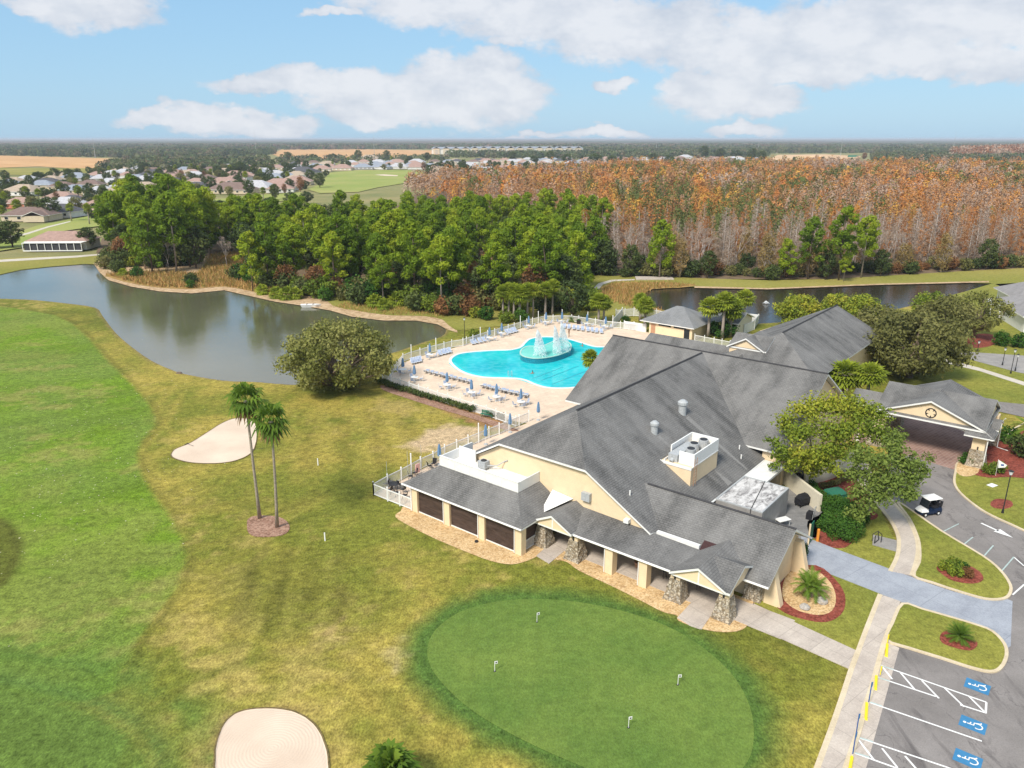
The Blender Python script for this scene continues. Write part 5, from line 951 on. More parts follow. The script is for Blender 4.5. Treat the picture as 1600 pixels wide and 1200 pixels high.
def cypress(seed, H=15.0, n=900, tone=0.5, spread=1.9, dens=1.0, bare=0.12, trunkmat='birch_grey', size=0.24):
    spread *= 1.3; n *= 1.5
    r = random.Random(seed); cl = []; sg = [([(0, 0, 0), (r.uniform(-.2, .2), r.uniform(-.2, .2), H * .5), (0, 0, H * .98)], [0.2, 0.12, 0.03])]
    for k in range(34):
        t = k / 33; h = H * (bare + (1 - bare) * t); R_ = spread * (1 - t) ** 0.55 * r.uniform(.5, 1.1) + .15; an = k * 2.4 + r.uniform(-.5, .5); x, y = R_ * math.cos(an), R_ * math.sin(an)
        cl.append((x * .75, y * .75, h, 0.55 + 0.5 * (1 - t), min(1, max(0, tone + r.uniform(-.25, .25)))));
        if k % 1 == 0 and t < .95: sg.append(([(0, 0, h - .5 * (1 - t) - .2), (x, y, h + .5)], [0.045, 0.012]))
    return cloud(cl, int(n * dens), size, seed, 0.35, 0.3, 1.0, 1.2, 0.1), branches(sg, trunkmat, n=4)
def baretree(seed, H=13.0, n=700, spread=3.2, tone=.5):
    r = random.Random(seed); sg = []; cl = []
    def grow(p, d, L, rad, lev):
        q = p + d * L; sg.append(([tuple(p), tuple(p.lerp(q, .5) + Vector((r.uniform(-.1, .1), r.uniform(-.1, .1), 0)) * L), tuple(q)], [rad, rad * .8, rad * .6]))
        if lev == 0: cl.append((q.x, q.y, q.z, 0.7, tone + r.uniform(-.2, .2))); return
        for k in range(3 if lev > 1 else 3):
            dd = (d + Vector((r.uniform(-.6, .6), r.uniform(-.6, .6), r.uniform(-.05, .45)))).normalized(); grow(q, dd, L * r.uniform(.55, .8), rad * .55, lev - 1)
    for k in range(2): grow(Vector((r.uniform(-.4, .4), r.uniform(-.4, .4), 0)), Vector((r.uniform(-.18, .18), r.uniform(-.18, .18), 1)).normalized(), H * .4, .14, 3)
    return cloud(cl, n, .22, seed, .22, .3, 1, 1.2, .1), branches(sg, 'birch_grey', n=4)
def fanhead(seed, H, nl=34, L=1.25, droopn=0.35, blades=9, trunk_r=.17, lean=0.0, tone=.5, boots=True, width=0.9, leafmat='palm_leaf', wob=0.0):
    """fan palm: head of folded fan leaves on stalks, skirt of dead fronds, ringed trunk"""
    r = random.Random(seed); V, Fc, T = [], [], []; dV, dF, dT = [], [], []
    for k in range(nl + 8):
        dead = k >= nl; t = k / nl if not dead else 1.0
        an = k * 2.39996 + r.uniform(-.2, .2); elv = ((85 - 125 * t if lean or not boots else 88 - 150 * t) + r.uniform(-8, 8)) if not dead else r.uniform(-72, -50)
        d = Vector((math.cos(an) * math.cos(R(elv)), math.sin(an) * math.cos(R(elv)), math.sin(R(elv)))); st = L * r.uniform(.5, .95 if lean else .75) * (1 if not dead else .7); o = Vector((0, 0, H)) + d * st
        s = d.cross(Vector((0, 0, 1))); s = s.normalized() if s.length > .01 else Vector((1, 0, 0)); u = s.cross(d).normalized(); tn = min(1, max(0, tone + r.uniform(-.25, .3) - .2 * t)); Vv, Ff, Tt = (dV, dF, dT) if dead else (V, Fc, T)
        # stalk
        i = len(Vv); a0 = Vector((0, 0, H - .1)); Vv += [a0 - s * .03, a0 + s * .03, o + s * .02, o - s * .02]; Ff.append((i, i + 1, i + 2, i + 3)); Tt += [tn] * 4
        for j in range(blades):
            ph = (j / (blades - 1) - .5) * math.pi * width * 1.15; bd = (d * math.cos(ph) + s * math.sin(ph)).normalized(); ln = L * (1 - .25 * abs(ph) / 1.8) * r.uniform(.85, 1.08); w_ = ln * .11
            wd_ = u.cross(bd).normalized(); mid = o + bd * ln * .6 + u * .03; tip = o + bd * ln - Vector((0, 0, 1)) * ln * (droopn + .15 * abs(ph)) * (0.6 + .5 * r.random())
            i = len(Vv); Vv += [o, mid + wd_ * w_, tip, mid - wd_ * w_]; Ff.append((i, i + 1, i + 2, i + 3)); Tt += [tn + r.uniform(-.08, .08)] * 4
    sg = [([(0, 0, 0), (lean * .3, 0, H * .33), (lean * .7, 0, H * .66), (0 + 0 * lean, 0, H)], [trunk_r * 1.35, trunk_r, trunk_r * .9, trunk_r * 1.05])] if not lean else None
    if lean:
        pts = [(lean * (1 - (1 - t) ** 1.6) - lean, 0, H * t) for t in (0, .2, .4, .6, .8, 1)]; sg = [(pts, [trunk_r * 1.6, trunk_r * 1.1, trunk_r, trunk_r * .9, trunk_r * .85, trunk_r * .95])]
    if boots: sg.append(([(0, 0, H - .9), (0, 0, H - .1)], [trunk_r * 1.2, trunk_r * 1.7]))
    return (np.array([tuple(v) for v in V]), np.array(Fc), np.array(T)), branches(sg, 'palm_bark' if lean else 'pale_bark', n=8), (np.array([tuple(v) for v in dV]), np.array(dF), np.array(dT))
def feather(seed, H, nl=22, L=2.0, trunk_r=.16, tone=.5, pairs=14, multi=1, droop=1.0):
    r = random.Random(seed); V, Fc, T = [], [], []; sg = []
    for mI in range(multi):
        bx, by = (0, 0) if multi == 1 else (.55 * math.cos(mI * 2.1), .55 * math.sin(mI * 2.1)); hh = H * r.uniform(.8, 1.05)
        sg.append(([(bx * .3, by * .3, 0), (bx, by, hh)], [trunk_r, trunk_r * 1.15]))
        for k in range(nl):
            an = k * 2.4 + r.uniform(-.2, .2); elv = R(78 - 95 * k / nl + r.uniform(-8, 8)); p = Vector((bx, by, hh)); d = Vector((math.cos(an) * math.cos(elv), math.sin(an) * math.cos(elv), math.sin(elv))); tn = min(1, max(0, tone + r.uniform(-.25, .25)))
            for j in range(pairs):
                q = p + d * (L / pairs); s = d.cross(Vector((0, 0, 1))).normalized(); ll = L * .26 * math.sin(math.pi * (j + 1.2) / (pairs + 1.5)) + .05
                for sg_ in (-1, 1):
                    tip = q + (s * sg_ * .9 + d * .7 - Vector((0, 0, .3))).normalized() * ll; i = len(V); V += [p, q, tip, p.lerp(tip, .6)]; Fc.append((i, i + 1, i + 2, i + 3)); T += [tn] * 4
                d = (d - Vector((0, 0, 1)) * (.10 * droop)).normalized(); p = q
    return (np.array([tuple(v) for v in V]), np.array(Fc), np.array(T)), branches(sg, 'palm_bark', n=7), None
def proto_meshes(data, mat, name='crown'): return npmesh(name, data[0], data[1], mat, tone=data[2])
def plant(name, loc, meshes, label, cat, group=None, sc=1.0, rz=None, parts=('trunk', 'crown', 'dead_fronds')):
    """meshes: (crown, trunk[, skirt]) -> a plant with its own crown and trunk"""
    e = empty(name, (loc[0], loc[1], loc[2] if len(loc) > 2 else 0), rz if rz is not None else random.uniform(0, 6.28), label, cat, group); e.scale = sc if isinstance(sc, tuple) else (sc, sc, sc)
    for nm, me in zip((parts[1], parts[0], parts[2]), meshes):
        if me is None: continue
        o = bpy.data.objects.new(nm, me); C.objects.link(o); o.parent = e
    return e
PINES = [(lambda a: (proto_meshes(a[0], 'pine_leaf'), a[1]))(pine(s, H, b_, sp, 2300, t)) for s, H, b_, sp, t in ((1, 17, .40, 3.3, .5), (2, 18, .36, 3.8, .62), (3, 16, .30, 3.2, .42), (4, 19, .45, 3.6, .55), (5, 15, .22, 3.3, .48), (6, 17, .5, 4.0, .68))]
OAKS = [(lambda a: (proto_meshes(a[0], 'dark_leaf'), a[1]))(broad(20 + s, H, Rr, 2300, 26, .12, .36, t, 'bark', .85)) for s, H, Rr, t in ((1, 11, 4.6, .5), (2, 9, 5, .4), (3, 13, 4.4, .6))]
AUT = [(lambda a: (proto_meshes(a[0], 'autumn_leaf'), a[1]))(broad(40 + s, H, Rr, 1500, 24, .12, .32, .5, 'pale_bark', .9)) for s, H, Rr in ((1, 11, 3.2), (2, 8, 3.4))]
BRN = [(lambda a: (proto_meshes(a[0], 'brown_leaf'), a[1]))(broad(45 + s, H, Rr, 1700, 26, .08, .28, .5, 'birch_grey', .95)) for s, H, Rr in ((1, 13, 3.0), (2, 10, 3.3))]
CYP = [(lambda a, mt: (proto_meshes(a[0], mt), a[1]))(cypress(60 + s, H, 1000, t, sp, dn, br), mt) for s, H, t, sp, dn, br, mt in ((1, 15, .55, 1.9, 1, .2, 'cypress_leaf'), (2, 16, .65, 1.7, .9, .25, 'cypress_leaf'), (3, 14, .45, 2.2, .8, .15, 'twig_leaf'), (4, 16, .5, 2.0, .7, .3, 'twig_leaf'), (5, 15, .35, 2.1, 1.1, .2, 'cypress_leaf'), (6, 13, .6, 2.3, .8, .1, 'twig_leaf'))]
BARE = [(lambda a: (proto_meshes(a[0], 'twig_leaf'), a[1]))(baretree(80 + s, H)) for s, H in ((1, 13), (2, 11), (3, 14))]
SHR = [(lambda a, mt: (proto_meshes(a[0], mt), a[1]))(broad(90 + s, 2.6, 1.9, 900, 14, .02, .2, .5, 'bark', .9, 0, (.6, 1.0)), mt) for s, mt in ((1, 'dark_leaf'), (2, 'hedge_leaf'), (3, 'olive_leaf'), (4, 'yellowgreen_leaf'), (5, 'autumn_leaf'))]
SAB = [(lambda a: (proto_meshes(a[0], 'palm_leaf'), a[1], proto_meshes(a[2], 'dead_frond', 'dead_fronds')))(fanhead(100 + s, H, 60, 1.12, .12, 9, .19, 0, t)) for s, H, t in ((1, 5.0, .5), (2, 6.0, .6), (3, 4.2, .45))]
PALMETTO = [(lambda a: (proto_meshes(a[0], 'palm_leaf'), a[1]))(fanhead(120 + s, .8, 36, 1.1, .3, 9, .2, 0, .45, False)) for s in (1, 2)]
def inpoly(x, y, poly):
    c = False; n = len(poly)
    for i in range(n):
        ax, ay = poly[i]; bx, by = poly[(i + 1) % n]
        if (ay > y) != (by > y) and x < (bx - ax) * (y - ay) / (by - ay) + ax: c = not c
    return c
def scatter(poly_px, spacing, seed, maxn=9999, jitter=.45):
    q = [G(*p) for p in poly_px]; r = random.Random(seed); x0, x1, y0, y1 = min(p[0] for p in q), max(p[0] for p in q), min(p[1] for p in q), max(p[1] for p in q); o = []
    y = y0
    row = 0
    while y < y1:
        x = x0 + (row % 2) * spacing / 2
        while x < x1:
            a_, b_ = x + r.uniform(-jitter, jitter) * spacing, y + r.uniform(-jitter, jitter) * spacing
            if inpoly(a_, b_, q): o.append((a_, b_))
            x += spacing
        y += spacing * .87; row += 1
    o.sort(key=lambda p: p[1]); return o[:maxn]
def zone(P):                                       # words that say where in the wood a tree stands
    u = 800 + F_PX * P[0] / (P[1] * CP + CAM_H * SP)
    return u
def sky_px(P, h=0.0):
    z_ = h - CAM_H; d = P[1] * CP - z_ * SP; return 800 + F_PX * P[0] / d, 600 + F_PX * (-(P[1] * SP + z_ * CP)) / d
# --- green wood between the lake and the far golf course
W1 = [(172,418),(190,426),(250,430),(310,425),(330,410),(372,432),(400,448),(440,462),(500,472),(560,474),(600,474),(650,482),(700,486),(760,486),(800,486),(860,478),(900,468),(905,445),(955,432),(960,400),(900,372),(820,352),(600,346),(400,346),(300,352),(200,370),(165,390)]
pts = scatter(W1, 8.3, 11); rr = random.Random(5); n_p = 0
gap = [G(*p) for p in [(310,440),(330,398),(372,398),(395,440),(360,448)]]
for (x, y) in pts:
    if inpoly(x, y, gap) or n_p > 292: continue
    u, _ = sky_px((x, y)); k = rr.random(); s = rr.uniform(.72, 1.02)
    if y > 300: s *= .92
    if u < 345: s *= 1.32
    where = 'on the lake headland' if u < 345 else 'in the wood behind the lake' if u < 700 else 'in the wood behind the pool'
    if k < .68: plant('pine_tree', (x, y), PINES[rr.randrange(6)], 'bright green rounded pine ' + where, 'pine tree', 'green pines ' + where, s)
    elif k < .94: plant('oak_tree', (x, y), OAKS[rr.randrange(3)], 'dark green broad oak ' + where, 'oak tree', 'dark oaks ' + where, s * 1.05)
    else: plant('autumn_tree', (x, y), AUT[rr.randrange(2)], 'rust and brown leafed tree among the green pines ' + where, 'tree', 'rusty trees ' + where, s)
    n_p += 1
# hand-placed edge trees and shrubs of the wood
for px, py, kind, s, lab in [(600,478,'p',.66,'small bushy pine at the lake edge'),(395,455,'p',.8,'pale green pine at the corner of the clearing'),(420,452,'p',.85,'tall pine above the lakeside palmettos'),(610,440,'p',.98,'tall lone-trunked pine with a pale trunk, middle of the wood'),(715,470,'p',.95,'pale green pine with a long pink-grey trunk above the rusty bushes'),
    (775,482,'p',.8,'bright pine behind the row of cabbage palms'),(850,478,'p',.92,'bright rounded pine nearest the pool'),(828,470,'p',.85,'lime green pine just behind the palms'),(895,498,'o',.75,'dark blue-green oak right behind the pool palms'),(1030,435,'c',.95,'green cone-shaped tree before the orange cypress wood'),
    (1262,436,'p',.9,'dark green pine, left of the three by the far pond bank'),(1310,438,'p',1.0,'tallest dark pine by the far pond bank'),(1345,434,'p',.95,'umbrella-topped pine with a bare trunk by the far pond bank'),(1318,440,'p',.4,'small young pine on the far pond bank')]:
    mesh = PINES[{'p': rr.choice([1, 3, 5]), 'o': 0, 'c': 2}[kind]] if kind != 'o' else OAKS[0]
    plant('oak_tree' if kind == 'o' else 'pine_tree', G(px, py), mesh, lab, 'oak tree' if kind == 'o' else 'pine tree', None, s)
for px, py, k, s, lab in [(300,445,0,1.2,'dark shrub with grey twigs on the marshy headland'),(298,450,1,.8,'small bright green shrub on the marshy headland'),(185,428,0,1.5,'dark shrub at the west tip of the headland'),(215,434,1,1.2,'green shrub beside the palmettos on the headland'),(165,420,2,1.4,'pale twiggy shrub overhanging the lake at the headland tip'),
    (372,438,0,1.6,'dark shrub on the right of the marsh clearing'),(508,470,1,1.2,'bright green bush above the white rowing boat'),(560,476,0,1.7,'dark bush left of the lakeside pine'),(650,486,0,1.6,'broad olive bush on the pale shore'),(675,488,3,1.5,'yellow-green bush on the pale shore'),(695,492,4,1.5,'rust-orange bush beside the lake end'),(712,492,0,1.7,'dark bush at the lake end'),(735,494,4,1.6,'reddish brown bush near the lake end'),
    (760,500,1,1.1,'low green bush between wood and pool fence'),(745,497,3,1.0,'low yellowish bush between wood and pool fence'),(790,505,3,1.0,'feathery low bush against the pool fence'),(812,503,1,1.0,'green bush under the cabbage palms'),(740,528,3,.7,'small yellow bush at the pool fence'),(475,462,0,1.6,'dark undergrowth bush behind the palmettos'),(420,452,0,1.7,'dark undergrowth bush at the wood corner'),
    (905,470,0,1.5,'dark bush behind the blue-green oak'),(640,470,4,1.6,'rusty bush in the middle gap of the wood'),(1205,437,0,1.6,'dark undergrowth bush, left part of the pond bank'),(1420,428,0,1.5,'dark undergrowth bush, right part of the pond bank')]:
    plant('shrub', G(px, py), SHR[k], lab, 'shrub', None, s)
for px, py, s in [(432,466,1.3),(448,468,1.4),(462,467,1.3),(410,460,1.2),(585,480,1.4),(600,484,1.2),(620,478,1.5),(636,476,1.3),(193,433,1.1)]:
    plant('palmetto', G(px, py), PALMETTO[rr.randrange(2)], 'spiky green palmetto clump at the edge of the lakeside wood', 'palmetto', 'palmettos along the lake edge', s)
for px, py, lab in [(262,422,'leafless pale tree on the lake headland'),(355,418,'leafless grey tree beside the marsh clearing')]: plant('bare_tree', G(px, py), BARE[0], lab, 'bare tree', None, .62)
# --- orange cypress wood: the nearest trees one by one, the rest as one mass
W2 = [(905,434),(1000,430),(1060,432),(1200,434),(1300,434),(1400,428),(1500,421),(1600,415),(1700,408),(1900,390),(1900,372),(1600,385),(1300,394),(1000,396),(905,400)]
pts = scatter(W2, 6.0, 21); n_c = 0
front = pts[:285]
front = sorted(pts, key=lambda p: p[1] - 0.10 * p[0])[:285]
for (x, y) in front:
    k = rr.random(); s = rr.uniform(.78, 1.12); u, v_ = sky_px((x, y)); dep = (y - 198) / 22.0      # rows back from the bank
    if dep < 1.2:
        if k < .30: plant('bare_tree', (x, y), BARE[rr.randrange(3)], 'bare white-limbed tree at the front of the orange cypress wood', 'bare tree', 'bare trees along the far pond bank', s * .98)
        elif k < .48: plant('oak_tree', (x, y), OAKS[rr.randrange(3)], 'dark evergreen understorey oak at the foot of the cypress wood', 'oak tree', 'understorey oaks along the far pond bank', s * .55)
        elif k < .72: plant('autumn_tree', (x, y), BRN[rr.randrange(2)], 'khaki-brown leafed tree at the front of the cypress wood', 'tree', 'brown trees along the far pond bank', s * .95)
        else: plant('cypress_tree', (x, y), CYP[rr.choice((2, 3, 5))], 'pinkish-grey twiggy cypress in the front rows beyond the pond', 'cypress tree', 'grey cypresses in the front rows', s)
    else: plant('cypress_tree', (x, y), CYP[rr.choice((0, 1, 2, 3, 4, 5, 3))], 'slender orange and pinkish-grey cypress in the wood beyond the pond', 'cypress tree', 'cypresses in the wood beyond the pond', s)
r2 = random.Random(15)
for u, v_, k, s_, lab in [(985,432,'o',.7,'dark broad oak, first along the cypress wood front from the left'),(1062,434,'b',.8,'olive-brown tree between the cone-shaped tree and the middle of the bank'),(1105,435,'o',.6,'dark oak near the middle of the cypress wood front'),(1195,435,'b',.9,'tall khaki tree left of the three dark pines'),(1225,436,'p',.7,'thin dark pine left of the three big ones'),(1290,437,'o',.65,'dark oak between two of the big pines'),(1375,432,'o',.6,'dark oak right of the three big pines'),(1470,426,'b',.85,'khaki tree in the right part of the cypress front'),(1540,421,'o',.7,'dark oak in the right part of the cypress front'),(1185,395,'p',.8,'green pine rising inside the cypress wood')]:
    plant('pine_tree' if k == 'p' else 'oak_tree' if k == 'o' else 'autumn_tree', G(u, v_), PINES[4] if k == 'p' else OAKS[2] if k == 'o' else BRN[0], lab, 'pine tree' if k == 'p' else 'oak tree' if k == 'o' else 'tree', None, s_)
for t_ in range(46):
    u = 912 + t_ * 15.2 + r2.uniform(-5, 5); v_ = (432 if u < 1250 else 433 - (u - 1250) * .047) + r2.uniform(-3, 1.5)
    plant('shrub', G(u, v_), SHR[r2.choice((0, 0, 0, 2, 4))], 'dark understorey bush along the foot of the cypress wood', 'shrub', 'bushes along the foot of the cypress wood', r2.uniform(.8, 1.7))
for t_ in range(64):
    if t_ < 44: u = 376 + t_ * 12.6 + r2.uniform(-5, 5); v_ = 444 + (u - 376) * .16 if u < 560 else 473 + (u - 560) * .05; v_ += r2.uniform(-9, 2)
    else: u = 172 + (t_ - 44) * 9 + r2.uniform(-4, 4); v_ = 414 + r2.uniform(-8, 6)
    if 312 < u < 372: continue
    plant('shrub', G(u, v_), SHR[r2.choice((0, 0, 1, 1, 2, 2, 3, 3, 4))], 'undergrowth bush along the front of the green wood', 'shrub', 'undergrowth bushes of the green wood', r2.uniform(1.1, 2.1))
def crude(pts, hs, wid, nc, size, cols, seed, pointed=False, zlo=0.15):
    """a far wood as one mesh: per tree a loose ball or cone of leaf clusters, tinted per tree"""
    r = np.random.default_rng(seed); n = len(pts); P = np.array(pts, float); H_ = np.asarray(hs)[:, None]; t = r.random((n, nc)); an = r.random((n, nc)) * 2 * np.pi
    if pointed: ht = t ** .9; hh = zlo + (1 - zlo) * ht; rad = wid * np.sqrt(1 - ht * .97) * (0.74 + .3 * r.random((n, nc))) * (1 + .22 * np.sin(3 * an + 6 * r.random((n, 1))))
    else: u = r.random((n, nc)) * 2 - 1; hh = zlo + (1 - zlo) * (0.5 + .5 * u) ; rad = wid * np.sqrt(1 - u * u * .9) * (0.75 + .3 * r.random((n, nc)))
    w_ = np.asarray(hs)[:, None] / np.mean(hs); Cn = np.stack([P[:, 0:1] + rad * w_ * np.cos(an), P[:, 1:2] + rad * w_ * np.sin(an), H_ * hh], -1).reshape(-1, 3); m_ = len(Cn)
    out = np.stack([np.cos(an), np.sin(an), (hh - .45) * 1.6 if not pointed else .25 + 1.3 * (hh - zlo)], -1).reshape(-1, 3); N = unit(out + (.38 if pointed else .5) * r.normal(size=(m_, 3))); t1 = unit(np.cross(N, r.normal(size=(m_, 3)))); t2 = np.cross(N, t1); s = size * (.6 + .8 * r.random(m_))[:, None]
    Cn = Cn
    V = np.stack([Cn - t1 * s, Cn + t2 * s * .6, Cn + t1 * s, Cn - t2 * s * .6], 1).reshape(-1, 3); ci = r.integers(0, len(cols), n) if not pointed else np.clip((vnoise(P[:, 0], P[:, 1], 34, seed + 40, 3) * 2.6 - .8) * len(cols) + r.normal(size=n) * 1.7, 0, len(cols) - 1).astype(int); cc = np.array(cols)[ci]; cc = cc[:, None, :] * ((0.90 + .20 * r.random((n, nc, 1))) * (.78 + .44 * r.random((n, 1, 1))) if pointed else (0.75 + .5 * r.random((n, nc, 1)))); cc = np.repeat(cc.reshape(-1, 3), 4, 0)
    return V, np.concatenate([cc, np.ones((len(cc), 1))], 1)
def massobj(name, parts_):
    V = np.concatenate([p[0] for p in parts_]); T_ = np.concatenate([p[1] for p in parts_]); me = npmesh(name, V, np.arange(len(V)).reshape(-1, 4), 'mass_leaf', tint=T_)
    o = bpy.data.objects.new(name, me); C.objects.link(o); tag(o, kind='stuff'); return o
CYC = [(.44,.33,.25),(.46,.31,.22),(.42,.25,.15),(.36,.23,.14),(.44,.24,.11),(.46,.25,.12),(.50,.27,.12),(.54,.27,.09),(.50,.20,.06),(.58,.26,.06),(.62,.36,.08),(.42,.18,.06),(.30,.18,.09),(.20,.18,.05),(.13,.16,.05)]
W3 = [(905,401),(1000,397),(1300,395),(1600,386),(1950,371),(2300,330),(2200,285),(1700,270),(1400,266),(1150,268),(1000,272),(860,282),(740,292),(640,304),(625,318),(760,340),(880,360)]
rest = [p for p in pts if p not in set(front)] + scatter(W3, 6.3, 31)
A = [p for p in rest if p[1] < 420]; B_ = [p for p in rest if 420 <= p[1]]
A2 = A; B2_ = B_[::1]
r_ = np.random.default_rng(3)
print('cypress mass', len(A2), len(B2_))
hv = lambda L_: .70 + .62 * vnoise(np.array(L_)[:, 0], np.array(L_)[:, 1], 26, 301, 3)
massobj('cypress_wood', [crude(A2, hv(A2) * (11.5 + 6.5 * r_.random(len(A2)) ** 1.4), 2.9, 150, .36, CYC, 4, True, .3), crude(B2_, hv(B2_) * (11.5 + 7 * r_.random(len(B2_)) ** 1.5), 3.5, 62, .62, CYC, 5, True, .5)])
# --- pool and garden palms
for px, py, k, s, lab in [(786,497,0,1.0,'leftmost cabbage palm of the row behind the pool fence'),(795,496,1,.9,'second cabbage palm from the left behind the pool fence'),(803,498,0,1.05,'third cabbage palm from the left behind the pool fence'),(812,500,2,1.2,'fourth cabbage palm from the left, nearest the fence'),(824,497,0,1.05,'middle cabbage palm with a curved trunk behind the pool fence'),
    (833,497,1,.9,'cabbage palm just right of the curved-trunk one'),(852,495,0,1.05,'second cabbage palm from the right behind the pool fence'),(863,493,1,.95,'rightmost cabbage palm behind the pool fence'),
    (935,505,2,.95,'full green palm by the pool corner, left of a pair'),(943,503,2,.85,'full green palm by the pool corner, right of a pair'),(1000,502,2,.9,'short palm beside the bathhouse, farther one'),(1007,512,2,.95,'short palm beside the bathhouse, nearer one'),
    (1106,528,0,1.05,'thin cabbage palm by the bathhouse, leftmost of four'),(1128,530,1,1.05,'cabbage palm by the bathhouse, second of four'),(1140,527,2,1.15,'lower cabbage palm by the bathhouse, third of four'),(1160,517,1,.95,'cabbage palm by the bathhouse, rightmost of four'),
    (1306,610,2,1.1,'green cabbage palm behind the clubhouse gable, left one'),(1350,618,1,.9,'yellowish cabbage palm behind the clubhouse gable, right one')]:
    plant('cabbage_palm', W(24.0, 58.5) if px == 1306 else W(27.3, 57.5) if px == 1350 else G(px, py), SAB[k], lab, 'palm tree', None, (s * (1.55 if px in (1306, 1350) else 1.4 if px > 930 else 1.2),) * 2 + (s * (1.15 if px > 930 else 1.1),))
wash = fanhead(201, 12.3, 46, 1.15, .55, 11, .19, 1.1, .35, True, 1.0); WM = (proto_meshes(wash[0], 'dark_palm_leaf'), wash[1], proto_meshes(wash[2], 'dead_frond', 'dead_fronds'))
def lean_palm(base_px, top_px, H_, mesh, lab):
    b_ = G(*base_px); t_ = G(*top_px, H_); dx, dy = t_[0] - b_[0], t_[1] - b_[1]; rz = math.atan2(dy, dx); e = plant('fan_palm', (b_[0] + 1.1 * math.cos(rz), b_[1] + 1.1 * math.sin(rz)), mesh, lab, 'palm tree', None, (1, 1, H_ / 12.3), rz); return e
def wz_(seed, H_, lean, tone):
    a = fanhead(seed, H_, 27, 1.32, .42, 9, .13, lean, tone, True, 1.0); return (proto_meshes(a[0], 'dark_palm_leaf'), a[1], proto_meshes(a[2], 'dead_frond', 'dead_fronds'))
for (bpx, tpx, seed, H_, lab) in [((406,810), (384,625), 201, 13.0, 'tall slender fan palm on the mulch circle, the taller left one'), ((433,824), (423,658), 202, 11.6, 'tall slender fan palm on the mulch circle, the shorter right one')]:
    b_ = G(*bpx); t_ = G(*tpx, H_); L_ = math.hypot(t_[0] - b_[0], t_[1] - b_[1]); rz = math.atan2(t_[1] - b_[1], t_[0] - b_[0]); plant('fan_palm', t_, wz_(seed, H_, L_, .45), lab, 'palm tree', None, 1.0, rz)
nearp = fanhead(210, 1.7, 40, 1.25, .35, 11, .22, 0, .35, False); plant('fan_palm', G(612, 1243), (proto_meshes(nearp[0], 'dark_palm_leaf'), nearp[1]), 'dark green fan palm cut off by the bottom edge of the picture', 'palm tree', None, 1.0)
f1 = feather(220, 1.5, 20, 1.6, .13, .5, 12, 3); FM = (proto_meshes(f1[0], 'dark_palm_leaf'), f1[1]); f2 = feather(221, .7, 34, 1.25, .18, .4, 12, 1, .6); FM2 = (proto_meshes(f2[0], 'dark_palm_leaf'), f2[1]); f3 = feather(222, 2.6, 24, 2.2, .18, .4, 14); FM3 = (proto_meshes(f3[0], 'dark_palm_leaf'), f3[1])
plant('date_palm', G(1265, 933), FM, 'three-stemmed pygmy date palm in the oval gravel bed', 'palm tree', None, .82)
plant('sago_palm', G(1498, 1002), FM2, 'dark sago palm in the red mulch of the drive-side lawn', 'palm tree', None, .85)
plant('date_palm', G(1602, 700), FM3, 'feathery date palm at the right edge beside the canopy', 'palm tree', None, 1.0)
plant('cabbage_palm', G(921, 599), SAB[2], 'small orange-tinged palm beside the pool, half behind the roof', 'palm tree', None, .95)
plant('potted_palm', G(893, 503), FM2, 'small reddish potted palm by the far pool fence', 'potted plant', None, .7)
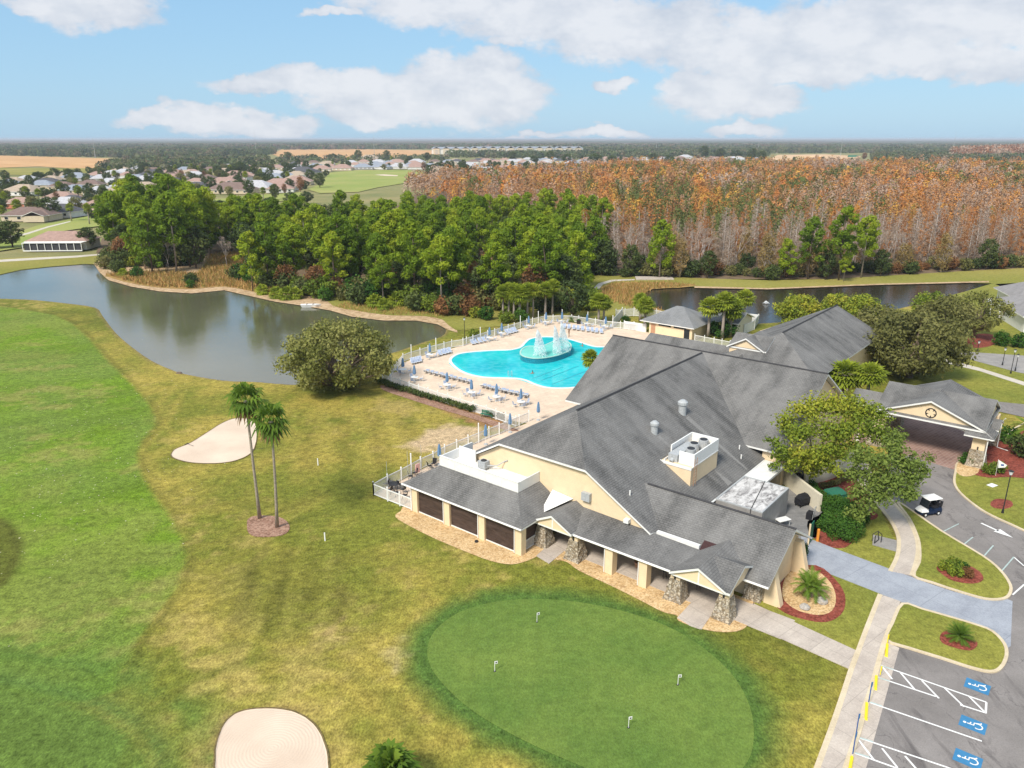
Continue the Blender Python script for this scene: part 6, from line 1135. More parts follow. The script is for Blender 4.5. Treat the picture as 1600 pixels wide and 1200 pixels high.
# --- named broad trees
def bigtree(name, loc, args, mat, lab, cat, kw=None, tm='bark', sc=1.0, rz=0.3):
    a = broad(*args, **(kw or {})); plant(name, loc, (proto_meshes(a[0], mat), a[1]), lab, cat, None, sc, rz)
bigtree('willow_oak', G(530, 605), (301, 10.2, 10.2, 19000, 84, .03, .24, .55), 'willow_leaf', 'big spreading olive-green tree between the lake and the pool corner', 'tree', dict(droop=.35, crs=(1.4, 2.4), multi=3, tonevar=.3))
def split_tree():
    """two-headed oak before the clubhouse: yellowish left head, dull green right arm, with gaps"""
    r = random.Random(9); b_ = Vector(G(1277, 748) + (0,)); cl = []; sg = []
    def L3(px, py, h): g_ = G(px, py, h); return Vector((g_[0], g_[1], h)) - b_
    spec = [(1228,655,7.5,1.5,.70),(1250,640,8.5,1.7,.85),(1275,632,9,1.8,.8),(1300,628,9.3,1.7,.85),(1325,632,9,1.8,.75),(1350,640,8.6,1.8,.6),(1375,650,8,1.6,.45),(1240,680,6.5,1.5,.5),(1265,672,7,1.7,.55),(1295,668,7.6,1.8,.55),(1325,668,7.5,1.8,.5),(1352,672,7.2,1.7,.4),(1380,680,6.8,1.5,.35),
            (1232,720,3.6,1.2,.7),(1258,718,4.2,1.3,.85),(1285,722,4.4,1.2,.6),(1215,712,4.2,1.0,.4),(1310,700,5.5,1.4,.5),(1340,700,5.5,1.3,.45),(1275,735,3.2,.9,.8),(1222,702,5.2,1.2,.35),(1250,706,5.4,1.6,.8),(1275,712,5,1.5,.75),(1290,700,6,1.4,.55),(1262,730,3.8,1.1,.8),(1300,728,3.9,1.0,.7),(1240,722,4.4,1.0,.55),(1212,690,5.6,.8,.3)]
    for px, py, h, rad, tn in spec: p = L3(px, py, h); cl.append((p.x, p.y, p.z, rad, tn)); cl.append((p.x + r.uniform(-1.2, 1.2), p.y + r.uniform(-1.2, 1.2), p.z + r.uniform(-.8, .6), rad * .7, tn - .1))
    for px, py, h, rad, tn in spec[::2]: p = L3(px, py, h); sg.append((bend((0, 0, 2.6), tuple(p), 3, .35, r), [.16, .10, .06, .02]))
    sg.append(([(0, 0, 0), (0, .1, 1.5), (0, 0, 2.9)], [.36, .30, .28]))
    a = cloud(cl, 13000, .17, 91, .6, .22, .85, .9, .2); plant('oak_tree', tuple(b_), (proto_meshes(a, 'yellowgreen_leaf'), branches(sg, 'pale_bark')), 'large yellow-green oak with a pale trunk in front of the clubhouse', 'oak tree', None, 1.0, 0.0)
    b_ = Vector(G(1355, 806) + (0,)); cl = []; sg = []
    spec = [(1370,720,7,1.5,.5),(1345,712,7,1.4,.55),(1395,700,7.5,1.4,.5),(1410,722,6.5,1.6,.4),(1390,745,5.5,1.6,.4),(1362,750,5,1.5,.55),(1345,770,4,1.4,.5),(1372,775,4,1.5,.45),(1405,765,4.8,1.6,.4),(1425,745,5.3,1.4,.35),(1430,725,5.8,1.1,.4),(1445,735,5.2,.9,.35),(1350,792,3,1.1,.5),(1335,740,5,1.2,.55),(1452,715,5.6,.7,.4),(1418,770,4.2,1.0,.35),(1400,680,8,1.2,.45),(1330,800,2.6,.9,.5)]
    for px, py, h, rad, tn in spec: p = L3(px, py, h); cl.append((p.x, p.y, p.z, rad, tn)); cl.append((p.x + r.uniform(-1, 1), p.y + r.uniform(-1, 1), p.z + r.uniform(-.7, .5), rad * .6, tn))
    for px, py, h, rad, tn in spec[::2]: p = L3(px, py, h); sg.append((bend((0, 0, 1.8), tuple(p), 3, .35, r), [.12, .08, .05, .02]))
    sg.append(([(0, 0, 0), (0, 0, 2.0)], [.22, .2])); a = cloud(cl, 8500, .16, 92, .6, .3, .85, .9, .2); plant('oak_tree', tuple(b_), (proto_meshes(a, 'grey_green_leaf'), branches(sg, 'pale_bark')), 'airy grey-green oak overhanging the curved walk and drive', 'oak tree', None, 1.0, 0.0)
split_tree()
bigtree('oak_tree', G(1420, 590), (311, 10.5, 9.3, 14000, 62, .06, .27, .5), 'olive_leaf', 'massive grey-green live oak behind the entrance canopy', 'oak tree', dict(crs=(1.5, 2.5), droop=.15))
bigtree('oak_tree', G(1372, 566), (312, 9.5, 6.3, 8000, 44, .06, .26, .55), 'olive_leaf', 'pale olive tree beside the north roof of the clubhouse', 'oak tree', dict(crs=(1.3, 2.1)))
bigtree('oak_tree', G(1465, 545), (313, 9.5, 6.0, 7000, 40, .1, .26, .5), 'olive_leaf', 'thick green oak left of the red mulch bed by the white house', 'oak tree', dict(crs=(1.3, 2.2)))
bigtree('oak_tree', G(1520, 528), (314, 9.0, 6.5, 4800, 34, .2, .24, .6), 'willow_leaf', 'open-crowned tree whose branches reach over the white house roof', 'oak tree', dict(crs=(1.0, 1.8)))
bigtree('oak_tree', G(1452, 505), (315, 6.5, 4.5, 4500, 30, .1, .24, .8), 'yellowgreen_leaf', 'yellow-topped tree behind the olive oaks at the pond', 'tree', dict(crs=(1.0, 1.8)))
bigtree('oak_tree', G(1245, 514), (316, 7.0, 5.2, 5200, 34, .04, .24, .62), 'yellowgreen_leaf', 'round yellow-green tree on the pond edge left of the high roof', 'tree', dict(crs=(1.2, 1.9)))
bigtree('oak_tree', G(1305, 502), (317, 6.0, 3.8, 3000, 24, .06, .24, .62), 'yellowgreen_leaf', 'yellow-green tree peeping over the high roof, nearer its middle', 'tree', dict(crs=(1.0, 1.6)))
bigtree('oak_tree', G(1345, 512), (318, 7.0, 4.2, 3600, 26, .06, .24, .6), 'yellowgreen_leaf', 'yellow-green tree at the right end of the high roof', 'tree', dict(crs=(1.0, 1.7)))
bigtree('shrub', G(1128, 525), (319, 3.0, 3.4, 2200, 18, .02, .2, .4), 'hedge_leaf', 'dark green bush under the four bathhouse palms', 'shrub', dict(crs=(.8, 1.4)))
# --- clipped shrubs
for k, (px, py, s, sz_, lab) in enumerate([(1316,838,1.75,.95,'largest round clipped dark green shrub beside the drive'),(1334,818,1.35,1.0,'round clipped shrub just behind the largest one'),(1318,804,1.25,1.0,'round clipped shrub third from the drive'),(1304,795,1.1,1.0,'rounded shrub directly below the green cabinet'),(1294,828,1.1,1.0,'narrow clipped shrub against the yard wall')]):
    r = random.Random(k); cl = [(0.75 * s * math.cos(a_) * q, .75 * s * math.sin(a_) * q, s * .55 + h * s * .45, s * .42, .5 + r.uniform(-.1, .2)) for a_, q, h in [(i * 2.4, math.sqrt(1 - ((i / 12.) * 2 - 1) ** 2 * .9), (i / 12.) * 2 - 1) for i in range(13)]] + [(0, 0, s * .6, s * .7, .3)]
    a = cloud(cl, int(3400 * s), .085, 400 + k, .6, .2, 1, .6, .7); plant('clipped_shrub', G(px, py), (proto_meshes(a, 'hedge_leaf'), branches([([(0, 0, 0), (0, 0, s * .6)], [.08, .05])], 'bark')), lab, 'shrub', None, 1.0)
def hedge(name, px, w_, h_, mat, lab, n_per=420, size=.09, seed=1):
    q = [Vector(G(*p)) for p in px]; cl = []; r = random.Random(seed)
    for i in range(len(q) - 1):
        L_ = (q[i + 1] - q[i]).length; k = max(2, int(L_ / (w_ * .7)))
        for j in range(k): p = q[i].lerp(q[i + 1], j / k); cl.append((p.x - q[0].x + r.uniform(-.1, .1), p.y - q[0].y, h_ * .55 + r.uniform(-.05, .1), w_ * r.uniform(.5, .62), .5 + r.uniform(-.3, .3)))
    a = cloud(cl, n_per * len(cl), size, seed, .6, .25, h_ / w_ * .9, .8, .4); o = bpy.data.objects.new(name, proto_meshes(a, mat)); C.objects.link(o); o.location = (q[0].x, q[0].y, 0); tag(o, lab, 'hedge'); return o
hedge('hedge', [(592,599),(625,610),(660,621),(700,633),(735,643),(745,645)], 1.1, .95, 'dark_leaf', 'long dark hedge along the outside of the pool fence', 200, .13, 5)
hedge('hedge', [(766,651),(778,654),(788,656)], 1.0, .8, 'dark_leaf', 'short hedge right of the green bench at the pool fence', 220, .12, 6)
hedge('hedge', [(1268,766),(1282,785),(1294,808),(1290,826)], 1.0, 1.2, 'hedge_leaf', 'curved clipped hedge round the outside of the yard wall', 500, .09, 7)
hedge('hedge', [(1285,764),(1305,759),(1325,749),(1336,738)], .6, .7, 'olive_leaf', 'low thin planting along the foot of the garden wall', 200, .09, 8)
hedge('hedge', [(1206,936),(1206.1,930)], .75, 2.0, 'hedge_leaf', 'tall clipped column shrub at the south-east corner buttress', 1500, .08, 9)
hedge('hedge', [(1252,880),(1254,872)], .7, 1.7, 'hedge_leaf', 'narrow clipped shrub behind the far buttress by the drive', 900, .08, 10)
for px, py, k, s, lab in [(1478,893,3,.42,'grassy tuft at the left of the kidney-shaped planting'),(1490,889,3,.42,'grassy tuft at the back of the kidney-shaped planting'),(1503,893,1,.36,'green tuft at the right of the kidney-shaped planting'),(1492,901,3,.4,'grassy tuft at the front of the kidney-shaped planting'),(1510,903,4,.36,'brownish tuft at the front right of the kidney-shaped planting'),(1512,726,1,.6,'green shrub beside the stone canopy pillar'),(1545,741,3,.5,'low yellow-green shrub left of the little white flag'),(1560,739,3,.5,'low yellow-green shrub behind the little white flag'),
    (1600,715,0,1.1,'dark shrub in the red mulch at the right edge'),(1575,692,1,.8,'green shrub behind the canopy downspout'),(1562,540,1,1.0,'dark clipped shrub before the white house, left one'),(1592,543,1,1.0,'dark clipped shrub before the white house, right one'),(1096,522,3,.6,'small palm-like shrub at the bathhouse corner'),(977,505,1,.6,'small shrub inside the white pool gate enclosure')]:
    plant('shrub', G(px, py), SHR[k], lab, 'shrub', None, s)
# --- grasses on the marsh
def tufts(name, poly, spacing, h_, cols, seed):
    P = scatter(poly, spacing, seed); r = np.random.default_rng(seed); n = len(P); P = np.array(P); k = 5; B0 = np.repeat(P, k, 0); m_ = len(B0); B0 = np.concatenate([B0 + r.normal(size=(m_, 2)) * spacing * .3, np.zeros((m_, 1))], 1)
    d = unit(np.stack([r.normal(size=m_), r.normal(size=m_), np.full(m_, 2.2)], -1)); s = unit(np.cross(d, r.normal(size=(m_, 3)))) * (.10 * h_); hh = (h_ * (.6 + .8 * r.random(m_)))[:, None]
    V = np.stack([B0 - s, B0 + s, B0 + d * hh + s * .3, B0 + d * hh - s * .3], 1).reshape(-1, 3); cc = np.array(cols)[r.integers(0, len(cols), m_)] * (.75 + .5 * r.random((m_, 1))); cc = np.repeat(cc, 4, 0); massobj(name, [(V, np.concatenate([cc, np.ones((len(cc), 1))], 1))])
MG = [(.50,.30,.11),(.42,.24,.09),(.58,.38,.16),(.34,.26,.08),(.26,.25,.06)]
tufts('marsh_grass', [(168,430),(210,443),(250,449),(300,451),(350,447),(395,455),(440,464),(420,440),(375,395),(330,400),(310,430),(250,425)], .9, 1.1, MG, 51)
tufts('marsh_grass', [(938,457),(955,444),(1000,442),(1050,443),(1085,446),(1060,449),(1018,452),(1004,462),(1015,480),(1040,490),(1000,484),(960,474)], .9, .9, MG, 52)
tufts('shore_grass', [(520,480),(560,487),(610,493),(655,492),(690,498),(700,490),(660,482),(600,476),(540,474)], .9, .6, MG, 53)
# ---------------------------------------------------------------- fences
def fence(name, pts, h_, lab, pxs=True, post=0.13, cap=True, tall=(), spacing=None, gapm=.17, white='white_paint', ph=None):
    q = [Vector(G(*p)) for p in pts] if pxs else [Vector(p) for p in pts]
    if spacing:
        o = [q[0]]
        for i in range(len(q) - 1):
            k = max(1, round((q[i + 1] - q[i]).length / spacing)); o += [q[i].lerp(q[i + 1], (j + 1) / k) for j in range(k)]
        q = o
    e = empty(name, tuple(q[0]), 0, lab, 'fence'); o_ = q[0]
    for k, p in enumerate(q):
        hh = (ph or h_ + .22) + (1.0 if k in tall else 0); m = MB(); x, y = p.x - o_.x, p.y - o_.y; m.box(x - post / 2, y - post / 2, 0, x + post / 2, y + post / 2, hh)
        m.hexa([(x - post * .65, y - post * .65), (x + post * .65, y - post * .65), (x + post * .65, y + post * .65), (x - post * .65, y + post * .65)], hh, hh + .1, top=[(x - .01, y - .01), (x + .01, y - .01), (x + .01, y + .01), (x - .01, y + .01)]); m.build('post', white, e)
    m = MB()
    for i in range(len(q) - 1):
        a, b_ = q[i] - o_, q[i + 1] - o_; d = b_ - a; L_ = d.length; d.normalize(); n = Vector((-d.y, d.x)) * .025
        for z0, z1 in ((.12, .22), (h_ - .1, h_)): m.hexa([tuple(a - n), tuple(b_ - n), tuple(b_ + n), tuple(a + n)], z0, z1)
        k = int(L_ / gapm)
        for j in range(1, k):
            p = a + d * (L_ * j / k); w_ = d * .028; n2 = n * .5; m.hexa([tuple(p - w_ - n2), tuple(p + w_ - n2), tuple(p + w_ + n2), tuple(p - w_ + n2)], .22, h_ - .1)
    m.build('picket_panel', white, e); return e
FB = [(609,589),(630,566),(643,561),(656.5,557),(669,553),(681.5,550),(694,547),(706,543.5),(723.5,541),(729,539),(739,536),(750.6,532),(762,528.5),(773,525.5),(783,522),(794,519),(803.5,516),(813,513),(823,510),(832,507.5),(841,505.5),(851,503),(864,503),(878,502.5),(893,503),(904,504.5),(918,506.5),(930,508.5),(944,511),(957,512.5),(969,513.5),(983,515.5),(995,517),(1009,519)]
fence('pool_fence', FB, 1.3, 'white picket fence curving round the far side of the pool deck', tall=(2, 5, 11, 17, 20, 23, 26, 29))
fence('pool_fence', [(598,597),(640,611),(700,631),(760,650),(806,667)], 1.3, 'white picket fence along the near side of the pool behind the dark hedge', spacing=2.3)
fence('patio_fence', [(584,774),(606,761.5),(627.5,750.6),(643,742),(657.5,733.8),(677,725),(695,714),(713.8,706),(731.6,698.5),(748,692),(764,685),(780,679),(795,672.5),(811,665.5),(826,659)], 1.35, 'white picket fence with tall posts up the side of the clubhouse patio', tall=(3, 9))
fence('patio_fence', [(584,774),(606,783),(625,790.5),(643,797.5)], 1.35, 'short white picket fence closing the front corner of the patio')
fence('bath_fence', [(1085,533),(1100,536),(1115,539),(1140,544)], 1.2, 'white picket fence in front of the bathhouse planting', spacing=2)
fence('utility_fence', [(962,497),(990,494),(1025,497),(1048,501)], 1.7, 'white fence round the pump enclosure beyond the pool corner', gapm=.12, spacing=2.4)
def vinyl(px, h_, lab):
    q = [G(*p) for p in px]; e = empty('vinyl_fence', q[0], 0, lab, 'fence'); o = ribbon('panel', [(x - q[0][0], y - q[0][1]) for x, y in q], .08, h_, 'white_paint', thick=h_, kind='thing'); o.parent = e
    for x, y in q: MB().box(x - q[0][0] - .09, y - q[0][1] - .09, 0, x - q[0][0] + .09, y - q[0][1] + .09, h_ + .15).build('post', 'white_paint', e)
vinyl([(957,512),(968,500),(972,494)], 1.8, 'solid white vinyl fence left of the pump enclosure'); vinyl([(975,514),(990,516),(1008,519)], 1.6, 'solid white vinyl panels at the pool gate beside the bathhouse')
vinyl([(1148,502),(1165,503),(1184,505),(1178,515),(1162,522)], 1.8, 'solid white vinyl fence behind the bathhouse palms')
# ---------------------------------------------------------------- pool furniture
lg = empty('sun_lounger', (0, 0, 0), 0); m = MB()
for y in (-.3, .3): m.tube([(-.95, y, .33), (.45, y, .33)], .03, 5); m.tube([(.45, y, .33), (.98, y, .72)], .03, 5)
for x in (-.75, .35): m.tube([(x, -.3, .33), (x, -.3, 0)], .03, 5); m.tube([(x, .3, .33), (x, .3, 0)], .03, 5)
m.tube([(-.95, -.3, .33), (-.95, .3, .33)], .03, 5); m.tube([(.98, -.3, .72), (.98, .3, .72)], .03, 5); m.build('frame', 'white_paint', lg)
m = MB(); m.hexa([(-.93, -.28), (.45, -.28), (.45, .28), (-.93, .28)], .33, .365); m.build('seat', 'blue_sling', lg); m = MB(); m.poly([(.45, -.28, .36), (.97, -.28, .75), (.97, .28, .75), (.45, .28, .36)]); m.poly([(.97, -.28, .73), (.45, -.28, .34), (.45, .28, .34), (.97, .28, .73)]); m.build('backrest', 'blue_sling', lg)
KIDS = {}
def place(proto, used, loc, rz, label, cat=None, group=None):
    if not used: used.append(1); proto.location = (loc[0], loc[1], .03); proto.rotation_euler = (0, 0, rz); o = proto
    else: o = copy_tree(proto, (loc[0], loc[1], .03), rz)
    tag(o, label, cat, group); return o
ul = []
def row(p0, p1, n, rz, label, group):
    a, b_ = G(*p0), G(*p1)
    for k in range(n):
        t = k / max(1, n - 1); x, y = a[0] + (b_[0] - a[0]) * t, a[1] + (b_[1] - a[1]) * t; place(lg, ul, (x + random.uniform(-.08, .08), y + random.uniform(-.08, .08)), rz + random.uniform(-.08, .08), label, 'sun lounger', group)
place_r = TH + math.pi / 2
row((667,583), (732,599), 10, TH - math.pi / 2 + .5, 'blue sling lounger in the long near row at the pool west end', 'loungers in the left near row')
row((756,606), (821,621), 10, TH - math.pi / 2 + .5, 'blue sling lounger in the long near row towards the clubhouse', 'loungers in the right near row')
row((882,513), (940,521), 9, TH + math.pi / 2 + .6, 'blue sling lounger in the row on the far side of the pool', 'loungers on the far deck')
row((644,568), (656,565), 4, R(100), 'blue sling lounger in the group at the far west fence corner', 'loungers at the west fence corner'); row((688,555), (703,551), 4, R(105), 'blue sling lounger in the fence-side group between two umbrella tables', 'loungers between the west tables')
row((738,538), (756,534), 4, R(110), 'blue sling lounger in the fence-side group left of the middle', 'loungers left of the fence middle'); row((793,522), (806,518.5), 4, R(115), 'blue sling lounger in the fence-side group behind the pool step', 'loungers behind the pool')
def umbrella_proto():
    e = empty('umbrella', (0, 0, 0)); MB().cyl(0, 0, 0, .12, .28, .24, 12).build('base', 'galvanised', e); MB().tube([(0, 0, .1), (0, 0, 2.65)], .025, 6).build('pole', 'white_paint', e)
    m = MB(); r_ = [(.08, 2.62), (.17, 2.3), (.24, 1.75), (.27, 1.35), (.20, 1.15)]; n = 12; i = 0
    for rr_, z_ in r_: m.v += [((rr_ * (1 if k % 2 else .75)) * math.cos(2 * math.pi * k / n), (rr_ * (1 if k % 2 else .75)) * math.sin(2 * math.pi * k / n), z_) for k in range(n)]
    for a in range(len(r_) - 1):
        for k in range(n): m.f.append((a * n + k, (a + 1) * n + k, (a + 1) * n + (k + 1) % n, a * n + (k + 1) % n)); m.mi.append(0)
    m.f.append(tuple(range(n - 1, -1, -1))); m.mi.append(0); m.f.append(tuple((len(r_) - 1) * n + k for k in range(n))); m.mi.append(0); m.build('folded_canopy', 'blue_fabric', e); return e
up = umbrella_proto(); uu = []
tp = empty('patio_table', (0, 0, 0)); MB().cyl(0, 0, .70, .735, .6, n=18).build('tabletop', 'white_paint', tp)
for k in range(4): a_ = k * math.pi / 2 + .4; MB().tube([(.42 * math.cos(a_), .42 * math.sin(a_), 0), (.3 * math.cos(a_), .3 * math.sin(a_), .7)], .022, 5).build('leg', 'white_paint', tp)
ch = empty('patio_chair', (0, 0, 0)); m = MB()
for y in (-.24, .24): m.tube([(.22, y, 0), (.2, y, .62), (-.22, y, .62)], .018, 5); m.tube([(-.28, y, 0), (-.2, y, .42), (-.34, y, .95)], .018, 5)
m.build('frame', 'white_paint', ch); MB().box(-.22, -.22, .41, .22, .22, .435).build('seat', 'blue_sling', ch); m = MB(); m.hexa([(-.235, -.22), (-.205, -.22), (-.205, .22), (-.235, .22)], .43, .95, top=[(-.355, -.22), (-.325, -.22), (-.325, .22), (-.355, .22)]); m.build('backrest', 'blue_sling', ch)
ut, uc = [], []
TBL = [(630,584,'at the west corner by the tree'),(648,596,'second from the west along the near fence'),(699,608,'third from the west along the near fence'),(737,620,'fourth from the west along the near fence'),(776,627,'fifth along the near fence, beside the right lounger row'),(814,635,'nearest the clubhouse roof'),(672,560,'at the far fence nearest the lake end'),(765,533,'at the far fence left of centre'),(784,526,'at the far fence beside the centre loungers'),(826,514,'at the far fence before the cabbage palms'),(853,508,'at the far fence bend'),(878,507,'at the far fence by the potted palm'),(917,511,'behind the far lounger row'),(946,515,'at the right end of the far lounger row')]
for px, py, w_ in TBL:
    g_ = G(px, py); place(tp, ut, g_, random.random(), 'round white patio table ' + w_, 'table', None); u = place(up, uu, g_, random.random(), 'folded blue umbrella at the table ' + w_, 'umbrella', None)
    for k in range(4 if py > 600 else 3): a_ = k * 2 * math.pi / (4 if py > 600 else 3) + random.uniform(0, .6); place(ch, uc, (g_[0] + 1.0 * math.cos(a_), g_[1] + 1.0 * math.sin(a_)), a_ + math.pi, 'sling chair round the table ' + w_, 'chair', 'chairs round the table ' + w_)
for px, py, lab in [(841,657,'folded blue umbrella alone against the roof edge right of the fence corner'),(797,676,'folded blue umbrella inside the patio fence, farthest up'),(759,695,'folded blue umbrella inside the patio fence, middle one'),(687,727,'taller folded blue umbrella beside the white parapet')]:
    place(up, uu, G(px, py), 0, lab, 'umbrella', None)
def recol(o, m_):                            # own meshes for a differently coloured kind
    for c_ in o.children: c_.data = c_.data.copy(); c_.data.materials[0] = MAT[m_]
bt = copy_tree(tp, G(616, 765), .3, 'round black patio table behind the front corner fence'); bt.name = 'patio_table'; bt['category'] = 'table'; recol(bt, 'dark_metal')
b0_ = None; bch = [(604,761),(610,757),(626,762),(630,770),(620,775),(609,771),(633,779),(642,749),(648,744),(672,733),(678,729)]
for k, (px, py) in enumerate(bch):
    lab = 'black metal chair at the round black table in the patio corner' if k < 7 else 'black chair against the patio fence midway, beside the pink towel' if k < 9 else 'black chair beside the blue umbrella at the roof edge'
    if b0_ is None: b0_ = copy_tree(ch, G(px, py), random.random() * 6, lab, 'black chairs in the patio corner'); b0_['category'] = 'chair'; recol(b0_, 'dark_metal')
    else: o = copy_tree(b0_, G(px, py), random.random() * 6, lab, 'black chairs in the patio corner' if k < 7 else 'black chairs midway up the patio' if k < 9 else 'black chairs by the roof edge')
tw_ = G(653, 742); o = MB().box(-.3, -.05, .3, .3, .05, 1.35).build('towel', 'pink_cloth'); o.location = (tw_[0], tw_[1], 0); tag(o, 'pink towel hung over the patio fence', 'towel'); o.rotation_euler = (0, 0, R(50))
bn = empty('bench', G(761, 652), TH + .25, 'green garden bench against the pool fence between the hedges', 'bench'); MB().box(-.9, -.25, .42, .9, .2, .47).build('seat', 'green_paint', bn); m = MB(); [m.box(-.9, .2, .55 + k * .14, .9, .24, .65 + k * .14) for k in range(3)]; m.build('backrest', 'green_paint', bn)
for x in (-.8, .8): m = MB(); m.box(x - .03, -.22, 0, x + .03, -.16, .42); m.box(x - .03, .16, 0, x + .03, .24, .95); m.build('leg', 'green_paint', bn)
pl = empty('planter', G(904, 506), 0, 'black square planter pot by the far pool fence', 'planter'); MB().hexa([(-.35, -.35), (.35, -.35), (.35, .35), (-.35, .35)], 0, .8, top=[(-.45, -.45), (.45, -.45), (.45, .45), (-.45, .45)]).build('pot', 'dark_metal', pl); MB().sphere((0, 0, .85), .35, 10, 6, .5).build('soil_plant', 'hedge_leaf', pl)
m = MB()
for s_ in (-.25, .25): m.tube([(s_, -.3, .05), (s_, -.3, .9), (s_, .1, 1.0), (s_, .5, .8), (s_, .5, .1)], .03, 6)
o = m.build('pool_ladder', 'galvanised'); g_ = G(797, 589); o.location = (g_[0], g_[1], 0); o.rotation_euler = (0, 0, .2); tag(o, 'pair of steel pool handrails at the near pool edge', 'handrail')
# swimmers: head, shoulders and arms above the water
def person(name, loc, pts, edges, rad, lab, parts_=None, rz=0, skin='skin'):
    me = bpy.data.meshes.new('body'); me.from_pydata(pts, edges, []); o = bpy.data.objects.new(name, me); C.objects.link(o); o.location = loc; o.rotation_euler = (0, 0, rz)
    sk = o.modifiers.new('skin', 'SKIN'); lay = me.skin_vertices[0].data
    for i, r__ in enumerate(rad): lay[i].radius = (r__, r__)
    lay[0].use_root = True; o.modifiers.new('sub', 'SUBSURF').levels = 1; o.modifiers['sub'].render_levels = 2; me.materials.append(MAT[skin]); tag(o, lab, 'person'); return o
def swimmer(px, py, lab, rz):
    P_ = [(0, 0, -.6), (0, 0, -.15), (0, 0, .12), (0, 0, .22), (0, 0, .36), (.17, 0, .08), (.34, .12, -.02), (.42, .38, .02), (-.17, 0, .08), (-.34, .14, -.02), (-.46, .34, .03), (.1, 0, -.9), (-.1, 0, -.9)]
    o = person('person', G(px, py) + (.05,), P_, [(0, 1), (1, 2), (2, 3), (3, 4), (2, 5), (5, 6), (6, 7), (2, 8), (8, 9), (9, 10), (0, 11), (0, 12)], [.15, .16, .12, .055, .105, .06, .045, .03, .06, .045, .03, .08, .08], lab, rz=rz)
    h = MB().sphere((0, -.02, .42), .105, 10, 6, .9).build('hair', 'dark_metal', o); return o
swimmer(832, 584, 'swimmer with dark hair in the near part of the pool', .4); swimmer(910, 541, 'swimmer with dark hair raising an arm at the far pool end', 2.0)
P_ = [(0, 0, .92), (0, 0, 1.2), (0, 0, 1.42), (0, 0, 1.5), (0, .02, 1.63), (.2, 0, 1.4), (.27, .03, 1.12), (.25, .15, .9), (-.2, 0, 1.4), (-.28, .02, 1.12), (-.26, .12, .88), (.1, 0, .85), (.12, .03, .48), (.12, 0, .08), (.12, .14, .03), (-.1, 0, .85), (-.12, -.03, .48), (-.14, -.05, .08), (-.14, .1, .03)]
person('person', G(889, 527) + (.05,), P_, [(0, 1), (1, 2), (2, 3), (3, 4), (2, 5), (5, 6), (6, 7), (2, 8), (8, 9), (9, 10), (0, 11), (11, 12), (12, 13), (13, 14), (0, 15), (15, 16), (16, 17), (17, 18)], [.15, .14, .13, .055, .10, .06, .04, .03, .06, .04, .03, .09, .06, .045, .035, .09, .06, .045, .035], 'bather standing on the deck behind the fountain basin', rz=1.0)
# ---------------------------------------------------------------- golf things
for k, (bx_, by_, lab) in enumerate([(839,972,'white putting flag at the far side of the putting green'),(773,1049,'white putting flag at the left of the putting green'),(1059,1070,'white putting flag with a dark cup at the right of the putting green'),(982,1137,'white putting flag nearest the viewer on the putting green')]):
    e = empty('putting_flag', G(bx_, by_), random.random() * .5, lab, 'flag'); MB().tube([(0, 0, 0), (0, 0, .82)], .022, 6).build('pole', 'white_paint', e); m = MB(); m.hexa([(0, -.01), (.22, -.01), (.22, .01), (0, .01)], .62, .84); f_ = m.build('pennant', 'white_paint', e)
    m = MB(); m.box(.06, -.016, .68, .16, .016, .78); m.build('number_patch', 'dark_metal', f_); MB().cyl(.0, .0, .0, .02, .09, n=12).build('cup', 'dark_metal', e)
for px, py, lab in [(497,727,'white marker stake between the palms and the pool hedge'),(508,845,'white marker stake right of the mulch circle'),(391,661,'')]:
    if lab: o = MB().hexa([(-.05, -.05), (.05, -.05), (.05, .05), (-.05, .05)], 0, .85).build('marker_stake', 'white_paint'); g_ = G(px, py); o.location = (g_[0], g_[1], 0); tag(o, lab, 'stake')
for px, py, w_ in [(608,775,'nearest the patio corner'),(640,757,'second from the patio corner'),(661,747,'third from the patio corner')]:
    o = MB().tube([(0, 0, 0), (0, 0, 3.4)], .018, 5).build('net_pole', 'galvanised'); g_ = G(px - 2, py - 8); o.location = (g_[0], g_[1], 0); tag(o, 'thin grey pole outside the patio fence, ' + w_, 'pole')
rk = []
def rake(px, py, rz, lab):
    e = empty('bunker_rake', G(px, py) + (.04,), rz, lab, 'rake'); MB().tube([(0, 0, .03), (1.4, 0, .05)], .02, 5).build('handle', 'dark_metal', e); MB().box(-.05, -.28, 0, .05, .28, .05).build('head', 'dark_metal', e)
rake(292, 694, -.6, 'dark rake lying at the left end of the upper bunker'); rake(393, 703, .2, 'dark rake lying at the right rim of the upper bunker')
bt_ = empty('rowing_boat', G(486, 479) + (-.02,), .08, 'white rowing boat moored at the pale far shore', 'boat'); m = MB(); a_ = [(-2.3, -.5), (-1.2, -.75), (1.2, -.7), (2.3, 0), (1.2, .7), (-1.2, .75), (-2.3, .5)]; m.hexa([(x * .85, y * .7) for x, y in a_], -.1, .55, top=a_); m.build('hull', 'white_paint', bt_); MB().hexa([(x * .85, y * .8) for x, y in a_], .55, .58).build('cockpit', 'white_membrane', bt_); [MB().box(x - .12, -.6, .58, x + .12, .6, .64).build('thwart', 'pale_bark', bt_) for x in (-.9, .5)]
# stepping bird / debris on the near shore
o = MB().hexa([(-.5, -.2), (.5, -.25), (.4, .3), (-.4, .2)], 0, .25, top=[(-.3, -.1), (.35, -.12), (.2, .15), (-.25, .1)]).build('log', 'bark'); g_ = G(280, 583); o.location = (g_[0], g_[1], -.05); tag(o, 'dark driftwood log at the near lake edge', 'log')
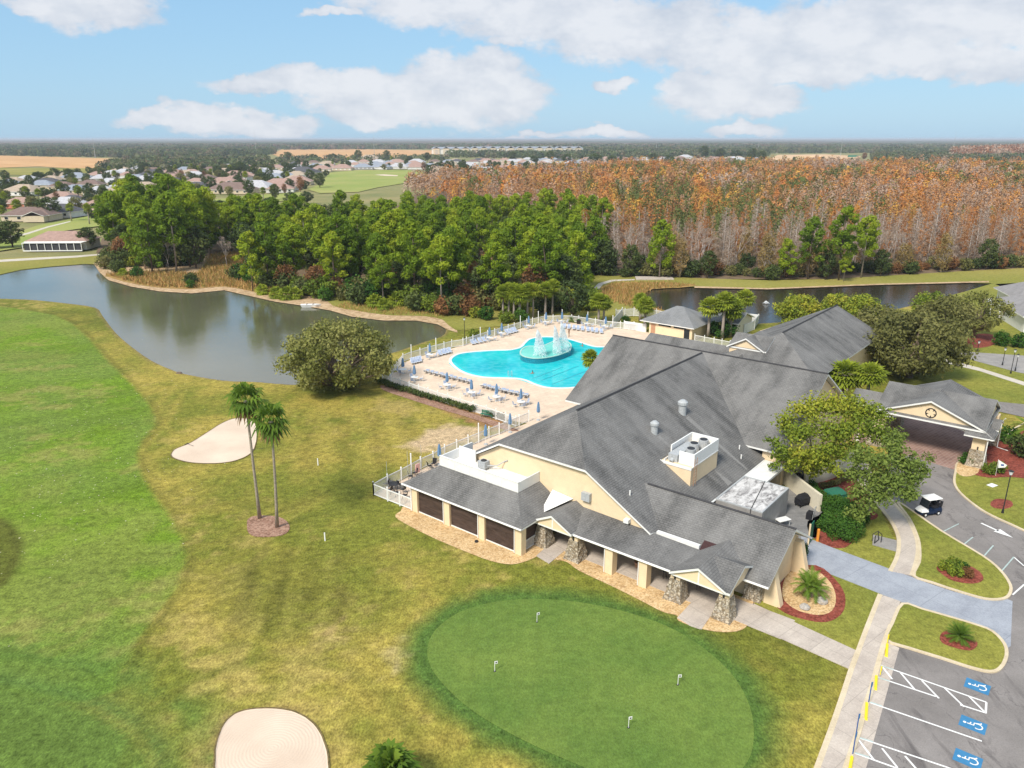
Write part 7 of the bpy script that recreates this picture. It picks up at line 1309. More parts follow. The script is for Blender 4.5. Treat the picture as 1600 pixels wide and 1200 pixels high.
# boulders
for k, (px, py, s, lab) in enumerate([(1257,952,.42,'pale boulder at the front of the oval gravel bed'),(1284,943,.5,'grey boulder at the right of the oval gravel bed'),(1262,927,.2,'small stone behind the date palm')]):
    r = random.Random(k); m = MB().sphere((0, 0, s * .4), s, 9, 6, .6); m.v = [(x * r.uniform(.8, 1.15), y * r.uniform(.8, 1.15), z_ * r.uniform(.85, 1.1)) for x, y, z_ in m.v]; o = m.build('boulder', 'boulder'); g_ = G(px, py); o.location = (g_[0], g_[1], .05); tag(o, lab, 'boulder')
# ---------------------------------------------------------------- golf cart
gc = empty('golf_cart', G(1449, 803) + (.03,), 0, 'navy and white golf cart with a white roof parked on the drive', 'golf cart')
a1, a2 = G(1427, 803), G(1470, 790); gc.rotation_euler = (0, 0, math.atan2(a1[1] - a2[1], a1[0] - a2[0]) * .0 + R(196))
m = MB(); m.hexa([(-1.15, -.58), (.5, -.58), (.5, .58), (-1.15, .58)], .28, .52); m.hexa([(-1.15, -.58), (-.25, -.58), (-.25, .58), (-1.15, .58)], .52, .78, top=[(-1.1, -.55), (-.3, -.55), (-.3, .55), (-1.1, .55)]); m.hexa([(.5, -.58), (1.2, -.48), (1.28, 0), (1.2, .48), (.5, .58)], .26, .5); body = m.build('body', 'navy_paint', gc)
m = MB(); m.hexa([(.45, -.58), (1.2, -.5), (1.28, 0), (1.2, .5), (.45, .58)], .5, .82, top=[(.5, -.44), (.95, -.36), (1.02, 0), (.95, .36), (.5, .44)]); m.build('front_cowl', 'white_paint', gc)
for y in (-.34, .34): MB().sphere((1.13, y, .6), .08, 8, 5).build('headlight', 'lamp_glass', gc)
MB().box(-.75, -.5, .78, -.2, .5, .92).build('seat', 'black_fabric', gc); MB().hexa([(-.85, -.5), (-.7, -.5), (-.7, .5), (-.85, .5)], .9, 1.3).build('backrest', 'black_fabric', gc)
m = MB(); 
for x, y in ((.55, -.52), (.55, .52), (-.9, -.52), (-.9, .52)): m.tube([(x + (.12 if x > 0 else -.1), y, .8), (x * .8, y, 1.78)], .022, 5)
m.build('roof_posts', 'dark_metal', gc); m = MB(); m.hexa([(-1.0, -.6), (.65, -.6), (.65, .6), (-1.0, .6)], 1.78, 1.87, top=[(-.93, -.53), (.58, -.53), (.58, .53), (-.93, .53)]); m.build('roof', 'white_paint', gc)
m = MB(); m.poly([(.66, -.5, .88), (.66, .5, .88), (.47, .5, 1.74), (.47, -.5, 1.74)]); m.poly([(.65, -.5, .88), (.46, -.5, 1.74), (.46, .5, 1.74), (.65, .5, .88)]); m.build('windscreen', 'glass_dark', gc); MB().tube([(.45, .25, .95), (.35, .25, 1.05)], .16, 10).build('steering_wheel', 'dark_metal', gc)
for x in (-.75, .82):
    for y in (-.52, .52):
        w0 = MB().tube([(x, y - .09, .24), (x, y + .09, .24)], .24, 14).build('wheel', 'rubber', gc); MB().tube([(x, y - .1, .24), (x, y + .1, .24)], .12, 10).build('rim', 'white_paint', w0)
m = MB(); m.tube([(-1.25, -.2, .5), (-1.35, -.22, 1.3)], .13, 8); m.tube([(-1.25, .2, .5), (-1.35, .22, 1.3)], .13, 8); m.box(-1.35, -.35, .45, -1.13, .35, .52); m.build('bag_rack', 'dark_metal', gc)
# ---------------------------------------------------------------- lamps, flag, stops, signs
def lamp(px, py, h_, lab):
    e = empty('street_lamp', G(px, py) + (.1,), 0, lab, 'street lamp'); MB().cyl(0, 0, 0, .5, .14, .07, 10).build('base', 'dark_metal', e); MB().cyl(0, 0, .5, h_ - .5, .055, .045, 8).build('pole', 'dark_metal', e); l = MB().cyl(0, 0, h_ - .5, h_ - .12, .12, .22, 8).build('lantern', 'lamp_glass', e); MB().cyl(0, 0, h_ - .12, h_, .27, .05, 8).build('lamp_cap', 'dark_metal', l)
lamp(1566, 803, 4.7, 'black post lamp with a lantern on the lawn beside the looping drive'); lamp(1579, 584, 4.0, 'black post lamp beside the pale path at the far right'); lamp(1566, 571, 3.0, 'shorter black post lamp left of the far right lamp'); lamp(1586, 580, 2.8, 'short black post right of the far right lamp'); lamp(726, 531, 4.2, 'thin dark post lamp outside the far pool fence'); lamp(1527, 550, 2.0, 'low lamp post on the lawn before the white house')
fl = empty('garden_flag', G(1555, 745) + (.1,), R(-20), 'small white garden flag on a thin pole in the red mulch', 'flag'); MB().tube([(0, 0, 0), (-.02, 0, 2.0)], .02, 5).build('pole', 'white_paint', fl); m = MB(); m.v = [(0, -.01, 1.95), (.9, -.01, 1.45), (.75, -.01, 1.15), (.1, -.01, 1.0), (0, .01, 1.95), (.9, .01, 1.45), (.75, .01, 1.15), (.1, .01, 1.0)]; m.f = [(0, 1, 2, 3), (7, 6, 5, 4), (0, 4, 5, 1), (1, 5, 6, 2), (2, 6, 7, 3), (3, 7, 4, 0)]; m.mi = [0] * 6; f_ = m.build('cloth', 'white_paint', fl); MB().box(.3, -.02, 1.3, .6, .02, 1.5).build('emblem', 'blue_cabinet', f_)
ws = None
for (a_, b_, lab) in [((1354,1100), (1352.5,1126), 'bright yellow wheel stop, second one down the car park'), ((1331,1184), (1326,1212), 'bright yellow wheel stop at the bottom edge of the car park'), ((1369,1058), (1367.5,1079), 'faded yellow wheel stop at the hatched bay, farther one'), ((1386,1008), (1384.5,1027), 'faded yellow wheel stop at the top bay')]:
    g1, g2 = Vector(G(*a_)), Vector(G(*b_)); c_ = (g1 + g2) / 2; L_ = (g2 - g1).length; e = MB(); h_ = .16; e.hexa([(-L_ / 2, -.11), (L_ / 2, -.11), (L_ / 2, .11), (-L_ / 2, .11)], 0, h_, top=[(-L_ / 2 + .05, -.07), (L_ / 2 - .05, -.07), (L_ / 2 - .05, .07), (-L_ / 2 + .05, .07)])
    o = e.build('wheel_stop', 'yellow_paint'); o.location = (c_.x, c_.y, .036); o.rotation_euler = (0, 0, math.atan2(g2.y - g1.y, g2.x - g1.x)); tag(o, lab, 'wheel stop')
for k, (px, py, mt, lab) in enumerate([(1386,1006,'yellow_paint','thin yellow sign post at the top of the car park'),(1375,1056,'yellow_paint','thin yellow sign post beside the hatched bay'),(1357,1099,'blue_cabinet','slim accessible-parking sign post at the third bay line'),(1337,1150,'blue_cabinet','slim accessible-parking sign post above the lower hatched bay'),(1332,1180,'blue_cabinet','slim accessible-parking sign post at the lower wheel stop')]):
    e = empty('sign_post', G(px, py) + (.1,), TH, lab, 'sign post'); hp_ = .7 if mt == 'yellow_paint' else 1.6; MB().box(-.03, -.03, 0, .03, .03, hp_).build('post', mt, e); MB().box(.03, -.12, hp_ - .35, .05, .12, hp_).build('sign_plate', 'sign_blue' if mt != 'yellow_paint' else 'yellow_paint', e)
m = MB(); m.tube([(0, 0, 0), (0, 0, .8), (.35, .1, 1.15), (.7, .2, .8), (.7, .2, 0)], .04, 6); m.tube([(0, .5, 0), (0, .5, .7), (.5, .6, 1.0), (.7, .65, 0)], .04, 6); m.tube([(0, 0, .05), (.7, .65, .05)], .04, 6); o = m.build('bike_rack', 'dark_metal'); g_ = G(1366, 850); o.location = (g_[0], g_[1], .05); tag(o, 'dark looped steel bicycle rack on the small grey pad', 'bicycle rack')
o = MB().box(-.5, -.35, 0, .5, .35, .02).build('ground_plate', 'white_paint'); g_ = G(1550, 760); o.location = (g_[0], g_[1], .13); o.rotation_euler = (0, 0, .5); tag(o, 'small white sign plate lying in the lawn right of the drive', 'plate')
# things under the walkway and at the porch
bs = empty('bar_stool', (0, 0, 0)); MB().cyl(0, 0, .7, .76, .2, n=12).build('seat', 'black_fabric', bs); [MB().tube([(.2 * math.cos(a_), .2 * math.sin(a_), 0), (.12 * math.cos(a_), .12 * math.sin(a_), .7)], .018, 4).build('leg', 'dark_metal', bs) for a_ in (.8, 2.4, 3.9, 5.5)]
for k, (a_, b_) in enumerate(((25.6, 4.9), (26.6, 5.0), (27.3, 4.6), (28.6, 5.2))):
    w_ = W(a_, b_); lab = ['black stool under the walkway, first right of the cream column', 'black stool under the walkway, second right of the cream column', 'black stool under the walkway, just left of the stone pillar', 'black stool under the end portico behind the stone pillar'][k]
    if k == 0: bs.location = (w_[0], w_[1], .05); tag(bs, lab, 'stool', 'stools under the covered walk')
    else: copy_tree(bs, (w_[0], w_[1], .05), k, lab)
w_ = W(22.9, 5.0); pt = empty('potted_plant', (w_[0], w_[1], .05), 0, 'potted plant with rust leaves against the walkway wall', 'potted plant'); MB().cyl(0, 0, 0, .5, .22, .32, 12).build('pot', 'rust', pt); MB().sphere((0, 0, .75), .38, 9, 6, .8).build('foliage', 'autumn_leaf', pt)
o = MB().cyl(0, 0, 0, .14, .2, .16, 10).build('floodlight', 'dark_metal'); w_ = W(8.9, -.6); o.location = (w_[0], w_[1], .02); tag(o, 'small black floodlight in the gravel before the porch', 'floodlight')
o = MB().tube([(0, 0, 0), (0, 0, .9), (.25, 0, 1.0), (.3, 0, .75)], .02, 5).build('hose_stand', 'dark_metal'); w_ = W(33.1, 5.9); o.location = (w_[0], w_[1], .05); tag(o, 'thin dark hose stand beside the last stone pillar', 'hose stand')
# ---------------------------------------------------------------- houses
def house(px, py, wpx, roof, wall_='wall_white', rz=0.0, dep=.62, lab='', h_=2.7, lanai=0, chim=False, pitch=.5, wing=0):
    g_ = G(px, py); g2 = G(px + wpx, py); w_ = (g2[0] - g_[0]) * (.95 if wpx > 60 else 1.15); d = w_ * dep * (1 if wpx > 60 else 1.15); e = empty('house', (g_[0], g_[1] + d / 2, 0), rz, lab or 'single-storey house', 'house'); x, y = w_ / 2, d / 2
    MB().box(-x + .5, -y + .5, 0, x - .5, y - .5, h_).build('wall', wall_, e); rise = y * pitch; rl = x - y; m = MB(); z0, z1 = h_, h_ + rise
    m.slab([(-x, -y, z0), (x, -y, z0), (rl, 0, z1), (-rl, 0, z1)], .18); m.slab([(x, -y, z0), (x, y, z0), (rl, 0, z1)], .18); m.slab([(x, y, z0), (-x, y, z0), (-rl, 0, z1), (rl, 0, z1)], .18); m.slab([(-x, y, z0), (-x, -y, z0), (-rl, 0, z1)], .18); m.build('roof', [roof, 'white_paint'], e)
    if wing:
        m = MB(); wx, wy = x * .45, y * .6; cx = wing * x * .5; m.slab([(cx, -y - wy, z0 + wx * .4), (cx, 0, z0 + wx * .4), (cx + wx, 0, z0), (cx + wx, -y - wy, z0)], .18); m.slab([(cx, -y - wy, z0 + wx * .4), (cx - wx, -y - wy, z0), (cx - wx, 0, z0), (cx, 0, z0 + wx * .4)], .18); m.build('wing_roof', [roof, 'white_paint'], e); MB().box(cx - wx + .4, -y - wy + .4, 0, cx + wx - .4, -y + .6, h_ - .05).build('wing_wall', wall_, e)
    if lanai:
        o = MB().box(-x * .95, -y - 2.6, h_ - .35, x * .95, -y - .02, h_ - .2).build('lanai_roof', 'white_paint', e); m = MB(); k = 8
        for j in range(k + 1): xx = -x * .93 + 2 * x * .93 * j / k; m.box(xx - .09, -y - 2.5, 0, xx + .09, -y - 2.36, h_ - .35)
        m.box(-x * .93, -y - 2.52, .0, x * .93, -y - 2.38, .35); m.build('lanai_frame', 'white_paint', e); MB().box(-x * .9, -y - 2.2, .3, x * .9, -y - 2.15, h_ - .4).build('screen', 'transparent_screen', e)
    else:
        k = max(2, int(w_ / 5))
        for j in range(k):
            xx = -x + (j + .5) * w_ / k; f = MB().box(xx - .85, -y + .42, .9, xx + .85, -y + .5, 2.1).build('window', 'white_paint', e)
            if wpx > 30: MB().box(xx - .72, -y + .36, 1.0, xx + .72, -y + .42, 2.0).build('pane', 'glass_dark', f)
    return e
house(87, 391, 100, 'roof_pink', 'wall_white', R(3), .55, 'white lanai house with a pinkish roof on the far lake shore', lanai=1, h_=3.0)
H_ = [(38,346,80,'roof_brown','wall_cream','brown-roofed house behind the fairway, far left',1),(85,340,55,'roof_slate','wall_white','dark slate-roofed house beside the brown-roofed one',0),(25,326,44,'roof_pink','wall_coral','coral-walled house at the far left edge',0),(28,306,52,'roof_tan','wall_white','tan-roofed white house at the left edge above the coral one',0),(14,290,36,'roof_tan','wall_cream','tan house at the upper left edge',0),(68,291,36,'roof_slate','wall_grey','grey-roofed house left of the round dark oak',0),
 (108,320,34,'roof_slate','wall_green','pale green house right of the round dark oak',1),(152,306,40,'roof_palegrey','wall_white','white house with a pale roof left of the headland pines',-1),(112,283,40,'roof_bluegrey','wall_grey','blue-grey roofed house above the dark oak',0),(136,294,34,'roof_brown','wall_cream','brown-roofed house behind the pale one',0),(176,300,26,'roof_palegrey','wall_white','small pale-roofed house behind the headland pines',0),(220,281,28,'roof_slate','wall_cream','purple-grey roofed house above the headland pines',0),
 (268,284,34,'roof_pink','wall_cream','pink-roofed house, left of a pair above the headland pines',0),(300,279,32,'roof_palegrey','wall_white','pale-roofed house, right of a pair above the headland pines',0),(304,289,26,'roof_pink','wall_cream','small pink house in front of the pale-roofed pair',0),(345,292,44,'roof_pink','wall_cream','pink-roofed house right of the headland pines',1),(357,303,76,'roof_brown','wall_cream','wide reddish-brown roofed house right of the headland pines',0),(396,299,52,'roof_palegrey','wall_white','long white lanai house right of the brown-roofed one',-1),
 (380,279,28,'roof_pink','wall_cream','small pink house left of the far fairway',0),(432,297,56,'roof_pink','wall_white','pinkish-roofed house nearest the far fairway oak',1),(462,289,40,'roof_pink','wall_cream','pink house beside the far fairway oak',-1),(425,282,30,'roof_bluegrey','wall_white','white house left of the far fairway',0),(470,274,44,'roof_slate','wall_cream','dark-windowed house above the far fairway oak',0),(500,268,28,'roof_pink','wall_cream','pink house at the left top of the far fairway',0),(533,266.5,30,'roof_pink','wall_cream','pink house at the top of the far fairway, leftmost',0),
 (565,265,28,'roof_bluegrey','wall_grey','blue-grey house at the top of the far fairway, second',0),(594,264.5,28,'roof_bluegrey','wall_white','blue-grey house at the top of the far fairway, third',1),(622,264,28,'roof_palegrey','wall_white','pale house at the top of the far fairway, fourth',0),(648,263,28,'roof_pink','wall_cream','pink house at the top of the far fairway, fifth',0),(672,264,26,'roof_bluegrey','wall_white','blue-grey house at the top of the far fairway, sixth',0),(698,265,28,'roof_pink','wall_white','pink house at the top right of the far fairway',0),(690,272,36,'roof_tan','wall_cream','tan house at the right of the far fairway',0),
 (590,257,24,'roof_palegrey','wall_white','pale house in the second row, left',0),(620,256.5,24,'roof_pink','wall_cream','pink house in the second row, middle',0),(650,256,24,'roof_palegrey','wall_white','pale house in the second row, right',0),(575,250.5,30,'roof_tan','wall_coral','orange-walled house beside the tall mast',0),(700,257,22,'roof_bluegrey','wall_white','blue-grey house in the second row, far right',0),
 (762,272,34,'roof_palegrey','wall_white','white house right of the round dark oak by the cypress tops',0),(788,268,30,'roof_pink','wall_cream','pink house right of the round dark oak',0),(812,275,34,'roof_pink','wall_cream','pink-roofed house at the left end of the cypress wood',0),(838,269,28,'roof_brown','wall_coral','red-brown roofed house behind the cypress wood',0),(866,276,46,'roof_palegrey','wall_cream','broad pale-roofed house behind the cypress wood',1),(900,262,28,'roof_bluegrey','wall_white','blue-roofed house beside the dark oak clump',0),(940,270,34,'roof_pink','wall_cream','pink house over the cypress tops',0),
 (985,256,24,'roof_pink','wall_white','pink and white house between the dark oaks, left',0),(1010,253,22,'roof_palegrey','wall_white','pale house between the dark oaks, middle',0),(1072,248,20,'roof_palegrey','wall_white','pale house between the dark oaks, right',0),(1150,251,20,'roof_palegrey','wall_white','pale house below the long oak row, left',0),(1180,250,20,'roof_tan','wall_white','tan house below the long oak row, right',0),(1300,258,24,'roof_palegrey','wall_white','white house before the bare earth mound, left',0),(1318,259,22,'roof_palegrey','wall_white','white house before the bare earth mound, right',0),
 (735,262,24,'roof_palegrey','wall_white','white house behind the round dark oak',0),(760,255,22,'roof_pink','wall_cream','pink house far behind the round dark oak',0),(800,256,22,'roof_palegrey','wall_cream','cream house left of the pink one by the oak belt',0),(250,292,28,'roof_pink','wall_cream','pink house between headland pines and the brown roof',0),(200,288,26,'roof_palegrey','wall_white','pale house among palms above the headland',0)]
for (px, py, w_, rf, wl, lab, wg) in H_: house(px, py, w_, rf, wl, R(random.Random(px).uniform(-14, 14)), .6, lab, wing=wg)
# the white house at the right edge
whx, why = G(1592, 519); wh = empty('house', (whx + 13, why + 4.5, 0), R(-14), 'white-walled house with a grey hip roof at the right edge by the pond', 'house')
MB().box(-11, -8, 0, 12, 9, 3.4).build('wall', 'white_paint', wh); m = MB(); m.slab([(-11.8, -8.8, 3.4), (12.8, -8.8, 3.4), (4, 0.5, 7.0), (-3, .5, 7.0)], .25); m.slab([(-11.8, 9.8, 3.4), (-11.8, -8.8, 3.4), (-3, .5, 7.0)], .25); m.slab([(12.8, 9.8, 3.4), (-11.8, 9.8, 3.4), (-3, .5, 7.0), (4, .5, 7.0)], .25); m.slab([(12.8, -8.8, 3.4), (12.8, 9.8, 3.4), (4, .5, 7.0)], .25); m.build('roof', ['roof_midgrey', 'white_paint'], wh)
f = MB().box(-7.6, -8.07, 1.0, -6.2, -8.0, 2.6).build('window', 'white_paint', wh); MB().box(-7.5, -8.12, 1.1, -6.3, -8.07, 2.5).build('pane', 'glass_dark', f)
lr = MB().box(-13.5, 4, 2.9, -7.5, 11, 3.1).build('lanai_roof', 'white_membrane', wh); m = MB(); m.slab([(-7, 9, 3.4), (12, 9, 3.4), (8, 18, 6.2), (-2, 18, 6.2)], .2); m.slab([(-7, 24, 3.4), (-7, 9, 3.4), (-2, 18, 6.2)], .2); m.build('rear_roof', ['roof_midgrey', 'white_paint'], wh); MB().box(-6, 10, 0, 12, 24, 3.3).build('rear_wall', 'white_paint', wh)
[MB().box(x - .12, 4.1, 0, x + .12, 4.35, 2.9).build('post', 'white_paint', wh) for x in (-13.3, -11.5)]
for (x, y, mt) in ((-9.4, -8.9, 'blue_cabinet'),): MB().box(x - .7, y - .5, 0, x + .7, y + .5, 1.6).build('air_conditioner', 'navy_paint', wh)
# apartment blocks
def flats(px, py, wpx, lab, rz=0):
    g_ = G(px, py); w_ = (G(px + wpx, py)[0] - g_[0]); e = empty('apartment_block', (g_[0], g_[1], 0), rz, lab, 'apartment block'); h_, d = 13.0, 18; x = w_ / 2
    MB().box(-x, -d / 2, 0, x, d / 2, h_).build('wall', 'wall_white', e); m = MB(); m.slab([(-x - 1, -d / 2 - 1, h_), (x + 1, -d / 2 - 1, h_), (x - 5, 0, h_ + 4.5), (-x + 5, 0, h_ + 4.5)], .3); m.slab([(-x - 1, d / 2 + 1, h_), (-x - 1, -d / 2 - 1, h_), (-x + 5, 0, h_ + 4.5)], .3); m.slab([(x + 1, d / 2 + 1, h_), (-x - 1, d / 2 + 1, h_), (-x + 5, 0, h_ + 4.5), (x - 5, 0, h_ + 4.5)], .3); m.slab([(x + 1, -d / 2 - 1, h_), (x + 1, d / 2 + 1, h_), (x - 5, 0, h_ + 4.5)], .3); m.build('roof', ['roof_bluegrey', 'white_paint'], e)
    k = max(2, int(w_ / 22))
    for j in range(k):
        cx = -x + (j + .5) * w_ / k; m = MB(); m.box(cx - 7.5, -d / 2 - 2.5, 0, cx + 7.5, -d / 2 + .5, h_ + .5); m.build('gable_bay', 'wall_cream', e); m = MB(); m.slab([(cx, -d / 2 - 3, h_ + 5.0), (cx, 0, h_ + 5.0), (cx + 8.5, 0, h_ + .4), (cx + 8.5, -d / 2 - 3, h_ + .4)], .2); m.slab([(cx, -d / 2 - 3, h_ + 5.0), (cx - 8.5, -d / 2 - 3, h_ + .4), (cx - 8.5, 0, h_ + .4), (cx, 0, h_ + 5.0)], .2); m.build('bay_roof', ['roof_bluegrey', 'white_paint'], e)
        for fl in range(3): MB().box(cx - 3, -d / 2 - 2.6, 1 + fl * 3.4, cx + 3, -d / 2 - 2.5, 2.7 + fl * 3.4).build('balcony', 'wall_grey', e)
for px, py, w_, lab in ((705,241,60,'three-storey apartment block with grey roof, leftmost of four'),(770,240,70,'three-storey apartment block with grey roof, second from the left'),(835,240,60,'three-storey apartment block with grey roof, third from the left'),(888,240,44,'three-storey apartment block with grey roof, rightmost of four')): flats(px, py, w_, lab, R(4))
# ---------------------------------------------------------------- trees of the neighbourhood: one by one
FO = [(78,342,1.15,'big round dark oak among the houses at the far left'),(165,300,.6,'dark oak behind the pale house, far left'),(60,282,.9,'dark oak above the tan roofs, far left'),(8,282,.9,'dark oak at the left edge below the tan field'),(100,280,1.0,'dark oak below the tan field, left part'),(210,262,1.3,'dark oak at the right end of the tan field'),(225,268,1.2,'dark oak left of the pale palms'),(245,262,1.1,'dark oak behind the headland pines'),(340,272,1.2,'round dark oak above the pink roofs'),(350,262,1.3,'tall dark oak above the pink roofs'),(500,293,1.1,'round dark oak on the far fairway edge'),(500,270,.5,'small round oak above the far fairway oak'),
 (730,282,1.8,'big round dark oak right of the far fairway'),(715,277,1.2,'dark oak beside the big one right of the far fairway'),(750,279,1.1,'dark oak right of the big one'),(675,276,1.0,'yellowish oak at the right of the far fairway'),(668,252,1.4,'dark oak between far fairway houses and apartments'),(800,252,1.5,'dark oak before the apartment blocks, left'),(640,252,1.2,'dark oak between the tan field and the houses'),(450,250,1.6,'lone dark oak on the tan field, left'),(490,251,1.5,'lone dark oak on the tan field, second'),(520,251,1.6,'lone dark oak on the tan field, third'),(560,250,1.7,'dark oak beside the tall mast'),(605,249,1.6,'dark oak on the tan field, right'),
 (835,256,1.6,'dark oak in the belt left of the blue roof'),(860,253,1.7,'dark oak in the belt above the blue roof'),(885,256,1.6,'dark oak in the belt behind the blue roof'),(930,262,2.1,'broad olive oak right of the blue roof'),(955,258,1.8,'dark oak right of the broad olive one'),(1020,254,1.7,'dark oak in the middle belt'),(1045,256,1.6,'dark oak in the middle belt, right one'),(1100,248,2.3,'tall dark oak of the long row, left end'),(1125,248,2.2,'tall dark oak of the long row, second'),(1150,248,2.1,'tall dark oak of the long row, third'),(1175,250,2.0,'tall dark oak of the long row, fourth'),(1190,255,1.8,'tall dark oak of the long row, right end'),(1350,250,1.5,'maroon-brown tree at the right end of the bare earth'),
 (335,290,.6,'small oak between pink roofs'),(20,386,.9,'dark oak left of the white lanai house'),(-6,388,.9,'oak cut by the left edge beside the lanai house'),(140,388,.7,'dark oak right of the white lanai house'),(150,345,.9,'pale oak left of the headland pines'),(130,300,.5,'small oak by the pale house'),(370,330,.8,'brownish oak below the wide brown roof'),(345,335,.8,'olive oak behind the headland pines'),(420,330,.8,'dark oak below the far lanai house, left'),(455,325,.85,'dark oak below the far lanai house, middle'),(480,318,.8,'dark oak below the far fairway oak'),(1480,268,1.6,'dark oak at the back of the cypress wood, left'),(1510,266,1.6,'dark oak at the back of the cypress wood, middle'),(1545,268,1.7,'dark oak at the back of the cypress wood, right'),(1430,262,1.3,'pale oak at the back of the cypress wood'),(1270,262,1.1,'dark oak by the bare earth mound')]
for px, py, s, lab in FO: plant('oak_tree', G(px, py), AUT[0] if ('maroon' in lab or 'brownish' in lab) else OAKS[int(px) % 3], lab, 'oak tree', None, (s * 1.15, s * 1.15, s * .82))
rr = random.Random(77); a = broad(29, 8, 4.2, 1500, 22, .1, .34, .6); GT = (proto_meshes(a[0], 'olive_leaf'), a[1])
for px, py in [(10,330),(42,312),(62,318),(30,342),(120,295),(155,330),(125,318),(165,318),(95,306),(200,296),(230,290),(290,296),(310,272),(330,276),(250,274),(275,272),(395,272),(408,283),(435,289),(450,283),(412,312),(520,262),(545,258),(180,282),(172,276),(300,268),(385,292),(360,272),(612,256),(720,262),(790,262),(975,262),(140,350),(112,345),(5,345)]:
    plant('cabbage_palm', G(px, py), SAB[rr.randrange(3)], 'palm standing among the distant houses', 'palm tree', 'palms among the distant houses', rr.uniform(1.2, 1.6))
for px, py in [(48,300),(90,318),(52,330),(140,312),(160,292),(185,292),(215,290),(235,280),(285,285),(320,283),(330,298),(372,290),(390,305),(412,290),(445,303),(470,300),(485,284),(510,276),(545,262),(580,259),(608,261),(635,259),(662,268),(685,262),(712,270),(745,268),(775,264),(795,274),(825,266),(850,262),(880,268),(915,266),(950,266),(970,252),(995,262),(1035,252),(1060,252),(1090,253),(1130,254),(1165,252),(1210,256),(1240,254),(1285,256),(1330,256),(255,285),(15,300),(5,312),(120,330),(170,340),(400,318),(430,312)]:
    plant('garden_tree', G(px, py), (OAKS + AUT[:1] + [GT] * 2)[rr.randrange(6)], 'rounded garden tree among the distant houses', 'tree', 'garden trees among the distant houses', rr.uniform(.6, 1.05))
NG = [0]
HZ = [(0,350),(60,335),(160,330),(200,300),(330,310),(480,300),(500,272),(640,264),(660,280),(800,283),(930,272),(1200,258),(1200,249),(940,249),(430,258),(200,266),(60,280),(0,290)]
hp = [(G(a[0], a[1]), (G(a[0] + a[2], a[1])[0] - G(*a[:2])[0]) * .55) for a in H_]
HF = []; rh = random.Random(4)
for (x, y) in scatter(HZ, 37, 95):
    u, v_ = sky_px((x, y))
    if any(math.hypot(x - p[0][0], y - p[0][1]) < p[1] + 13 for p in hp) or (470 < u < 680 and v_ > 265): continue
    wpx = 22 / (36.0 / (G(0, v_)[0] / -800)) if False else 21 * F_PX / (y * 1.04); rf = rh.choice(['roof_pink', 'roof_pink', 'roof_tan', 'roof_palegrey', 'roof_bluegrey', 'roof_brown', 'roof_slate']); e = house(u, v_, wpx * .87, rf, rh.choice(['wall_white', 'wall_cream', 'wall_white']), R(rh.uniform(-16, 16)), .6, {'roof_pink': 'pink', 'roof_tan': 'tan', 'roof_palegrey': 'pale grey', 'roof_bluegrey': 'blue-grey', 'roof_brown': 'brown', 'roof_slate': 'dark slate'}[rf] + ' roofed house in the far neighbourhood'); e['group'] = 'houses of the far neighbourhood, ' + rf[5:] + ' roofs'; hp.append(((x, y), 11))
for (x, y) in scatter(HZ, 26, 91):
    u, v_ = sky_px((x, y))
    if any(abs(x - p[0][0]) < p[1] + 1 and -6 < y - p[0][1] < p[1] * 1.4 + 2 for p in hp) or (480 < u < 665 and v_ > 266): continue
    NG[0] += 1
    if NG[0] > 225: break
    big = y > 600; plant('garden_tree', (x, y), (OAKS + [GT] * 3)[rr.randrange(6)], 'rounded garden tree among the distant houses', 'tree', 'garden trees among the distant houses', rr.uniform(.5, .85) * (1.25 if big else 1))
NL = 0
for (x, y) in scatter(HZ, 30, 133):
    u, v_ = sky_px((x, y))
    if any(abs(x - p[0][0]) < p[1] + 1 and -8 < y - p[0][1] < p[1] * 1.2 + 2 for p in hp) or (478 < u < 668 and v_ > 266) or NL > 170: continue
    NL += 1; plant('dark_garden_tree', (x, y), OAKS[rr.randrange(3)], 'dark garden tree growing between the distant houses', 'oak tree', 'dark garden trees between the distant houses', (rr.uniform(.7, 1.0),) * 2 + (rr.uniform(.5, .75),))  # more of the same garden trees, here all with the dark oak meshes
# ---------------------------------------------------------------- far woods as masses
DK = [(.06,.09,.05),(.10,.14,.06),(.15,.18,.08),(.18,.18,.10),(.05,.075,.045),(.20,.16,.11),(.12,.15,.06)]; BR = DK + [(.24,.15,.12),(.21,.13,.10),(.26,.19,.15)]
def belt(name, poly, sp, h0, h1, wid, nc, size, cols, seed):
    P = scatter(poly, sp, seed); r = np.random.default_rng(seed); print(name, len(P))
    if P: massobj(name, [crude(P, h0 + (h1 - h0) * r.random(len(P)), wid, nc, size, cols, seed + 1, False, .0)])
belt('far_wood', [(-350,243),(0,243),(150,246),(330,247),(430,241),(430,236),(0,233),(-350,233)], 17, 9, 15, 7, 60, 1.7, DK, 61)
belt('far_wood', [(-350,232.5),(430,234),(700,233),(1600,233),(1950,233),(1950,227),(-350,227)], 34, 9, 15, 15, 40, 3.6, DK + BR, 62)
belt('far_wood', [(700,246),(940,250),(1000,246),(1200,246),(1200,240),(1350,239),(1600,243),(1950,246),(1950,233.5),(910,233.5),(910,242),(700,243)], 20, 8, 14, 8, 46, 1.9, DK, 63)
belt('far_wood', [(1370,258),(1450,258),(1600,262),(1950,266),(1950,247),(1600,244),(1360,244)], 13, 8, 14, 6, 60, 1.4, DK + [(.14,.14,.07)] * 2, 64)
belt('cypress_wood', [(1480,252),(1600,250),(1950,252),(1950,238),(1600,236),(1500,243)], 14, 12, 24, 6, 50, 1.6, CYC[:2] + [(.30,.13,.07),(.36,.17,.09)], 65)
belt('far_wood', [(430,262),(480,256),(560,253),(700,252),(700,247),(440,249)], 26, 6, 10, 7, 50, 1.5, DK, 66)
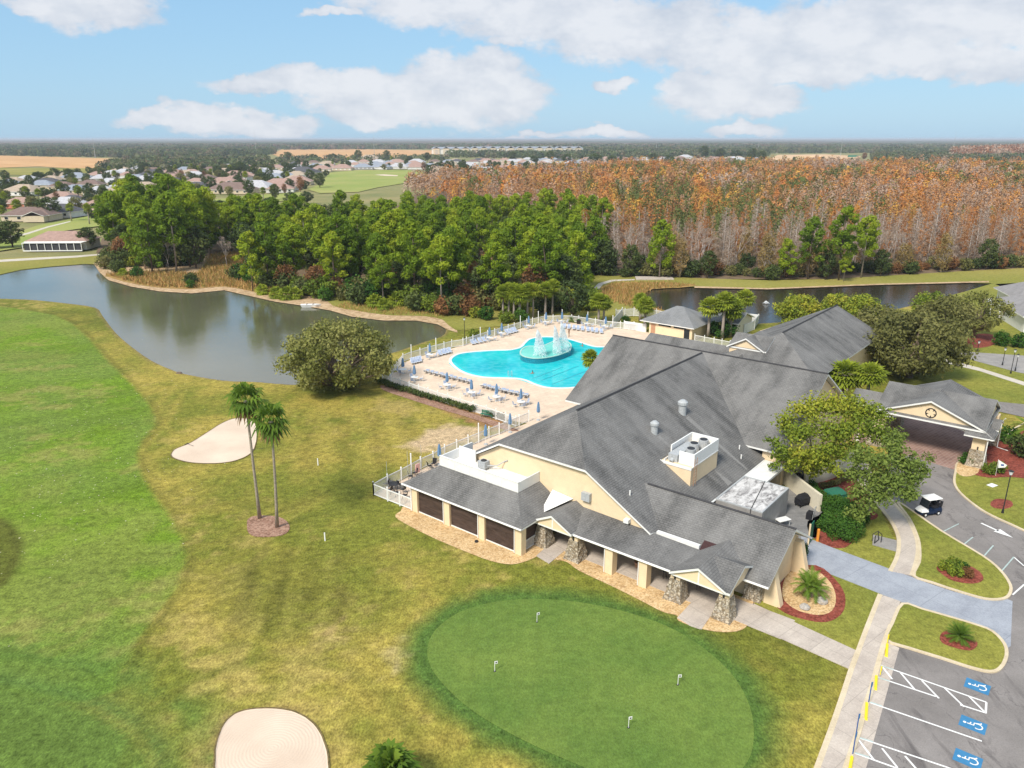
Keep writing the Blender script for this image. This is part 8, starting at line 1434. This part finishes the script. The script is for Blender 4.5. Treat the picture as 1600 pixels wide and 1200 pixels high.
belt('far_wood', [(150,268),(420,268),(420,250),(200,250)], 15, 6, 12, 6, 60, 1.4, DK + [(.13,.14,.06)], 67)
# forest to the horizon: a bumpy canopy, 9 to 14 m high
def canopy(y0, y1, x0, x1, nx, ny, seed):
    xs = np.linspace(x0, x1, nx); ys_ = y0 * (y1 / y0) ** np.linspace(0, 1, ny); X_, Y_ = np.meshgrid(xs, ys_); X_ = X_ * (Y_ / y0) ** .8; Z = 6 + 9 * vnoise(X_, Y_, 260, seed, 3) + 5 * vnoise(X_, Y_, 60, seed + 5, 2); Z += 30 * np.clip((Y_ - 9000) / 12000, 0, 1) * vnoise(X_, Y_, 6000, seed + 9, 2); Z[0, :] = 0
    Z = np.where(Y_ > 24000, Z, np.minimum(Z, 30)); n3_ = vnoise(X_, Y_, 900, seed + 20, 4); cc = np.where(n3_[..., None] > .52, np.array((.19, .14, .11)), np.array((.10, .125, .075))) * (.7 + .6 * vnoise(X_, Y_, 150, seed + 30, 2))[..., None]
    V = np.stack([X_, Y_, Z], -1).reshape(-1, 3); idx = np.arange(nx * ny).reshape(ny, nx); F_ = np.stack([idx[:-1, :-1], idx[:-1, 1:], idx[1:, 1:], idx[1:, :-1]], -1).reshape(-1, 4)
    me = npmesh('horizon_forest', V, F_, 'mass_leaf', tint=np.concatenate([cc.reshape(-1, 3), np.ones((nx * ny, 1))], 1)); o = bpy.data.objects.new('horizon_forest', me); C.objects.link(o); tag(o, kind='stuff')
canopy(3900, 30000, -4200, 4200, 700, 150, 81)
# masts
for px, py, h_, lab in [(149,247,38,'thin radio mast over the tan field'),(400,240,60,'thin pale mast left of the tan field oaks'),(585,247,45,'thin pale mast beside the orange-walled house'),(1025,238,45,'thin mast over the middle oak belt'),(1313,244,42,'thin mast over the bare earth'),(1488,240,55,'slanting thin mast over the right horizon'),(1184,238,42,'thin mast over the long oak row')]:
    o = MB().tube([(0, 0, 0), (h_ * .02, 0, h_)], [.5, .15], 5).build('radio_mast', 'galvanised'); g_ = G(px, py); o.location = (g_[0], g_[1], 0); tag(o, lab, 'mast')
o = MB().hexa([(-35, -12), (35, -12), (35, 12), (-35, 12)], 0, 7, top=[(-22, -4), (20, -4), (20, 4), (-22, 4)]).build('earth_mound', 'bare_earth'); g_ = G(1265, 250); o.location = (g_[0], g_[1], 0); tag(o, kind='structure')
o = MB().hexa([(-9, -3), (9, -3), (9, 3), (-9, 3)], 0, 3.4, top=[(-9, -1), (9, -1), (9, 1), (-9, 1)]).build('tarpaulin_shed', 'green_paint'); g_ = G(1332, 247); o.location = (g_[0], g_[1], 2); tag(o, 'teal green tarpaulin shed on the bare earth', 'shed')
for o in C.objects: 
    if o.parent is None and o.type == 'MESH' and 'category' not in o and 'kind' not in o: o['kind'] = 'structure'
print('objects', len(C.objects))
